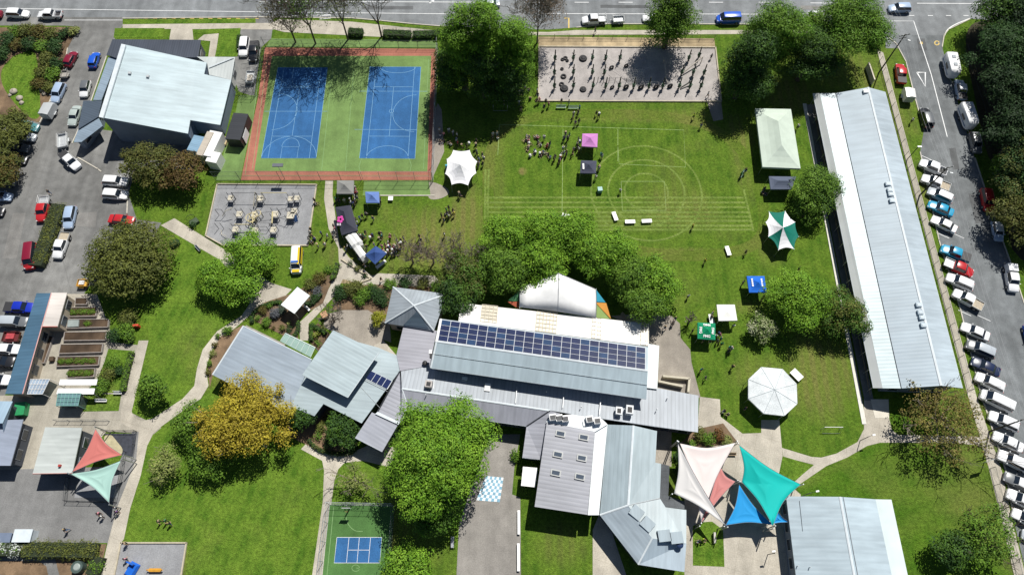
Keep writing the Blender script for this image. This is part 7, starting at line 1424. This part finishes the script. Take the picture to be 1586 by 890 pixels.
b = P(543,786); t = thing('basketball_hoop', 'hoop on a pole at the north end of the lower ball court', 'basketball hoop', b); mb = MB(); mb.tube([b, b+Vector((0,0,2.9))], .06, 6); part('post', mb, STEEL, t); mb = MB(); mb.box((b.x, b.y-.4, 3.0), (1.3, .05, .9)); part('backboard', mb, WHITE, t); mb = MB(); mb.torus((b.x, b.y-.7, 2.75), .22, .02, 12, 5); part('rim', mb, M((.5,.1,.02), .5, .1, 2), t)
# ------------------------------------------------------------------ tables, benches, beds, bins
def table(label, x, y, L_=1.8, W_=.75, rz=0, col=WHITE, h=.74, group=None, name='trestle_table'):
    p = P(x, y, h); t = thing(name, label, 'table', (p.x, p.y, 0), group); mb = MB(); mb.box((p.x, p.y, h), (L_, W_, .05), rz); part('tabletop', mb, col, t); c, s_ = math.cos(rz), math.sin(rz)
    for i in (-1, 1):
        for j in (-1, 1): mb = MB(); a, b = i*L_*.42, j*W_*.38; q_ = (p.x+a*c-b*s_, p.y+a*s_+b*c); mb.tube([(q_[0], q_[1], 0), (q_[0], q_[1], h-.03)], .025, 4); part('leg', mb, STEEL, t)
gf = 'white low tables on the field'
for x, y, r_, l_ in ((952.5,334.5,-1.3,'white low table standing upright-wise in the lanes, leftmost of three'),(976,343,.03,'white low table lying crosswise in the lanes, middle one'),(1001.8,342,.05,'white low table lying crosswise in the lanes, right one'),(1127.7,388,-1.4,'white low table on the worn track bend'),(878,334,-.3,'white low table at the edge of the grove')): table(l_, x, y, 1.9, .75, r_, group=gf, h=.5)
table('white table next to the octagonal tent', 1234, 580, 2.0, 1.3, -.9); table('white table between the green and white gazebos', 1102, 494, .8, 1.9, .05); table('white serving table left of the green gazebo crowd', 590, 409, 2.2, .6, .75); table('small white box table behind the goal strip', 605, 307, .9, .9, 0, h=.6)
def bench(label, x, y, L_=1.8, rz=0, col=TIMBER, group=None, back=True):
    p = P(x, y, .45); t = thing('bench', label, 'bench', (p.x, p.y, 0), group, rz); ORG[t.name] = Vector((0,0,0)); mb = MB(); mb.box((0, 0, .45), (L_, .4, .05)); part('seat', mb, col, t)
    if back: mb = MB(); mb.box((0, .2, .75), (L_, .04, .35)); part('backrest', mb, col, t)
    for s_ in (-1, 1): mb = MB(); mb.box((s_*L_*.42, 0, .22), (.06, .38, .42)); part('leg', mb, STEEL, t)
GN = M((.3,.42,.3), .7, .1, 2)
bench('pale green bench under the pole playground, left one', 869, 166, 2.0, 0, GN, 'pale green benches'); bench('pale green bench under the pole playground, right one', 888, 167, 2.0, 0, GN, 'pale green benches'); bench('white bench south of the hooked lawn, left one', 156, 620, 2.0, 0, WHITE, 'white benches by the greenhouse'); bench('white bench south of the hooked lawn, right one', 182, 608, 1.4, 0, WHITE, 'white benches by the greenhouse')
bench('dark bench beside the marquee on the grass', 1150, 269, 2.0, 1.0, M((.05,.12,.08),.7,.1,2)); bench('pale bench at the grove edge near the courtyard', 968, 492, 2.2, -1.0, M((.3,.26,.2),.8,.1,2), None); bench('white seat beside the entry shelter', 475, 476, 1.6, -.75, WHITE, None, False); bench('grey bench on the path by the path junction', 306, 384, 1.6, -.8, STEEL); bench('wooden bench on the paving above the sails', 1131, 703, 2.0, 0, TIMBER); bench('pale bench on the lawn below the sails', 1107, 832, 1.6, 1.5, M((.5,.48,.44),.8,.1,2)); bench('long white bench against the asphalt court, upper', 803.5, 808, 3.6, 1.57, WHITE, 'white benches beside the lower asphalt court', False); bench('long white bench against the asphalt court, lower', 803, 862, 4.0, 1.57, WHITE, 'white benches beside the lower asphalt court', False); bench('grey bench at the court edge below the biggest tree', 701, 839, 1.6, 1.57, STEEL)
for x, y, l_ in ((1120,588,'cream planter seat by the hall, upper'),(0,0,'')):
    pass
for i, (a, b, l_) in enumerate((((1026,583),(1067,587),'cream slatted ramp rail north of the corrugated wing, upper'),((1019,591),(1057,599),'cream slatted ramp rail north of the corrugated wing, middle'),((1067,587),(1065,608),'cream slatted ramp rail at its east end'))):
    A, B_ = P(*a, .5), P(*b, .5); d = B_-A; mb = MB(); mb.box(((A.x+B_.x)/2, (A.y+B_.y)/2, .5), (d.length, .35, 1.0), math.atan2(d.y, d.x)); solo('ramp_wall', mb, M((.5,.46,.36),.8,.1,2), l_, 'wall', ((A.x+B_.x)/2, (A.y+B_.y)/2, 0), 'cream ramp walls')
G_B = 'raised garden beds beside the blue-roofed shed'
for Q, l_, gm_ in (([(105,494),(168,494),(167,506),(103,508)],'raised bed with a clear cloche at its left end, top of the five',1),([(100,514),(165,513),(163,526),(98,527)],'raised bed with few seedlings, second from the top',0),([(94,533),(159,532),(157,545),(91,547)],'raised bed of bare dark soil, third from the top',0),([(89,552),(154,551),(152,565),(87,567)],'raised bed thickly planted, fourth from the top',2),([(106,571),(147,570),(145,583),(104,585)],'short raised bed, lowest of the five',2),([(106,476),(150,475),(148,489),(104,490)],'overgrown green bed above the raised ones',3),([(117,461),(135,461),(134,471),(116,471)],'square timber compost bay by the dome tree',0),([(64,515),(82,521),(68,562),(60,560)],'narrow planter bed along the shed wall',0)):
    q = [P(x, y, .55) for x, y in Q]; c = sum(q, Vector())/4; t = thing('raised_bed', l_, 'garden bed', (c.x, c.y, 0), G_B)
    mb = MB()
    for i in range(4): a, b = q[i], q[(i+1) % 4]; d = b-a; mb.box(((a.x+b.x)/2, (a.y+b.y)/2, .29), (d.length, .09, .58), math.atan2(d.y, d.x))
    part('frame', mb, M((.33,.3,.28), .85, .15, 2), t); mb = MB(); mb.slab([(p.x, p.y, .5) for p in [v.lerp(c, .02) for v in q]], .4); part('soil', mb, SOIL, t)
    if gm_:
        me = leaves_mesh('crop', [(q[0].lerp(q[1], u).lerp(q[3].lerp(q[2], u), .5).x, q[0].lerp(q[1], u).lerp(q[3].lerp(q[2], u), .5).y, .6, .8, .55, .18) for u in ((.5,) if gm_ == 1 else (.12,.3,.48,.66,.84))], .16, 5 if gm_ > 2 else 2.5, [leafm(*MG[0]), leafm(*OL[0])], int(c.x*7) % 97+3, .22, off=ORG[t.name]); o = bpy.data.objects.new('crop', me); COL.objects.link(o); o.parent = t
    if gm_ == 1: mb = MB(); mb.slab(on([(x, y, .8) for x, y in Q[:3]], [(105,495),(122,495),(121,505),(104,506)]), .25); part('cloche', mb, M((.4,.46,.45), .2, .1, 2, alpha=.6), t)
for x, y, w_, d_, h_, m_, nm, l_, ct in ((34,634,1.6,2.0,1.3,M((.02,.25,.09),.5,.1,2),'skip_bin','green skip bin behind the left classroom','bin'),(929,294.6,.8,.8,1.0,M((.2,.38,.36),.5,.1,2),'bin','pale green bin on the field','bin'),(694,260,.9,.9,1.0,M((.02,.35,.5),.5,.1,2),'cool_box','turquoise box touching the white star tent','box'),(212,505,.9,.35,1.0,M((.55,.06,.03),.5,.1,2),'sign_board','red board at the end of the garden path','sign'),(81,556,.7,.7,.6,M((.08,.05,.03),.8,.1,2),'planter_barrel','dark barrel planter in the shed yard','planter'),(502,534,0.0001,0,0,None,'','','')):
    if not m_: continue
    p = P(x, y, h_/2); t = thing(nm, l_, ct, (p.x, p.y, 0)); mb = MB(); mb.box((p.x, p.y, h_/2), (w_, d_, h_), .1, 1.06); part('body', mb, m_, t); mb = MB(); mb.box((p.x, p.y, h_+.03), (w_*1.1, d_*1.1, .07), .1); part('lid', mb, m_, t)
p = P(503,488,.6); mb = MB(); mb.box((p.x, p.y, .5), (1.0, 1.0, .9), .6); mb.box((p.x, p.y, 1.02), (1.15, 1.15, .12), .6); solo('planter_box', mb, M((.45,.26,.14),.8,.1,2), 'orange-tan planter box under the bare courtyard tree', 'planter', (p.x, p.y, 0))
for i, (x, y, l_) in enumerate(((547,376,'white food trailer by the path, left of two side by side'),(553,373,'white food trailer by the path, right of two side by side'),(560,394,'white food trailer nearest the dark blue gazebo'))):
    t = trailer(2.9, 1.25, boxed=True, col=(.7,.7,.68)); put(t, True, (x-5, y-7), (x+5, y+7), l_, 'white food trailers', z=1.4)
for x, y, l_ in ((298,341,'hooped planter net by the diagonal path, upper'),(268,374,'hooped planter net by the dome tree, lower')):
    p = P(x, y); t = thing('planter_hoop', l_, 'planter', p, 'hooped planters'); mb = MB(); mb.torus((p.x, p.y, 1.0), .8, .04, 18, 5, 'y', .6); part('hoop', mb, DARKM, t); mb = MB(); mb.box((p.x+.6, p.y-.6, .3), (1.6, 1.1, .6), .7); part('box', mb, M((.06,.09,.05),.8,.2,2), t)
for i, (x, y, r_) in enumerate(((22,143,.8),(31,153,.7),(34,160,.5),(65,140,.5),(69,146,.5),(16,148,.4))): mb = MB(); p = P(x, y); mb.ball((p.x, p.y, r_*.3), r_, 9, 6, .6); mb.v = [(a+random.uniform(-.06,.06), b_+random.uniform(-.06,.06), c_) for a, b_, c_ in mb.v]; solo('rock', mb, M((.38,.34,.28),.9,.2,2), ['largest boulder by the kidney lawn', 'second boulder by the kidney lawn', 'low boulder by the kidney lawn', 'boulder among the bushes above the silver wagon', 'boulder next to the silver wagon', 'smallest boulder beside the largest one'][i], 'rock', (p.x, p.y, 0), 'boulders of the top left garden', 60)
for x, y, l_, c_ in ((72,430,'',None),):
    pass
b = P(372,220); mb = MB(); mb.box((b.x-3.2, b.y, .35), (1.6, 1.9, .5), -.1); solo('pallet_stack', mb, M((.45,.36,.2),.9,.25,3), 'stack of pale timber pallets by the black container', 'pallets', (b.x-3.2, b.y, 0))
p = P(126,878); t = thing('water_tank', 'dark green round tank by the hedge end at the bottom left', 'tank', p); mb = MB(); mb.tube([p, p+Vector((0,0,1.3))], .9, 14); part('tank', mb, M((.06,.09,.08),.5,.1,2), t, 30); mb = MB(); mb.tube([p+Vector((0,0,1.3)), p+Vector((0,0,1.42))], [.55, .4], 12); part('lid', mb, M((.3,.34,.32),.5,.1,2), t, 30)
